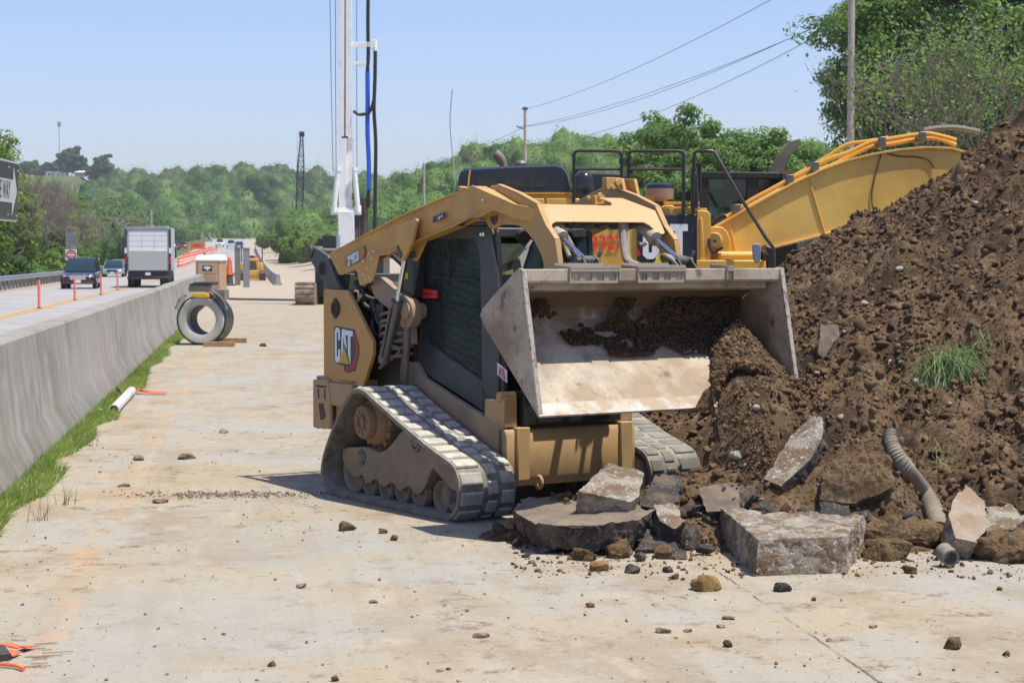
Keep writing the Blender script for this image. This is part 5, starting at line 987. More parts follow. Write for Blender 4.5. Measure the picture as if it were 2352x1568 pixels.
for y0 in (-.69, -.165, .56):
    m = MB(); w = .375 if y0 < .5 else .05; n = 16
    for yy in (0,):
        for xo, zo in ((1.60, 1.708), (1.78, 1.694)):
            A, B = [], []
            for i in range(n * 2 + 1):
                t = i / (n * 2); z = zo + (.006 if i % 2 else -.004); A.append((y0 + w * t, z)); B.append((y0 + w * t, zo - (.03 if xo < 1.7 else .035)))
            pl = A + B[::-1]; m.ring([(xo, y, z) for y, z in pl], [(xo + .006, y, z) for y, z in pl])
    m.bx(1.60, 1.786, y0, y0 + w, 1.672, 1.680)
    for ye in (y0 - .005, y0 + w): m.ring([(1.60, ye, 1.70), (1.78, ye, 1.69), (1.785, ye, 1.60), (1.775, ye, 1.60), (1.60, ye, 1.66)], [(1.60, ye + .006, 1.70), (1.78, ye + .006, 1.69), (1.785, ye + .006, 1.60), (1.775, ye + .006, 1.60), (1.60, ye + .006, 1.66)])
    if w > .1:
        m.bx(1.768, 1.773, y0, y0 + w, 1.648, 1.675); m.bx(1.768, 1.773, y0, y0 + w, 1.585, 1.602)
        for q in range(5): m.bx(1.768, 1.773, y0 + w * (q / 4) - (.02 if q else 0), y0 + w * (q / 4) + (.02 if q < 4 else 0), 1.602, 1.648)
    m.obj('bucket_step', PM('step_steel', (.30, .265, .22), .7, .1, dust=((.46, .38, .28), .7, 8)) if y0 < -.6 else bpy.data.materials['step_steel'], BK)
# coupler behind the bucket
m = MB(); m.ring([(1.24, -.56, .98), (1.31, -.56, .98), (1.30, -.56, 1.28), (1.24, -.56, 1.34)], [(1.24, .56, .98), (1.31, .56, .98), (1.30, .56, 1.28), (1.24, .56, 1.34)]); m.obj('coupler_plate', GREASE, LD, .01)
# soil sticking inside and load
def inb(x, y, z): return LM @ Vector((x, y, z))
cap = MB()
cx = rng.uniform(-.9, .95, 7000); t_ = rng.random(7000) ** 1.2
xx = np.interp(t_, [0, .5, 1], [1.60, 1.40, 1.40]); zz_ = np.interp(t_, [0, .5, 1], [1.12, 1.27, 1.47])
w = fbm(np.stack([cx / .22, t_ * 3, 0 * cx], 1), 3, 81) + .34 * sm(-.3, .15, cx) + .3 * sm(.2, .5, cx) + .20 * np.exp(-((t_ - .55) / .3) ** 2); ok = (w > .42)
Q = np.stack([xx[ok] + .015, cx[ok], zz_[ok]], 1); WQ = (np.array(LM.to_3x3()) @ Q.T).T + np.array(LO)
DKS = PM('wet_stuck_soil', (.085, .055, .035), 1, spec=.1, island=(.05, .033, .022), bump=(90, .7, .008))
tag(clods('stuck_soil', WQ, .006 + .016 * rng.random(ok.sum()) ** 2, DKS), 'dark wet soil stuck to the back inside the bucket', 'soil', kind='stuff')
n = 8000                                         # load in the right half of the bucket
s_ = .12 + .88 * rng.random(n); yy = .70 - .40 * s_ + (.30 + .40 * s_) * rng.random(n) ** .9; prof_x = np.interp(s_, [0, 1], [1.42, 1.97]); floor = np.interp(prof_x, [1.375, 1.955], [1.285, .80])
crest = .22 * np.clip((yy - .70 + .42 * s_) / .16, 0, 1) ** .7 * (1 - .6 * sm(.75, 1.0, yy)) * np.clip((s_ - .10) / .25, 0, 1) ; crest *= 1 + .25 * vnoise(np.stack([yy * 6, s_ * 4, 0 * s_], 1), 8)
h_ = crest * np.clip(rng.random(n) * .25 + .80, 0, 1)
Q = np.stack([prof_x, yy, floor + h_], 1); WQ = (np.array(LM.to_3x3()) @ Q.T).T + np.array(LO)
load = thing('soil_load', 'brown soil heaped in the right half of the bucket, spilling over the lip', 'soil', LO, 0)
g_y = np.linspace(.04, 1.03, 60); g_s = np.linspace(0, 1.45, 40); A_, B_ = np.meshgrid(g_y, g_s); a_, b_ = A_.ravel(), B_.ravel()
px_ = np.interp(b_, [0, 1], [1.40, 1.985]); fl_ = np.interp(px_, [1.375, 1.955], [1.285, .80]); cr_ = .205 * np.clip((a_ - .70 + .40 * b_) / .18, 0, 1) ** .7 * (1 - .6 * sm(.75, 1.0, a_)) * np.clip((b_ - .10) / .25, 0, 1) - .03 * (1 + .25 * vnoise(np.stack([a_ * 6, b_ * 4, 0 * a_], 1), 8))
Qg = np.stack([px_, a_, fl_ + cr_ + .02 * vnoise(np.stack([a_ * 25, b_ * 15, 0 * a_], 1), 9)], 1); Qg = (np.array(LM.to_3x3()) @ Qg.T).T
_o = np.clip(b_ - 1, 0, 1); Qg = Qg + _o[:, None] * np.array([LFw.x * .5, LFw.y * .5, -1.9]) - (a_ < .26)[:, None] * _o[:, None] * np.array([LFw.x * .5, LFw.y * .5, -1.9]); i_ = np.arange(60 * 39).reshape(39, 60)[:, :-1].ravel()
npmesh('heap', Qg, np.stack([i_, i_ + 1, i_ + 61, i_ + 60], 1), SOIL, load, True)
tag(clods('loose_clods', WQ - np.array(LO), .005 + .020 * rng.random(n) ** 3.5, CLOD, load), kind='stuff')
# curtain of falling soil
n = 4200; yy = rng.uniform(.24, 1.06, n); tt = rng.random(n); ztop = .93 + .10 * vnoise(np.stack([yy * 5, 0 * yy, 0 * yy], 1), 6)
z = ztop * (1 - tt) + .12 * tt; fall = (ztop - z); lx = 2.02 + 1.0 * np.maximum(fall, 0) + rng.normal(0, .03, n)
edge = np.where(rng.random(n) < .12, rng.normal(0, .10, n), rng.normal(0, .02, n)); yy = yy - .36 * tt * (1.06 - yy) + edge
d_ = vnoise(np.stack([yy * 7, z * 1.6, 0 * z], 1), 12) + .5 * vnoise(np.stack([yy * 22, z * 3, 0 * z], 1), 13); ok = (d_ * 1.2 + .55 - .25 * tt) > rng.random(n) * 1.0
Q = np.stack([lx, yy, z], 1)[ok]; WQ = (np.array(LM.to_3x3()) @ Q.T).T + np.array(LO)
tag(clods('falling_soil', WQ, .003 + .016 * rng.random(ok.sum()) ** 4, CLOD), 'brown soil pouring from the bucket lip onto the rubble', 'falling soil', kind='stuff')
# ------------------------------------------------------------ barrier walls
def barrier(name, label, u0f, v0, v1, zf, cat='barrier', step=3.0, mat=CONC, h=1.07, grp=None):
    prof = [(.55, 0), (.55, .08), (.42, .30), (.33, h - .02), (.31, h), (.10, h), (.08, h - .02), (.0, .30), (-.11, .08), (-.11, 0)]
    m = MB(); vs = np.arange(v0, v1 + .01, step); rings = []
    for v in vs:
        u0 = u0f(v); z = float(zf(v)); rings.append([uv(u0 - a, v, z + b_) for a, b_ in [(q[0] - .0, q[1]) for q in prof]])
    n = len(prof)
    V = [p for r in rings for p in r]; F = []
    for i in range(len(rings) - 1):
        for j in range(n - 1): F.append((i * n + j, i * n + j + 1, (i + 1) * n + j + 1, (i + 1) * n + j))
    F += [tuple(range(n)), tuple(range((len(rings) - 1) * n, len(rings) * n))]
    m.add(V, F); return tag(m.obj(name, mat, None, 0, 30), label, cat, grp)
WALL = PM('streaked_barrier_concrete', (.285, .265, .23), .9, var=[((.20, .185, .155), .7, .42, .62), ((.34, .325, .295), 3, .5, .75), ((.185, .17, .145), 7, .62, .74)], bump=(22, .3, .006))
def add_streaks(m):                              # rain streaks run down the wall
    n = m.node_tree.nodes; l = m.node_tree.links; b = n['Principled BSDF']; src = b.inputs['Base Color'].links[0].from_socket
    tc = n.new('ShaderNodeTexCoord'); mp = n.new('ShaderNodeMapping'); mp.inputs['Rotation'].default_value = (0, 0, RA); mp.inputs['Scale'].default_value = (1, 2.2, .12); l.new(tc.outputs['Object'], mp.inputs[0])
    t = n.new('ShaderNodeTexNoise'); t.inputs['Scale'].default_value = 2.2; t.inputs['Detail'].default_value = 5; l.new(mp.outputs[0], t.inputs[0])
    r = n.new('ShaderNodeMapRange'); r.inputs[1].default_value = .48; r.inputs[2].default_value = .7; r.inputs[4].default_value = .6; l.new(t.outputs[0], r.inputs[0])
    x = n.new('ShaderNodeMix'); x.data_type = 'RGBA'; l.new(r.outputs[0], x.inputs[0]); l.new(src, x.inputs[6]); x.inputs[7].default_value = (.36, .35, .325, 1); l.new(x.outputs[2], b.inputs['Base Color'])
add_streaks(WALL)
barrier('barrier_wall', 'long pale concrete barrier wall between the pad and the road, nearest section', lambda v: -1.93 - .18 * 0, 2, 50, lambda v: 0, mat=WALL)
barrier('barrier_wall', 'farther concrete barrier section beside the tan portable toilet', lambda v: -2.15, 51, 141, lambda v: float(zroad(v)) - .05, mat=WALL)
barrier('barrier_wall', 'grey concrete barrier curving up the right side of the haul road', lambda v: 2.1 + (v - 170) * -.0075, 168, 440, lambda v: float(zgr(3, v)), h=.95)
# ------------------------------------------------------------ guardrail
gp = [(40, -12.9), (60, -12.9), (94, -12.9), (140, -13.6), (200, -16.5), (290, -23)]
gv = np.arange(46, 292, 2.0); gu = np.interp(gv, [p[0] for p in gp], [p[1] for p in gp])
gr_ = thing('guardrail', 'long galvanised guardrail along the left road edge', 'guardrail', (0, 0, 0))
m = MB(); sec = [(0, .50), (.04, .53), (.06, .57), (.04, .61), (.0, .635), (.04, .66), (.06, .70), (.04, .74), (0, .77)]
V, F = [], []
for v, u in zip(gv, gu):
    z = float(zroad(v)); V += [uv(u + a, v, z + b_) for a, b_ in sec] + [uv(u + a - .012, v, z + b_) for a, b_ in sec[::-1]]
n = 2 * len(sec)
for i in range(len(gv) - 1):
    for j in range(n): F.append((i * n + j, i * n + (j + 1) % n, (i + 1) * n + (j + 1) % n, (i + 1) * n + j))
m.add(V, F); m.obj('rail', GALV, gr_)
for v, u in zip(gv, gu):
    z = float(zroad(v)); m = MB(); p = uv(u - .10, v, 0); m.bx(p.x - .07, p.x + .07, p.y - .07, p.y + .07, z - .6, z + .76)
    if v < 205: m.obj('rail_post', PM('weathered_post', (.30, .28, .26), .8) if 'weathered_post' not in bpy.data.materials else bpy.data.materials['weathered_post'], gr_)
# ------------------------------------------------------------ delineator posts
dp = None
PINK = PM('faded_orange_post', (.80, .20, .15), .6)
lbl = ['nearest faded orange delineator post on the yellow line', 'second faded orange delineator post, just left of the dark car', 'third delineator post, in front of the dark car', 'farthest delineator post, between silver car and truck']
for k, (px, py) in enumerate(((90, 709), (172, 690), (232, 678), (270, 667))):
    if dp is None:
        dp = thing('delineator_post', lbl[0], 'post', (0, 0, 0), 0, 'delineator posts on the centre line')
        MB().lathe([(.10, 0), (.10, .03), (.05, .05)], n=16).obj('rubber_base', TYRE, dp); MB().lathe([(.045, .04), (.05, .9), (.045, .96), (.0, .97)], n=14).obj('tube', PINK, dp)
        o = dp
    else: o = copy_tree(dp); o['label'] = lbl[k]
    o.location = G(px, py)
# ------------------------------------------------------------ vehicles
def car(name, label, cat, loc, rz, L, Wd, H, paint, kind='car', front=1, group=None):
    """x forward. body as stacked cross sections"""
    t = thing(name, label, cat, loc, rz, group); h = H; w = Wd / 2
    hood = .50 * h + .06 if kind != 'suv' else .56 * h; low = .13 * h + .05
    secs = [(-L / 2, .70, hood * .90), (-L / 2 + .12, .93, hood), (-L * .25, 1, hood * 1.04), (L * .12, 1, hood * 1.02), (L * .36, .97, hood * .93), (L / 2 - .12, .88, hood * .82), (L / 2, .74, hood * .70)]
    m = MB(); rings = []
    for x, k, z in secs: rings.append([(x, -w * k, low + .1), (x, -w * k * .92, low), (x, w * k * .92, low), (x, w * k, low + .1), (x, w * k, z * .78), (x, w * k * .93, z * .94), (x, w * k * .8, z), (x, -w * k * .8, z), (x, -w * k * .93, z * .94), (x, -w * k, z * .78)])
    for a, b_ in zip(rings, rings[1:]): m.ring(a, b_, 0, False)
    m.add(rings[0], [tuple(range(10))]); m.add(rings[-1], [tuple(range(10))])
    rear = -L * .47 if kind == 'suv' else -L * .36
    g0 = [(rear, -w * .9, hood), (rear, w * .9, hood), (L * .22, w * .9, hood), (L * .22, -w * .9, hood)]; g1 = [(rear + .28, -w * .70, h), (rear + .28, w * .70, h), (-.02, w * .70, h), (-.02, -w * .70, h)]
    rf = [(p[0], p[1], p[2]) for p in g1]; m.ring([(rear + .22, -w * .72, h - .04), (rear + .22, w * .72, h - .04), (.03, w * .72, h - .04), (.03, -w * .72, h - .04)], [(rear + .35, -w * .62, h + .01), (rear + .35, w * .62, h + .01), (-.12, w * .62, h + .01), (-.12, -w * .62, h + .01)])
    for s in (-1, 1):
        for a, b_ in (((L * .22, s * w * .9, hood), (-.02, s * w * .70, h)), ((rear, s * w * .9, hood), (rear + .28, s * w * .70, h)), ((-.35, s * w * .91, hood), (-.40, s * w * .71, h))): m.cyl(a, b_, .035, n=6)
    m.obj('body', paint, t, .02, 40)
    MB().ring([(p[0], p[1] * .97, p[2]) for p in g0], [(p[0], p[1] * .98, p[2] - .01) for p in g1]).obj('window_glass', GLASS, t)
    for x in (-L * .30, L * .31):
        for s in (-1, 1):
            r = H * .225; wl = MB().lathe([(r * .6, -.1), (r, -.11), (r, .11), (r * .6, .1)], (x, s * (w - .12), r), (0, s, 0), 20).obj('wheel', TYRE, t)
            MB().lathe([(0, .06), (r * .2, .09), (r * .55, .075), (r * .6, .11), (r * .62, .02), (0, .02)], (x, s * (w - .12), r), (0, s, 0), 16).obj('rim', GALV, wl)
    xf = L / 2
    for s in (-1, 1):
        MB().ring([(xf - .02, s * w * .42, hood * .60), (xf - .06, s * w * .78, hood * .64), (xf - .08, s * w * .80, hood * .80), (xf - .02, s * w * .44, hood * .74)], [(xf - .30, s * w * .5, hood * .60), (xf - .30, s * w * .82, hood * .64), (xf - .30, s * w * .84, hood * .80), (xf - .30, s * w * .5, hood * .74)]).obj('headlight', PM('headlight_lens', (.75, .76, .78), .08, .2) if 'headlight_lens' not in bpy.data.materials else bpy.data.materials['headlight_lens'], t, .01)
        MB().ball((L * .17, s * (w + .10), hood + .10), (.07, .10, .07)).obj('side_mirror', paint, t)
        MB().bx(-xf - .02, -xf + .1, s * w * .62 - .12, s * w * .62 + .12, hood * .62, hood * .82).obj('tail_light', RED, t)
    gr = MB(); gr.bx(xf - .06, xf + .015, -w * .44, w * .44, hood * .54, hood * .80)
    gr.obj('grille', CHROME if kind == 'suv' else BLK, t, .01)
    MB().bx(xf - .1, xf + .03, -w * .8, w * .8, low + .02, hood * .36).obj('bumper', BLK if kind == 'suv' else paint, t, .02)
    MB().bx(xf + .0, xf + .04, -.16, .16, hood * .36, hood * .36 + .16).obj('licence_plate', WHITE, t)
    return t
toward = RA + R(-90)                            # facing the camera along the road
away = RA + R(90)
P = uv(-9.6, 108.5, 0); car('sport_utility_car', 'dark maroon car with a bright chrome grille driving towards us', 'car', P, -R(90) - RA, 4.7, 1.93, 1.70, PM('dark_maroon_paint', (.035, .010, .016), .15, coat=1), 'suv')
P = uv(-11.9, 165, float(zroad(165))); car('sedan', 'silver sedan following the dark maroon car', 'car', P, -R(90) - RA, 4.9, 1.87, 1.40, PM('silver_paint', (.42, .46, .52), .2, .6, coat=1))
def far_car(px, py, Y, label, paint, kind='car', H=1.45, fw=1, name='parked_car'):
    p = at(px, py, Y); return car(name, label, 'car', p, -R(90) - RA if fw else R(90) - RA, 4.7, 1.9, H, paint, kind, group='cars queued on the distant road')
far_car(420, 573, 430, 'red car on the distant road left of the orange banner', PM('bright_red_paint', (.55, .02, .03), .2, coat=1), 'suv', 1.75, 0)
far_car(401, 573, 440, 'teal car half hidden behind the box truck', PM('teal_paint', (.03, .13, .14), .2, coat=1), 'car', 1.5)
far_car(505, 567, 450, 'white pickup, leftmost of the distant trio', WHITE, 'suv', 1.9)
far_car(531, 569, 430, 'white pickup between the other two distant cars', PM('pale_paint', (.7, .73, .75), .25, coat=1), 'suv', 1.75)
far_car(549, 572, 400, 'blue car, rightmost of the distant trio', PM('blue_paint', (.03, .10, .20), .2, coat=1), 'suv', 1.6)
# box truck seen from behind
T = thing('box_truck', 'white box truck driving away with a grey raised lift gate', 'truck', uv(-6.05, 110, 0), -RA)
m = MB(); m.bx(-1.22, 1.22, 0, 6.5, .95, 3.42); m.obj('cargo_box', PM('truck_box_grey', (.50, .51, .52), .5, dust=(DUST, .2, 3)), T, .03)
m = MB()
for s in (-1, 1): m.bx(s * 1.22 - .07, s * 1.22 + .07, -.05, .03, .80, 3.36)
MB().bx(-1.2, 1.2, -.06, .03, 3.27, 3.46).obj('door_header', GALV, T, .01); m.obj('door_frame', PM('truck_frame_dark', (.05, .055, .065), .5), T, .01)
m = MB(); m.bx(-1.06, 1.06, -.03, .02, 2.1, 3.22); dr_ = m.obj('roll_door', WHITE, T)
for z in (2.35, 2.65, 2.95): MB().bx(-1.05, 1.05, -.036, -.028, z, z + .012).obj('door_seam', PM('seam_grey', (.4, .4, .4), .6) if 'seam_grey' not in bpy.data.materials else bpy.data.materials['seam_grey'], dr_)
for x in (-.35, .35): MB().bx(x, x + .02, -.04, -.03, 2.1, 3.0).obj('door_strip', bpy.data.materials['seam_grey'], dr_)
MB().bx(-1.08, 1.08, -.20, -.06, .98, 2.1).obj('lift_gate', PM('lift_gate_grey', (.44, .46, .43), .55, dust=(DUST, .2, 3)), T, .02)
m = MB(); m.bx(-1.1, 1.1, -.1, 6.5, .62, .96); m.bx(-1.15, 1.15, -.25, -.05, .48, .64); m.bx(-.9, -.8, -.1, .1, .2, .7); m.bx(.8, .9, -.1, .1, .2, .7); m.obj('chassis', BLK, T, .02)
for s in (-1, 1):
    w_ = MB(); w_.lathe([(.2, -.28), (.44, -.29), (.46, -.24), (.46, -.03), (.42, .0), (.46, .03), (.46, .24), (.44, .29), (.2, .28)], (s * .90, 1.3, .46), (s, 0, 0), 24); w_.obj('wheel', TYRE, T)
    MB().bx(s * 1.23 - .06, s * 1.23 + .06, -.09, -.05, 1.35, 1.75).obj('tail_light', RED, T); MB().bx(s * 1.23 - .06, s * 1.23 + .06, -.09, -.05, 1.95, 2.25).obj('clearance_light', WHITE, T)
    MB().bx(s * 1.0 - .25, s * 1.0 + .25, 2.0, 2.02, .15, .7).obj('mud_flap', TYRE, T)
    w_ = MB(); w_.lathe([(.2, -.12), (.44, -.13), (.46, 0), (.44, .13), (.2, .12)], (s * .98, 7.4, .46), (s, 0, 0), 20); w_.obj('wheel', TYRE, T)
MB().bx(-.15, .15, -.27, -.25, .72, .87).obj('licence_plate', WHITE, T)
m = MB(); m.bx(-1.05, 1.05, 6.7, 8.8, .6, 2.3); m.obj('cab', WHITE, T, .1)
# ------------------------------------------------------------ signs
S = thing('one_way_sign', 'black one way sign with a white arrow, cut by the left edge', 'sign', at(42, 442, 27.4) - Vector((math.cos(R(93)), math.sin(R(93)), 0)) * 1.27, R(93))
S.rotation_euler = (R(3), 0, R(93))
sw, sh = 1.27, .42
def sgn(x): return x
m = MB(); m.pr([(-sw, -sh + .03), (-sw, sh - .03), (-sw + .03, sh), (sw - .03, sh), (sw, sh - .03), (sw, -sh + .03), (sw - .03, -sh), (-sw + .03, -sh)], 'y', 0, .012); m.obj('sign_plate', PM('sign_white', (.55, .57, .58), .4), S)
m = MB(); m.pr([(-sw + .025, -sh + .045), (-sw + .025, sh - .045), (-sw + .045, sh - .025), (sw - .045, sh - .025), (sw - .025, sh - .045), (sw - .025, -sh + .045), (sw - .045, -sh + .025), (-sw + .045, -sh + .025)], 'y', -.004, .006); m.obj('sign_face', PM('sign_black', (.035, .038, .04), .35), S)
m = MB(); m.pr([(-sw + .12, -.16), (-sw + .12, .16), (.86, .16), (.86, .34), (1.14, 0), (.86, -.34), (.86, -.16)], 'y', -.009, -.003); m.obj('arrow', bpy.data.materials['sign_white'], S)
text('ONE WAY', 'sign_text', bpy.data.materials['sign_black'], .36, frame((.16, -.012, 0), (1, 0, 0), (0, 0, 1)), S, .60, .001, .0)
m = MB(); m.bx(-.30, -.24, .012, .05, -3.2, .38); m.obj('sign_post', GALV, S)
for x, z in ((-.45, .33), (.55, .33), (1.15, .30), (.60, -.33), (1.15, -.33), (-.45, -.33)): MB().ball((x, -.006, z), (.03, .012, .018), n=8, k=6).obj('bolt', CHROME, S)
Pd = G(164, 640); Y = 128; Pd = at(164, 640, Y); Pd.z = 0
S = thing('do_not_enter_sign', 'red and white do not enter sign under a grey sign back', 'sign', (Pd.x, Y, -.1), R(5))
m = MB(); m.pr([(-.37, 1.62), (-.37, 2.36), (.37, 2.36), (.37, 1.62)], 'y', 0, .02); m.obj('sign_plate', WHITE, S)
MB().cyl((0, -.006, 1.99), (0, .003, 1.99), .34, n=28).obj('red_disc', PM('sign_red', (.55, .03, .04), .4), S)
MB().bx(-.25, .25, -.012, -.005, 1.93, 2.04).obj('white_bar', WHITE, S)
text('DO NOT', 'sign_text', WHITE, .13, frame((0, -.010, 2.15), (1, 0, 0), (0, 0, 1)), S, .8, .001, .003); text('ENTER', 'sign_text', WHITE, .13, frame((0, -.010, 1.82), (1, 0, 0), (0, 0, 1)), S, .8, .001, .003)
m = MB(); m.bx(-.36, .36, .0, .02, 2.40, 3.50); o = m.obj('sign_back', GALV, S); a = MB(); a.bx(-.02, .02, -.02, 0, 2.4, 3.5); a.bx(-.36, .36, -.02, 0, 2.9, 2.93); a.bx(-.36, .36, -.02, 0, 3.2, 3.23); a.obj('brace', PM('brace_grey', (.25, .26, .27), .5), o)
MB().bx(-.04, .04, .02, .08, -.5, 3.4).obj('sign_post', GALV, S)
# ------------------------------------------------------------ poles, wires, mast
def pole(name, label, base, h, r0, r1, group=None):
    t = thing(name, label, 'utility pole', base, 0, group); m = MB(); m.tube([(0, 0, -1), (.01, 0, h * .5), (0, 0, h)], [r0, (r0 + r1) / 2, r1], 14); m.obj('shaft', WOOD, t); return t
p1 = at(1206, 590, 200); A = pole('utility_pole', 'weathered utility pole standing over the light green wood', (p1.x, 200, 0), 17.3, .20, .15, 'utility poles')
m = MB(); m.cyl((-.9, 0, 15.3), (-.1, 0, 15.0), .09, .05, 8); m.cyl((.05, 0, 13.4), (.45, 0, 13.35), .09, n=8); m.bx(-.3, .3, -.16, -.05, 17.0, 17.25); m.obj('insulator_arm', DKGREY, A)
p2 = at(1951, 590, 82); B_ = pole('utility_pole', 'tall grey wooden pole in front of the big tree, cut by the top edge', (p2.x, 82, -.6), 18.5, .17, .13, 'utility poles')
p3 = at(974, 590, 260); pole('utility_pole', 'distant thin brown pole left of the black engine hood', (p3.x, 260, 0), 14.4, .20, .15, 'utility poles')
p4 = at(348, 590, 300); D_ = pole('utility_pole', 'small distant pole above the box truck', (p4.x, 300, .5), 8.6, .18, .14, 'utility poles'); MB().cyl((-.8, 0, 7.3), (.1, 0, 7.1), .05, n=6).obj('arm', GALV, D_)
WIRE = PM('wire_grey', (.20, .21, .23), .6)
def wire(a, b_, sag, r, label, group='power lines'):
    a, b_ = Vector(a), Vector(b_); P = [a.lerp(b_, t / 24) - Vector((0, 0, sag * 4 * (t / 24) * (1 - t / 24))) for t in range(25)]
    return tag(MB().tube(P, r, 5).obj('power_line', WIRE), label, 'power line', group)
top = (p1.x, 200, 17.1)
for k, (z0, xe, ye) in enumerate(((17.1, 1690, 0), (15.2, 1860, 8), (15.2, 1835, 0), (13.3, 1852, 0))):
    e = at(xe, ye, 110); a = Vector((p1.x + (-.8 if k in (1, 2) else .1), 200, z0)); d = (e - a); wire(a, a + d * 1.5, 1.2 + .5 * k, .022, ['thin power line, uppermost of the four rising right', 'thin power line, second from the top', 'thin power line just under the second', 'thin power line, lowest of the four rising right'][k])
wire((p1.x - .2, 200, 15.2), (-52, 420, 13), 2.5, .03, 'faint power line running left from the utility pole')
wire((-75, 300, 8.2), (8, 300, 9.0), 1.0, .035, 'faint grey wire crossing the hill behind the traffic')
X = (140 - 1176) / FPX * 1060
tw = thing('radio_tower', 'slender red and white radio tower on the hilltop', 'tower', (X, 1060, 40)); MB().tube([(0, 0, 0), (0, 0, 35)], .22, 4).obj('mast', PM('tower_grey', (.35, .35, .38), .6), tw); MB().bx(-.9, .9, -.3, .3, 33.5, 36).obj('antenna', PM('tower_red', (.55, .28, .25), .6), tw)
# hilltop house
Y = 1040; a = at(128, 407, Y); H_ = thing('white_house', 'long low white house on the hilltop among trees', 'house', a)
m = MB(); m.bx(-5.5, 5.5, 0, 7, 0, 2.6); hw = m.obj('wall', WHITE, H_); m = MB(); m.ring([(-6, -.5, 2.6), (-6, 7.5, 2.6), (-6, 3.5, 4.4)], [(6, -.5, 2.6), (6, 7.5, 2.6), (6, 3.5, 4.4)]); m.obj('roof', PM('house_roof', (.25, .25, .26), .8), H_)
for x in (-4, -2, 1, 3.4): MB().bx(x, x + .9, -.05, .02, .9, 2.0).obj('window', GLASS, hw)
a = at(182, 407, Y); H2 = thing('garden_shed', 'small pale shed right of the big hilltop tree', 'shed', a); MB().bx(-2.5, 2.5, 0, 3, 0, 2.6).obj('wall', PM('shed_wall', (.55, .30, .22), .7), H2); MB().ring([(-2.8, -.3, 2.6), (-2.8, 3.3, 2.6), (-2.8, 1.5, 3.6)], [(2.8, -.3, 2.6), (2.8, 3.3, 2.6), (2.8, 1.5, 3.6)]).obj('roof', WHITE, H2)
a = at(475, 563, 520); br = thing('concrete_pier', 'pinkish concrete bridge pier with two uprights at the end of the road', 'bridge pier', a)
PK = PM('pier_concrete', (.42, .36, .32), .9); MB().ring([(-1.4, 0, -1), (1.7, 0, -1), (1.4, 0, 1.7), (.6, 0, 2.2), (-1.1, 0, 2.1)], [(-1.4, 2, -1), (1.7, 2, -1), (1.4, 2, 1.7), (.6, 2, 2.2), (-1.1, 2, 2.1)]).obj('pier_body', PK, br)
for x in (-1.5, .5): MB().bx(x, x + .35, 0, .5, 1.5, 3.5).obj('upright', PK, br)
a = at(400, 615, 225); ss = thing('portable_sign', 'dark portable sign on a pale stand beside the barrels', 'sign', a); MB().bx(-.28, .28, 0, .05, 1.1, 2.3).obj('sign_panel', NAVY, ss)
m = MB(); m.bx(-.6, -.5, -.3, .3, 0, .9); m.bx(.5, .6, -.3, .3, 0, .9); m.bx(-.6, .6, -.02, .02, .7, .8); m.bx(-.03, .03, 0, .04, .7, 1.2); m.obj('stand', PM('stand_cream', (.6, .5, .3), .6), ss); MB().ball((0, 0, 2.6), .2).obj('warning_lamp', WHITE, ss)
# ------------------------------------------------------------ barrels, banner, cone
bar0 = None; k = 0
names_ = ['nearest', 'second', 'third', 'fourth', 'fifth', 'sixth', 'seventh', 'eighth', 'ninth', 'tenth', 'eleventh', 'twelfth', 'thirteenth', 'fourteenth', 'fifteenth', 'sixteenth']
for row, pts_ in enumerate(([(413 + 86 * (i / 15) ** .92, 613 - 33 * (i / 15) ** .9) for i in range(16)], [(424 + 62 * i / 11, 601 - 22 * i / 11) for i in range(12)])):
    for j, (px, py) in enumerate(pts_):
        Y = 205 + j * 13 + row * 35; p = at(px, py, Y)
        lab = names_[j] + (' orange and white drum in the long front row' if row == 0 else ' orange and white drum in the shorter back row')
        if bar0 is None:
            bar0 = thing('traffic_drum', lab, 'traffic drum', p, 0, 'orange and white traffic drums'); m = MB(); m.lathe([(.36, 0), (.36, .08), (.28, .10), (.27, .38), (.255, .40), (.245, .68), (.235, .70), (.225, .98), (.2, 1.03), (0, 1.04)], n=16); m.obj('drum', ORANGE, bar0)
            for z, r in ((.28, .277), (.60, .252)): MB().lathe([(r + .004, z), (r + .004 - .008, z + .17)], n=16).obj('white_band', WHITE, bar0)
            o = bar0
        else: o = copy_tree(bar0); o['label'] = lab
        o.location = p
a = at(453, 572, 400); bn = thing('orange_banner', 'orange mesh banner across the closed lanes', 'banner', a); MB().bx(-1.7, 1.7, 0, .05, 0, 1.3).obj('panel', ORANGE, bn); MB().bx(-.7, .7, -.02, 0, .65, .95).obj('dark_patch', PM('banner_dark', (.35, .05, .02), .7), bn)
for x in (-1.6, 1.5): MB().bx(x, x + .08, -.03, .08, -.5, 1.4).obj('banner_post', WHITE, bn)
a = at(485, 573, 395); MBx = thing('flashing_light', 'small yellow hazard light box below the white pickup', 'hazard light', a); MB().bx(-.45, .45, 0, .3, 0, .55).obj('box', PM('amber_box', (.8, .35, .03), .5), MBx, .05)
a = at(527, 656, 84); cn = thing('traffic_cone', 'tall orange and white channelizer cone on a black base beside the toilet', 'traffic cone', a)
MB().lathe([(.24, 0), (.24, .05), (.17, .10), (.13, .48), (.12, .5)], n=18).obj('rubber_base', PM('cone_base_grey', (.07, .07, .07), .8), cn); MB().lathe([(.16, .48), (.15, .52), (.085, 1.1), (.05, 1.24), (.0, 1.25)], n=18).obj('cone_body', ORANGE, cn); MB().lathe([(.128, .70), (.110, .86)], n=18).obj('white_band', WHITE, cn); MB().lathe([(.140, .56), (.135, .62)], n=18).obj('white_band', WHITE, cn)
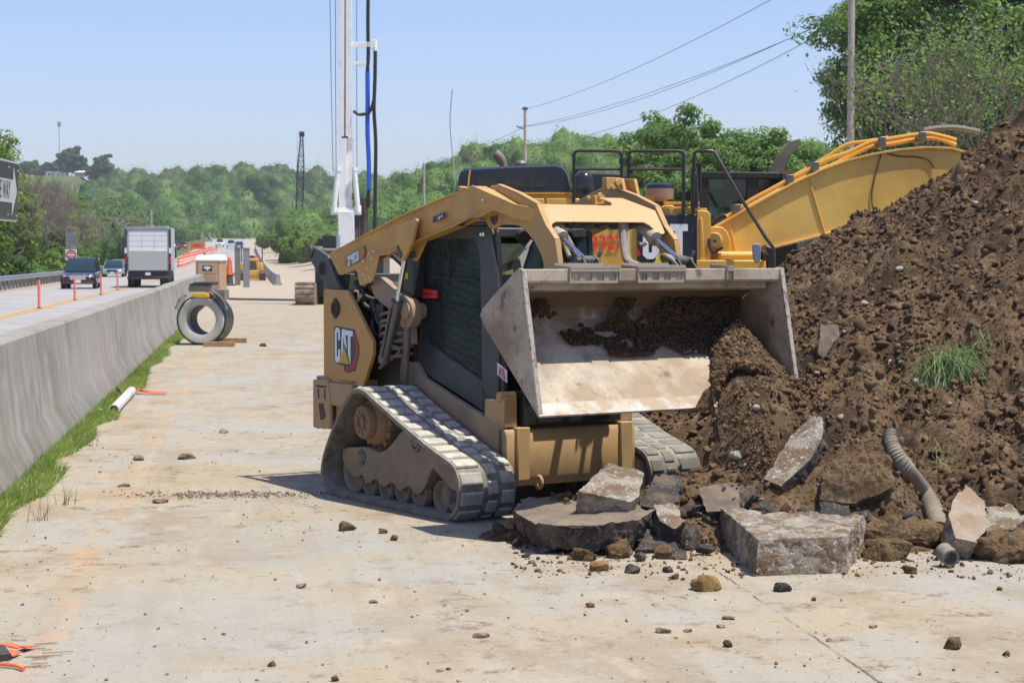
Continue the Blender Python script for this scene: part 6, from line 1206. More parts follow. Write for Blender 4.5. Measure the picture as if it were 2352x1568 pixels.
for k, (px, py, w_, col, lb) in enumerate(((546, 655, .24, (.25, .21, .18), 'left brownish steel beam standing beside the toilet'), (566, 660, .27, (.27, .29, .31), 'right grey steel beam standing beside the toilet'))):
    a = at(px, py, 84); s = thing('steel_beam', lb, 'steel beam', a, R(10), 'upright steel beams'); m = MB(); hh = 1.62 if k == 0 else 1.70
    m.bx(-w_ / 2, w_ / 2, -.12, -.10, 0, hh); m.bx(-w_ / 2, w_ / 2, .10, .12, 0, hh); m.bx(-.01, .01, -.10, .10, 0, hh); m.bx(-w_ / 2 - .02, w_ / 2 + .02, -.14, .14, hh, hh + .03); m.obj('flanged_beam', PM('beam_%d' % k, col, .7, .3), s)
# portable toilet
a = at(478, 708, 82); pt = thing('portable_toilet', 'tan portable toilet with a white roof behind the big pipe', 'portable toilet', a, R(-6))
TAN = PM('tan_plastic', (.50, .33, .20), .55); m = MB(); m.bx(-.54, .54, 0, 1.1, .05, 2.05); b_ = m.obj('cabin', TAN, pt, .03)
MB().ring([(-.60, -.06, 2.02), (.60, -.06, 2.02), (.60, 1.16, 2.02), (-.60, 1.16, 2.02)], [(-.50, .05, 2.28), (.50, .05, 2.28), (.50, 1.05, 2.28), (-.50, 1.05, 2.28)]).obj('roof', WHITE, pt, .05); MB().cyl((-.22, .3, 2.2), (-.22, .3, 2.36), .05, n=10).obj('vent_pipe', DKGREY, pt)
m = MB(); m.bx(-.42, .42, -.03, .0, .15, 1.45); m.bx(-.42, .42, -.03, .0, 1.48, 1.95); d_ = m.obj('door', PM('tan_door', (.54, .36, .22), .5), pt, .01); MB().bx(-.01, .01, -.036, -.03, .15, 1.45).obj('door_rib', TAN, d_); MB().bx(-.23, .20, -.036, -.028, 1.60, 1.83).obj('badge', NAVY, d_)
o = MB().pr([(-.015 + .17 * math.cos(t), 1.735 + .062 * math.sin(t)) for t in np.linspace(0, 6.28, 19)[:-1]], 'y', -.04, -.035).obj('badge_oval', WHITE, d_); MB().pr([(-.05, 1.62), (.03, 1.62), (.02, 1.69), (-.04, 1.69)], 'y', -.041, -.035).obj('badge_foot', WHITE, d_)
# big concrete pipe with saw frame on top
a = at(462, 793, 38); bp_ = thing('concrete_pipe', 'big pale concrete pipe ring wrapped in black, on the pad by the wall', 'pipe', (a.x, 38, 0), R(-4))
m = MB(); m.lathe([(.295, 0), (.36, -.03), (.44, -.03), (.465, 0), (.465, .9), (.30, .9)], (0, 0, .50), (0, 1, 0), 48, 0, True); m.obj('pipe_wall', PM('pipe_concrete', (.47, .46, .41), .8, var=((.36, .35, .32), 3, .4, .7)), bp_)
MB().lathe([(.47, .02), (.50, .03), (.50, .75), (.47, .75)], (0, 0, .50), (0, 1, 0), 48, 0, True).obj('rubber_wrap', BLK, bp_)
MB().lathe([(.2945, .3), (.2945, .88), (.285, .88), (.285, .3)], (0, 0, .50), (0, 1, 0), 40, 0, True).obj('inner_lining', PM('dark_lining', (.02, .02, .02), .6), bp_)
m = MB(); m.bx(-.26, .22, .05, .7, 1.06, 1.19); m.obj('tool_frame', PM('frame_taupe', (.20, .17, .155), .6, dust=(DUST, .5, 6)), bp_, .01)
m = MB(); m.bx(-.22, .20, .0, .3, 1.19, 1.22); m.ring([(-.24, .05, 1.19), (.22, .05, 1.19), (.22, .08, 1.25), (-.16, .08, 1.25)], [(-.24, .6, 1.19), (.22, .6, 1.19), (.22, .6, 1.25), (-.16, .6, 1.25)]); m.obj('tray', BLK, bp_)
MB().ring([(-.18, -.05, .955), (.17, -.05, .945), (.15, -.05, 1.03), (-.14, -.05, 1.04)], [(-.18, .2, .955), (.17, .2, .945), (.15, .2, 1.03), (-.14, .2, 1.04)]).obj('yellow_clamp', PM('clamp_yellow', (.75, .45, .02), .5), bp_, .01)
m = MB()
for s in (-1, 1): m.tube([(s * (.30 + .0), .0, 1.0), (s * .42, .0, .90), (s * .50, .02, .72)], .035, 8)
m.bx(.24, .46, .05, .5, .90, 1.10); m.tube(cr([(.2, -.02, 1.1), (.36, -.04, 1.0), (.47, -.02, .86), (.5, 0, .7)], 4, False), .02, 6); m.obj('clamp_arms', PM('machine_grey', (.13, .13, .13), .6, dust=(DUST, .6, 8)), bp_)
for s in (-1, 1): MB().pr([(s * .34, .98), (s * .46, .82), (s * .50, .70), (s * .44, .70), (s * .36, .84), (s * .28, .93)], 'y', -.045, -.02).obj('bracket_plate', PM('bracket_tan', (.42, .39, .33), .6) if s < 0 else DKGREY, bp_)
for k, (x0, y0, lb) in enumerate(((.0, 37.3, 'nearer timber cribbing beam beside the big pipe'), (.0, 39.0, 'farther timber cribbing beam beside the big pipe'))):
    t = tag(MB().bx(a.x + .15, a.x + .76, y0, y0 + .11, 0, .10).obj('timber_beam', TIMBER, None, .005), lb, 'timber', 'timbers under the pipe')
# pvc pipe, straps
p0, p1_ = G(262, 940, .055), G(295, 905, .055); d = (p1_ - p0).normalized()
m = MB(); q = (p0 - d * .02); m.lathe([(.046, 0), (.056, 0), (.056, 3.0), (.046, 3.0)], q, d, 28, 0, True); pv = tag(m.obj('plastic_pipe', PM('pvc_white', (.66, .65, .62), .45, dust=(DUST, .15, 6)), None, 0, 40), 'short white plastic pipe lying in the grass at the barrier foot', 'pipe')
def strap(pts, w_, label):
    P = [Vector(p) for p in pts]; m = MB()
    for a, b_ in zip(P, P[1:]): d = (b_ - a).normalized().cross(Vector((0, 0, 1))) * w_; m.ring([a - d, a + d, a + d + Vector((0, 0, .006)), a - d + Vector((0, 0, .006))], [b_ - d, b_ + d, b_ + d + Vector((0, 0, .006)), b_ - d + Vector((0, 0, .006))])
    return m
FEN = PM('orange_fence', (.80, .15, .06), .6)
m = strap([G(276, 905, .03), G(300, 898, .03), G(330, 902, .02), G(360, 903, .015), G(381, 904, .01)], .05, ''); m2 = strap([G(290, 900, .03), G(325, 894, .02), G(352, 900, .02), G(379, 900, .01)], .03, ''); m.add(m2.v, m2.f)
tag(m.obj('fence_scrap', FEN), 'torn orange fence scrap behind the white plastic pipe', 'fence scrap')
m = strap([G(-30, 1483, .02), G(20, 1481, .03), G(46, 1487, .02), G(70, 1484, .01)], .03, ''); m2 = strap([G(-30, 1500, .02), G(15, 1497, .02), G(40, 1503, .01)], .045, ''); m.add(m2.v, m2.f)
tag(m.obj('fence_scrap', FEN), 'torn orange plastic scrap at the bottom left corner', 'fence scrap')
tag(MB().tube([G(-30, 1524, .01), G(10, 1524, .015), G(35, 1527, .015), G(55, 1535, .012)], .008, 8).obj('orange_rope', FEN), 'orange rope end at the bottom left corner', 'rope')
tag(MB().ring([G(-20, 1522, 0), G(26, 1516, 0), G(10, 1496, .02), G(-20, 1490, .04)], [p + Vector((0, 0, .03)) for p in (G(-20, 1522, 0), G(26, 1516, 0), G(10, 1496, .02), G(-20, 1490, .04))]).obj('rubber_scrap', TYRE), 'dark rubber scrap on the orange scrap, bottom left', 'rubber scrap')
m = MB()
for k in range(16):
    g = G(rng.uniform(20, 100), rng.uniform(1465, 1535), .004); a = rng.uniform(-.7, .7); m.cyl(g, g + Vector((math.cos(a), math.sin(a) * .6, .05)) * rng.uniform(.04, .15), .0022, n=4)
tag(m.obj('dead_stalks', PM('dead_stalk', (.30, .22, .14), .9)), 'dead stalks strewn beside the orange scrap', 'debris', kind='stuff')
tag(MB().ball(G(231, 943, .03), (.035, .03, .03)).obj('green_cap', PM('green_plastic', (.05, .42, .25), .4)), 'small green plastic cap in the grass by the wall', 'cap')
tag(MB().tube([G(278, 905, .04), G(272, 895, .09), G(268, 890, .16)], .014, 6).obj('dark_stub', DKGREY), 'short dark stub leaning on the wall above the white pipe', 'stub')
P = [at(px, py, Y_) for px, py, Y_ in ((505, 668, 100), (540, 672, 98), (580, 674, 97), (640, 675, 96), (700, 675, 95), (745, 677, 93))]; P = [Vector((p.x, p.y, float(zgr(3, p.y)) + .05)) for p in P]
tag(MB().tube(cr([tuple(p) for p in P], 5, False), .055, 8).obj('ground_hose', DKGREY), 'long dark hose lying across the far part of the pad', 'hose')
# wheel loader / dozer from behind
a = at(578, 645, 195); dz = thing('bulldozer', 'small yellow bulldozer seen from behind on the far pad', 'bulldozer', a, -RA); dz.scale = (1.12, 1.12, 1.12)
MB().ring([(-.72, 0, .7), (.72, 0, .7), (.62, 0, 2.05), (-.55, 0, 2.05)], [(-.72, 2.4, .7), (.72, 2.4, .7), (.62, 2.4, 2.05), (-.55, 2.4, 2.05)]).obj('engine_house', YCLEAN, dz, .06)
MB().ring([(-.48, -.04, .95), (.50, -.04, .95), (.40, -.04, 1.8), (-.38, -.04, 1.8)], [(-.48, .02, .95), (.50, .02, .95), (.40, .02, 1.8), (-.38, .02, 1.8)]).obj('grille', PM('brown_grille', (.09, .06, .045), .6), dz)
for s in (-1, 1):
    MB().bx(s * .86 - .18, s * .86 + .18, .1, 2.2, .75, 1.65).obj('fender', YCLEAN, dz, .08)
    m = MB(); m.pr([(-.2, .35), (.1, .05), (2.9, .05), (3.2, .4), (3.0, .95), (.1, .95)], 'x', s * .98 - .30, s * .98 + .30)
    for z in (.12, .3, .48, .66, .84): m.bx(s * .98 - .31, s * .98 + .31, -.24, -.1, z, z + .05)
    m.obj('crawler_track', PM('mud_caked_track', (.16, .12, .08), .9) if s < 0 else bpy.data.materials['mud_caked_track'], dz)
MB().bx(-.55, .55, -.15, .05, .5, .95).obj('counterweight', YCLEAN, dz, .05)
m = MB()
for x, hh in ((-.95, 3.5), (.92, 3.7)): m.bx(x, x + .10, .5, .6, 1.5, hh)
m.obj('guard_posts', NAVY, dz); MB().cyl((-.25, 1.2, 2.0), (-.25, 1.2, 3.0), .08, n=10).obj('exhaust', BLK, dz); MB().bx(-.2, .3, .8, 1.3, 2.0, 2.3).obj('seat', BLK, dz, .05); MB().bx(-.6, .6, 1.4, 1.8, 2.0, 2.25).obj('orange_dash', ORANGE, dz)
MB().bx(-1.15, 1.15, 3.3, 3.5, .1, 1.2).obj('blade', YCLEAN, dz)
MB().bx(.62, .74, .4, .6, 2.0, 3.95).obj('beacon_post', PM('beacon_amber', (.75, .35, .05), .5), dz) if 0 else None
# lattice crane
a = at(684, 600, 370); cr_o = thing('lattice_crane', 'distant orange crane with a dark lattice boom', 'crane', a)
m = MB(); B0 = Vector((0, 0, 1.0)); T0 = Vector((.9, 0, 24.6)); N_ = 22; hw0 = .62
def cor(i, a_, b2):
    t = i / N_; c = B0.lerp(T0, t); h2 = hw0 * (1 - .0 * t) * (1 if t < .72 else 1 - (t - .72) / .28 * .72); return c + Vector((a_ * h2, b2 * h2, 0))
for a_, b2 in ((-1, -1), (1, -1), (1, 1), (-1, 1)): m.tube([cor(i, a_, b2) for i in range(N_ + 1)], .10, 4)
for i in range(N_):
    for (a1, b1), (a2, b2) in (((-1, -1), (1, -1)), ((1, -1), (1, 1)), ((1, 1), (-1, 1)), ((-1, 1), (-1, -1))):
        p, q = (cor(i, a1, b1), cor(i + 1, a2, b2)) if i % 2 else (cor(i, a2, b2), cor(i + 1, a1, b1)); m.cyl(p, q, .055, n=4)
        m.cyl(cor(i, a1, b1), cor(i, a2, b2), .05, n=4)
m.obj('lattice_boom', PM('boom_black', (.03, .035, .04), .6), cr_o); MB().bx(.4, 1.4, -.3, .3, 23.9, 24.9).obj('boom_tip', NAVY, cr_o, .1)
MB().bx(-1.3, 1.5, -1, 2, .4, 2.2).obj('machine_house', PM('crane_orange', (.60, .20, .05), .5), cr_o, .1); MB().bx(-2.4, -1.4, -1.2, 0, .3, 1.9).obj('cab', PM('crane_cab_glass', (.25, .4, .38), .2), cr_o, .1); MB().bx(-1.4, 1.6, -1.6, 2.6, -.4, .4).obj('crawler_track', BLK, cr_o, .15)
for x in (-.3, .1): MB().tube([(x + .3, .5, 24.5), (x - .4, 1.5, 2.2)], .03, 4).obj('cable', WIRE, cr_o)
# dirt bank near the crane
BANK = PM('bare_dirt_bank', (.27, .215, .145), 1, var=[((.20, .15, .10), 1, .4, .65), ((.34, .28, .21), 3, .5, .7)], bump=(5, .6, .05))
# ------------------------------------------------------------ drilling rig with the white mast
DR = thing('drilling_rig', 'tall white masted drilling rig with blue and black hoses, behind the loader', 'drilling rig', (0, 0, 0)); Y = 88.
def q(px, py, dy=0.): return at(px, py, Y + dy)
m = MB()
def strip(pl, dy, t, wpx, mm=None):              # upright beam following screen positions with real depth
    pass
def beam(mb, pts, w, dpt, dy=0):
    P = [at(px, py, Y + dy) for px, py in pts]
    for a, b_ in zip(P, P[1:]): mb.ring([a + Vector((-w, -dpt, 0)), a + Vector((w, -dpt, 0)), a + Vector((w, dpt, 0)), a + Vector((-w, dpt, 0))], [b_ + Vector((-w, -dpt, 0)), b_ + Vector((w, -dpt, 0)), b_ + Vector((w, dpt, 0)), b_ + Vector((-w, dpt, 0))])
beam(m, [(785.3, -60), (784.3, 318)], .135, .14, -.1); beam(m, [(801.5, -60), (801, 318)], .135, .14, -.1); beam(m, [(793.5, -60), (792.5, 318)], .30, .07, .1)
for py in range(-50, 318, 14): beam(m, [(793.4, py), (793.4, py + 2.5)], .07, .05, -.1)
beam(m, [(788, 318), (787, 490)], .17, .14, -.1); beam(m, [(804, 318), (800, 490)], .12, .12, .05); beam(m, [(796, 318), (793, 490)], .10, .06, .15); beam(m, [(795, 318), (795, 330)], .26, .15, 0); beam(m, [(798, 440), (797, 500)], .16, .12, 0)
for py in (30, 140, 188, 250, 262, 300): beam(m, [(793, py), (793, py + 3)], .33, .18, -.05)
m.obj('mast', MASTW, DR, .01)
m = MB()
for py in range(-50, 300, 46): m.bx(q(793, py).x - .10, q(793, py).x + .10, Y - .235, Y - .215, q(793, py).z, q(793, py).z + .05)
beam(m, [(793, 314), (793, 318)], .15, .18, -.06); beam(m, [(793, -60), (792.5, 310)], .022, .02, -.22); m.obj('mast_shadow_bars', DKGREY, DR)  # dark bars laid on the mast for the shade between its beams
m = MB(); beam(m, [(806, 98.5), (858, 98.5)], .04, .05) if 0 else None
m.bx(q(803, 0).x, q(856, 0).x, Y - .08, Y + .08, q(0, 109).z, q(0, 97).z); m.bx(q(851, 0).x, q(858, 0).x, Y - .1, Y + .1, q(0, 112).z, q(0, 92).z); m.cyl(q(861, 92), q(861, 118), .11, n=12); m.obj('hose_arm', MASTW, DR, .01); m = MB(); m.bx(q(803, 0).x, q(845, 0).x, Y - .06, Y + .06, q(0, 150).z, q(0, 143).z); m.cyl(q(820, 150), q(847, 147), .05, n=8); m.cyl(q(845, 138), q(845, 154), .08, n=10)
m.obj('hose_arm', MASTW, DR, .01)
HB = PM('black_hose', (.015, .02, .022), .5, bump=(30, .3, .01)); 
MB().tube(cr([tuple(q(x, y)) for x, y in ((846, -50), (845, 60), (846, 120), (845, 145), (844, 168))], 6, False), .085, 10).obj('upper_black_hose', HB, DR)
MB().tube(cr([tuple(q(x, y, -.1)) for x, y in ((844, 166), (844.5, 230), (844, 300), (847, 370), (847, 436))], 6, False), .105, 12).obj('blue_hose', PM('blue_sleeve', (.015, .11, .62), .45, bump=(12, .4, .02)), DR)
MB().tube(cr([tuple(q(x, y)) for x, y in ((847, 434), (845, 460), (845, 478))], 4, False), .085, 10).obj('lower_black_hose', HB, DR)
MB().tube(cr([tuple(q(x, y, -.2)) for x, y in ((862, 118), (861, 190), (859, 250), (863, 330), (862, 420), (861, 540), (862, 600))], 6, False), .085, 10).obj('right_black_hose', HB, DR)
MB().tube(cr([tuple(q(x, y, -.25)) for x, y in ((812, 255), (824, 263), (838, 262), (848, 258), (858, 232), (860, 190))], 6, False), .075, 10).obj('looped_hose', HB, DR)
for k, (x0, x1) in enumerate(((757, 765), (770, 772), (781, 782), (819, 820))): MB().tube([q(x0, -60, .3), q((x0 + x1) / 2 - .3, 200, .3), q(x1, 395, .3)], .018, 5).obj('cable', WIRE, DR)
for a_, b_ in (((776, 388), (767, 488)), ((814, 388), (823, 488))):
    c = MB(); c.cyl(q(*a_, -.3), q(*b_, -.3), .115, n=14); c.cyl(q(a_[0], a_[1] - 3, -.3), q(a_[0], a_[1] + 5, -.3), .14, n=14); c.obj('back_stay', MASTW, DR)
m = MB(); beam(m, [(796, 485), (797, 560), (799, 590)], .37, .35); beam(m, [(768, 472), (768, 494)], .16, .2); beam(m, [(822, 472), (822, 494)], .16, .2); beam(m, [(795, 478), (795, 492)], .55, .25); m.obj('mast_foot', MASTW, DR, .03)
m = MB()
for k, x in enumerate((817, 824, 830, 836, 841)): m.tube([q(x, 455 + (k % 2) * 8, .1 * k), q(x + 1, 560, .1 * k)], .085, 8)
m.obj('drill_rods', PM('rusty_rods', (.10, .085, .07), .8, var=((.05, .04, .035), 2, .4, .6)), DR)
m = MB(); m.bx(q(722, 0).x, q(880, 0).x, Y - .3, Y + 4.2, q(0, 650).z, q(0, 568).z); m.bx(q(742, 0).x, q(774, 0).x, Y - .9, Y + 2, q(0, 568).z, q(0, 540).z); m.bx(q(729, 0).x, q(776, 0).x, Y - .6, Y + 3, q(0, 572).z, q(0, 548).z); m.obj('machine_body', BLK, DR, .05)
m = MB(); m.bx(q(772, 0).x, q(782, 0).x, Y - .7, Y - .2, q(0, 575).z, q(0, 540).z); m.obj('hydraulic_box', PM('rig_blue_grey', (.4, .44, .5), .5), DR)
for k, x in enumerate((705, 840)):
    z0 = float(zgr(3, Y)) + .02; xc = q(x, 0).x; m = MB(); w_ = .44; L_ = 4.5; lp2 = [(Y - 1.2 + .45 * math.cos(t), z0 + .48 + .48 * math.sin(t)) for t in np.linspace(-1.57, -4.71, 9)] + [(Y + L_ - .45 * math.cos(t), z0 + .48 + .48 * math.sin(t)) for t in np.linspace(1.57, -1.57, 9)]
    m.ring([(xc - w_, a_, b_) for a_, b_ in lp2], [(xc + w_, a_, b_) for a_, b_ in lp2])
    for t in np.linspace(-1.57, -4.71, 8): m.bx(xc - w_ - .02, xc + w_ + .02, Y - 1.2 + .50 * math.cos(t) - .03, Y - 1.2 + .50 * math.cos(t) + .03, z0 + .49 + .50 * math.sin(t) - .02, z0 + .49 + .50 * math.sin(t) + .03)
    m.obj('crawler_track', PM('tan_caked_track', (.36, .28, .20), .9, var=((.18, .13, .09), 4, .45, .6)) if k == 0 else bpy.data.materials['tan_caked_track'], DR, .01)
m = MB(); m.bx(q(728, 0).x, q(860, 0).x, Y - .2, Y + 3.5, float(zgr(3, Y)) + .4, q(0, 640).z); m.obj('undercarriage', BLK, DR)
# ------------------------------------------------------------ excavator behind the loader, facing right
EX = thing('excavator', 'big clean yellow excavator with black hood and long boom behind the loader', 'excavator', (0, 0, 0)); Y = 24.
def E_(px, py, dy=0.): return at(px, py, Y + dy)
def ex(mb, pts, d0, d1, m_=0): mb.ring([E_(x, y, 0) + Vector((0, d0, 0)) for x, y in pts], [E_(x, y, 0) + Vector((0, d1, 0)) for x, y in pts], m_); return mb
hood = [(1050, 442), (1053, 405), (1057, 392), (1066, 386), (1180, 380), (1275, 377), (1291, 381), (1301, 392), (1308, 420), (1314, 442)]
m = MB(); A = [E_(x, y) for x, y in hood]; cx_ = sum((p.x for p in A)) / len(A)
def hr(dy, sx, dz): return [Vector((cx_ + (p.x - cx_) * sx, p.y + dy, p.z + (dz if p.z > 2.6 else 0))) for p in A]
rs = [hr(.0, 1, -.03), hr(.10, 1.0, .0), hr(.4, 1.02, .015), hr(2.0, 1.02, .01), hr(2.3, 1.0, -.02)]
for a_, b_ in zip(rs, rs[1:]): m.ring(a_, b_, 0, False)
m.add(rs[0], [tuple(range(len(A)))]); m.add(rs[-1], [tuple(range(len(A)))]); H0 = m.obj('engine_hood', NAVY, EX, .04, 40, seg=3)
MB().ring([E_(x, y, -.004) for x, y in ((1073, 442), (1075, 410), (1078, 391), (1082, 389), (1079, 412), (1077, 442))], [E_(x, y, .2) for x, y in ((1073, 442), (1075, 410), (1078, 391), (1082, 389), (1079, 412), (1077, 442))]).obj('hood_stripe', YORG, H0)
for x0, x1 in ((1098, 1140), (1160, 1206), (1216, 1256)): ex(MB(), [(x0, 430), (x0, 412), (x1, 411), (x1, 430)], -.006, .05).obj('hood_vent', GREASE, H0)
MB().tube(cr([tuple(E_(x, y, 1.1)) for x, y in ((1157, 384), (1153, 370), (1146, 360), (1137, 353))], 5, False), [.05, .05, .05, .055, .055, .06, .06, .062, .062, .065, .065, .066, .066, .066, .066, .066][:16], 12).obj('exhaust_pipe', PM('rusty_exhaust', (.24, .17, .14), .7), H0)
MB().ball(E_(1197, 378, .8), (.09, .09, .06)).obj('filler_cap', STEEL, H0)
m = MB(); ex(m, [(1048, 442), (1316, 442), (1316, 446), (1048, 446)], -.02, 2.2); m.obj('hood_rail', YORG, EX)
m = MB(); ex(m, [(1050, 446), (1312, 446), (1312, 640), (1050, 640)], .02, 2.3); ex(m, [(1255, 456), (1330, 456), (1338, 470), (1338, 640), (1255, 640)], -.03, .3); ex(m, [(1160, 456), (1250, 456), (1250, 640), (1160, 640)], -.02, .3); m.obj('side_panel', YCLEAN, EX, .01)
m = MB(); ex(m, [(1338, 480), (1468, 480), (1468, 640), (1338, 640)], .0, 2.4); sp2 = m.obj('number_panel', YCLEAN, EX, .015)
ex(MB(), [(1300, 500), (1352, 500), (1350, 640), (1300, 640)], -.05, .05).obj('dark_side_door', NAVY, EX, .02)
text('3327', 'unit_number', PM('unit_red', (.80, .05, .02), .5), .235, frame(E_(1393, 559, -.012), (1, 0, 0), (0, 0, 1)), sp2, .88, .002, .006)
m = MB(); ex(m, [(1463, 492), (1604, 492), (1608, 496), (1608, 640), (1463, 640)], -.04, 2.3); cp_ = m.obj('badge_panel', NAVY, EX, .02)
WT = PM('badge_white', (.80, .80, .80), .4); Yq = -.052
def lp_(name, pts, mt_): return ex(MB(), pts, Yq, -.04).obj(name, mt_, cp_, 0, 0)
lp_('badge_letter', [(1538, 515), (1579, 515), (1579, 531), (1567, 531), (1567, 600), (1550, 600), (1550, 531), (1538, 531)], WT)
lp_('badge_letter', [(1476, 525), (1486, 516), (1500, 516), (1508, 524), (1508, 545), (1497, 545), (1497, 530), (1489, 530), (1489, 580), (1497, 580), (1497, 565), (1508, 565), (1508, 588), (1500, 595), (1486, 595), (1476, 586)], WT)
lp_('badge_letter', [(1517, 515), (1530, 515), (1543, 600), (1528, 570), (1516, 570), (1505, 600)], WT)
Yq = -.056; lp_('badge_triangle', [(1523, 566), (1545, 604), (1501, 604)], PM('badge_yellow', (.75, .55, .03), .4)); lp_('badge_red_corner', [(1463, 568), (1472, 585), (1463, 590)], RED)
m = MB(); ex(m, [(1600, 482), (1624, 484), (1632, 492), (1632, 640), (1600, 640)], -.06, 1.2); ex(m, [(1606, 500), (1612, 500), (1618, 600), (1606, 600)], -.09, -.05); ex(m, [(1632, 520), (1660, 520), (1672, 530), (1680, 550), (1682, 610), (1632, 610)], .1, .9); m.obj('boom_foot_frame', YCLEAN, EX, .03, seg=3)
m = MB(); m.cyl(E_(1641, 553, -.02), E_(1641, 553, 1.0), .105, n=28); m.cyl(E_(1641, 553, -.06), E_(1641, 553, -.01), .09, n=28); bf = m.obj('pivot_plate', YCLEAN, EX, .01); MB().cyl(E_(1642, 554, -.065), E_(1642, 554, -.05), .018, n=12).obj('pivot_hole', GREASE, bf)
MB().tube(cr([tuple(E_(x, y, -.07)) for x, y in ((1629, 548), (1630, 566), (1640, 578), (1650, 574), (1660, 568))], 4, False), .018, 8).obj('pivot_strap', GREASE, EX)
m = MB(); m.cyl(E_(1648, 588, .0), E_(1735, 588, .0), .058, n=20); m.obj('boom_cylinder', YCLEAN, EX)
m = MB(); ex(m, [(1598, 597), (1752, 597), (1756, 602), (1756, 660), (1598, 660)], -.15, 1.2); ex(m, [(1040, 640), (1600, 640), (1600, 662), (1040, 662)], -.05, 2.4); m.obj('platform_frame', YCLEAN, EX, .02)
m = MB(); m.pr([(0, 0)] * 3, 'x', 0, 0) if 0 else None
mr_ = MB().ring(*[[E_(x, y, dd) for x, y in ((1730, 559), (1744, 559), (1748, 566), (1747, 598), (1742, 604), (1735, 604), (1729, 596), (1727, 566))] for dd in (-.35, -.28)]).obj('mirror', PM('mirror_back_grey', (.20, .23, .28), .4), EX, .015, seg=3)
MB().tube([E_(1747, 580, -.3), E_(1757, 578, -.2), E_(1764, 590, .0), E_(1766, 640, .0)], .02, 8).obj('mirror_arm', BLK, mr_)
m = MB(); ex(m, [(1758, 562), (1778, 570), (1780, 660), (1758, 660)], .0, .9); m.obj('front_step', BLK, EX, .02)
# boom
bt = [(1638, 528), (1650, 521), (1700, 492), (1760, 458), (1830, 420), (1900, 387), (1960, 365), (2020, 351), (2080, 341), (2140, 336), (2200, 338), (2270, 358), (2380, 410)]
bb_ = [(1672, 602), (1690, 597), (1730, 585), (1800, 565), (1860, 550), (1930, 531), (1985, 514), (2040, 496), (2100, 484), (2150, 480), (2200, 486), (2250, 500), (2350, 545)]
m = MB(); n = len(bt)
for d0, d1 in ((.35, .37), (.93, .95)): m.ring([E_(x, y, 0) + Vector((0, d0, 0)) for x, y in bt + bb_[::-1]], [E_(x, y, 0) + Vector((0, d1, 0)) for x, y in bt + bb_[::-1]])
for P_2 in (bt, bb_):
    for a_, b_ in zip(P_2, P_2[1:]):
        p, r2 = E_(*a_), E_(*b_); m.ring([p + Vector((0, .31, .018)), r2 + Vector((0, .31, .018)), r2 + Vector((0, .31, -.012)), p + Vector((0, .31, -.012))], [p + Vector((0, .99, .018)), r2 + Vector((0, .99, .018)), r2 + Vector((0, .99, -.012)), p + Vector((0, .99, -.012))])
BO = m.obj('boom', PM('boom_yellow', (.90, .56, .11), .42, dust=(DUST, .3, 1.2), var=((.55, .31, .06), .8, .4, .7)), EX, .004)
m = MB()
for a_, b_ in (((1866, 404), (1905, 537)), ((1682, 505), (1700, 592))):
    p, r2 = E_(*a_, .0), E_(*b_, .0); MB().cyl(p + Vector((0, .347, 0)), r2 + Vector((0, .347, 0)), .014, n=6).obj('weld_seam', YCLEAN, BO)
m = MB(); m.tube(cr([tuple(E_(x, y, .335)) for x, y in ((2024, 352), (2012, 395), (2003, 440), (2004, 475), (2012, 492))], 6, False), .008, 6); m.tube(cr([tuple(E_(x, y, .335)) for x, y in ((2032, 350), (2060, 358), (2100, 360), (2130, 366), (2145, 385))], 6, False), .008, 6); m.obj('grease_line', GREASE, BO)
m = MB()
L1 = [(1668, 498), (1690, 487), (1722, 462), (1770, 436), (1822, 408), (1862, 388), (1905, 365), (1950, 350), (2000, 327), (2040, 320), (2110, 309), (2140, 308), (2196, 322)]
L2 = [(1675, 503), (1700, 494), (1730, 474), (1790, 440), (1826, 416), (1870, 395), (1915, 378), (1960, 355), (2005, 336), (2045, 331), (2110, 319), (2150, 318), (2196, 333)]
L3 = [(1822, 405), (1862, 382), (1905, 357), (1945, 332), (1990, 325), (2040, 316)]
for L_, dd, r3 in ((L1, .45, .030), (L2, .60, .028), (L3, .75, .024)): MB().tube(cr([tuple(E_(x, y, dd)) for x, y in L_], 3, False), r3, 8).obj('boom_pipe', YORG, BO)
for x, y in ((1702, 477), (1826, 408), (1885, 378), (2041, 320), (2135, 308)):
    m = MB(); m.bx(E_(x, y).x - .045, E_(x, y).x + .045, Y + .38, Y + .82, E_(x, y).z - .07, E_(x, y).z + .055)
    m.obj('pipe_clamp', STEEL, BO, .01)
m = MB(); m.tube(cr([tuple(E_(x, y, .5)) for x, y in ((1630, 520), (1640, 508), (1658, 495), (1672, 497))], 4, False), .03, 8); m.tube(cr([tuple(E_(x, y, .65)) for x, y in ((1628, 526), (1645, 515), (1668, 502), (1680, 500))], 4, False), .025, 8); m.obj('boom_hoses', BLK, BO)
MB().tube(cr([tuple(E_(x, y, .6)) for x, y in ((2122, 300), (2150, 295), (2185, 293), (2215, 296), (2250, 303))], 5, False), .035, 8).obj('arched_hose', PM('grey_brown_hose', (.20, .18, .15), .6), BO)
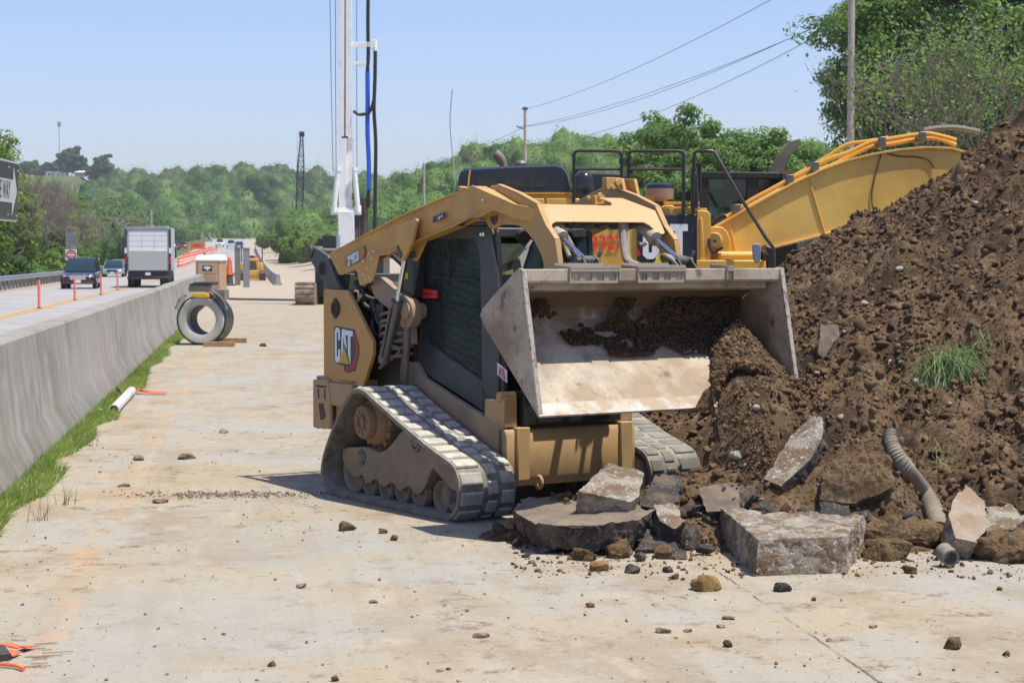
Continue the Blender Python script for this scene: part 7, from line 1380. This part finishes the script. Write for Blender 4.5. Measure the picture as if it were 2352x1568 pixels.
# handrails
def rail(pts, r=.021, name='handrail'): return MB().tube(cr([tuple(E_(x, y, dd)) for x, y, dd in pts], 5, False), r, 10).obj(name, BLK, EX)
def rrect(x0, x1, y0, yb0, yb1, dd):
    m = MB(); c = 9; arc = [(x0, yb0), (x0, y0 + c), (x0 + 2.5, y0 + 2.5), (x0 + c, y0), (x1 - c, y0), (x1 - 2.5, y0 + 2.5), (x1, y0 + c), (x1, yb1)]
    m.tube([E_(x, y, dd) for x, y in arc], .022, 10); m.tube([E_(x0, y0 + 42, dd), E_(x1, y0 + 42, dd)], .019, 8); m.ring([E_(x0 + 1, y0 + 40, dd - .01), E_(x0 + 14, y0 + 40, dd - .01), E_(x0 + 1, y0 + 58, dd - .01)], [E_(x0 + 1, y0 + 40, dd + .01), E_(x0 + 14, y0 + 40, dd + .01), E_(x0 + 1, y0 + 58, dd + .01)])
    m.cyl(E_(x0 if x0 > 1400 else x1, y0 + 17, dd), E_(x0 if x0 > 1400 else x1, y0 + 31, dd), .035, n=8)
    return m.obj('handrail', BLK, EX)
rrect(1318, 1428, 347, 470, 470, -.05); rrect(1444, 1570, 347, 470, 500, -.05)
m = MB(); m.tube([E_(1592, 500, -.05), E_(1593, 370, -.05), E_(1595, 352, -.05), E_(1602, 347, -.05), E_(1634, 347, -.05), E_(1641, 350, -.05), E_(1700, 452, -.2), E_(1760, 548, -.35), E_(1777, 570, -.38), E_(1778, 640, -.38)], .022, 10); m.obj('handrail', BLK, EX)
m = MB(); m.cyl(E_(1595, 400, .1), E_(1595, 500, .1), .05, n=12); m.cyl(E_(1606, 385, .2), E_(1606, 376, .2), .045, n=10); m.cyl(E_(1606, 385, .2), E_(1606, 440, .2), .03, n=10); m.obj('lamp_post', BLK, EX)
# air cleaner bowl
c = E_(1517, 0, 1.0); m = MB(); zt_ = E_(0, 420, 1.0).z; zb_ = E_(0, 455, 1.0).z
m.lathe([(.05, zb_ - .10), (.10, zb_ - .02), (.16, zb_ - .01), (.18, zb_), (.185, zb_ + .10), (.185, zb_ + .13)], (c.x, c.y, 0), n=28); pc_ = m.obj('air_cleaner_bowl', PM('tan_clear_plastic', (.25, .20, .155), .4), EX)
MB().lathe([(.187, zb_ + .125), (.18, zb_ + .17), (.12, zb_ + .195), (0, zb_ + .20)], (c.x, c.y, 0), n=28).obj('cap', NAVY, pc_); MB().cyl((c.x, c.y, zb_ - .3), (c.x, c.y, zb_ - .05), .09, n=16).obj('stem', BLK, pc_)
m = MB(); ex(m, [(1530, 462), (1612, 462), (1612, 468), (1530, 468)], .3, .4); ex(m, [(1530, 473), (1612, 473), (1612, 490), (1530, 490)], .3, .9); ex(m, [(1470, 478), (1625, 478), (1625, 492), (1470, 492)], .05, 2.2); m.tube(cr([tuple(E_(x, y, .1)) for x, y in ((1520, 484), (1522, 476), (1538, 474), (1548, 478), (1551, 492))], 4, False), .018, 8); m.obj('top_deck', YORG, EX, .005)
def exd(mb, pts, d0, d1, m_=0): mb.ring([E_(x, y, d0) for x, y in pts], [E_(x, y, d0) + Vector((0, d1 - d0, 0)) for x, y in pts], m_); return mb
# cab on the far side
m = MB(); d0, d1 = 1.25, 2.45
exd(m, [(1607, 395), (1628, 395), (1628, 610), (1607, 610)], d0, d1); exd(m, [(1607, 394), (1820, 396), (1826, 402), (1826, 412), (1607, 410)], d0 - .02, d1 + .02); exd(m, [(1715, 400), (1742, 400), (1742, 610), (1715, 610)], d0, d0 + .1); exd(m, [(1806, 400), (1822, 400), (1834, 610), (1818, 610)], d0, d1); exd(m, [(1607, 520), (1820, 520), (1820, 612), (1607, 612)], d0, d1)
cb = m.obj('cab', PM('cab_matt_black', (.012, .014, .018), .6), EX, .015); exd(MB(), [(1628, 410), (1806, 410), (1812, 520), (1628, 520)], d0 + .04, d0 + .06).obj('cab_glass', PM('green_cab_glass', (.008, .022, .018), .06, spec=.6, var=((.02, .07, .05), 1.6, .5, .55)), cb)
exd(MB(), [(1640, 440), (1690, 440), (1690, 520), (1640, 520)], d1 - .2, d1 - .1).obj('seat', BLK, cb); exd(MB(), [(1795, 392), (1828, 394), (1828, 402), (1795, 400)], d0 - .04, d0 + .3).obj('rusty_roof_edge', PM('rust', (.18, .10, .07), .8), cb)
MB().tube(cr([tuple(E_(x, y, .6)) for x, y in ((1046, 440), (1042, 380), (1036, 320), (1034, 270), (1039, 205))], 5, False), .008, 6).obj('whip_antenna', PM('antenna_pale', (.45, .47, .44), .5), EX)
z0 = -.02
for dy in (.0, 2.2):
    m = MB(); xl, xr = E_(1080, 0).x, E_(1700, 0).x; lp2 = [(xl + .5 * math.cos(t), z0 + .5 + .48 * math.sin(t)) for t in np.linspace(-1.57, -4.71, 9)] + [(xr + .5 * math.cos(t), z0 + .5 + .48 * math.sin(t)) for t in np.linspace(1.57, -1.57, 9)]
    m.ring([(a_, Y + dy - .1, b_) for a_, b_ in lp2], [(a_, Y + dy + .5, b_) for a_, b_ in lp2]); m.obj('crawler_track', GREASE, EX)
m = MB(); m.bx(E_(1250, 0).x, E_(1500, 0).x, Y + .4, Y + 2.3, .3, 1.36); m.obj('carbody', BLK, EX)
# stick and bucket beyond the mound keep the boom whole
m = MB(); p = E_(2365, 470, .65); m.ring([p + Vector((-.3, -.2, .3)), p + Vector((.2, -.2, .3)), p + Vector((-.9, -.2, -3.0)), p + Vector((-1.2, -.2, -2.9))], [p + Vector((-.3, .2, .3)), p + Vector((.2, .2, .3)), p + Vector((-.9, .2, -3.0)), p + Vector((-1.2, .2, -2.9))]); m.obj('dipper_arm', YCLEAN, EX, .01)
# second machine further back
E2 = thing('excavator', 'second excavator behind the first, only its black hood and olive boom showing', 'excavator', (0, 0, 0)); Y = 34.
hood2 = [(1316, 460), (1322, 410), (1330, 400), (1345, 396), (1432, 397), (1441, 404), (1447, 425), (1448, 460)]
MB().ring([E_(x, y, 0) for x, y in hood2], [E_(x, y, 2.2) for x, y in hood2]).obj('engine_hood', NAVY, E2, .05, seg=3)
MB().ball(E_(1341, 432, -.05), (.22, .15, .3), n=16, k=10).obj('round_housing', PM('glossy_black', (.02, .022, .025), .15), E2)
MB().ring([E_(x, y, 0) for x, y in ((1060, 462), (1500, 462), (1500, 620), (1060, 620))], [E_(x, y, 2.4) for x, y in ((1060, 462), (1500, 462), (1500, 620), (1060, 620))]).obj('body', YORG, E2, .03)
OLV = PM('olive_paint', (.13, .13, .08), .7, var=((.07, .07, .05), 2, .4, .6)); ol = [(1762, 400), (1785, 355), (1812, 325), (1838, 318), (1841, 330), (1815, 358), (1798, 405)]
MB().ring([E_(x, y, 1.0) for x, y in ol], [E_(x, y, 1.5) for x, y in ol]).obj('boom_stub', OLV, E2, .02)
m = MB(); bx_ = [(1700, 405), (1960, 470), (1960, 640), (1500, 640), (1500, 462)]; m.ring([E_(x, y, 2.0) for x, y in ((1770, 545), (1960, 520), (1960, 640), (1770, 640))], [E_(x, y, 3.5) for x, y in ((1770, 545), (1960, 520), (1960, 640), (1770, 640))]); m.obj('front_body', PM('dark_green_grey', (.05, .065, .055), .6, var=((.16, .17, .13), 1.4, .5, .6)), E2, .03)
for dy in (0, 2.0):
    m = MB(); m.bx(E_(1150, 0).x, E_(1900, 0).x, Y + dy, Y + dy + .5, -.05, .85); m.obj('crawler_track', GREASE, E2, .2)
# ------------------------------------------------------------ haze
HZ_ON = True
if HZ_ON:
    hm = bpy.data.materials.new('haze_air'); hm.use_nodes = True; n = hm.node_tree.nodes; n.clear(); v = n.new('ShaderNodeVolumePrincipled'); v.inputs['Color'].default_value = (.90, .93, .95, 1); v.inputs['Density'].default_value = .00020; v.inputs['Anisotropy'].default_value = .2
    hm.node_tree.links.new(v.outputs[0], n.new('ShaderNodeOutputMaterial').inputs['Volume'])
    tag(MB().bx(-740, 740, -60, 3020, -8, 110).obj('haze', hm, None, 0, 0), 'pale summer haze over the valley', 'haze', kind='stuff')
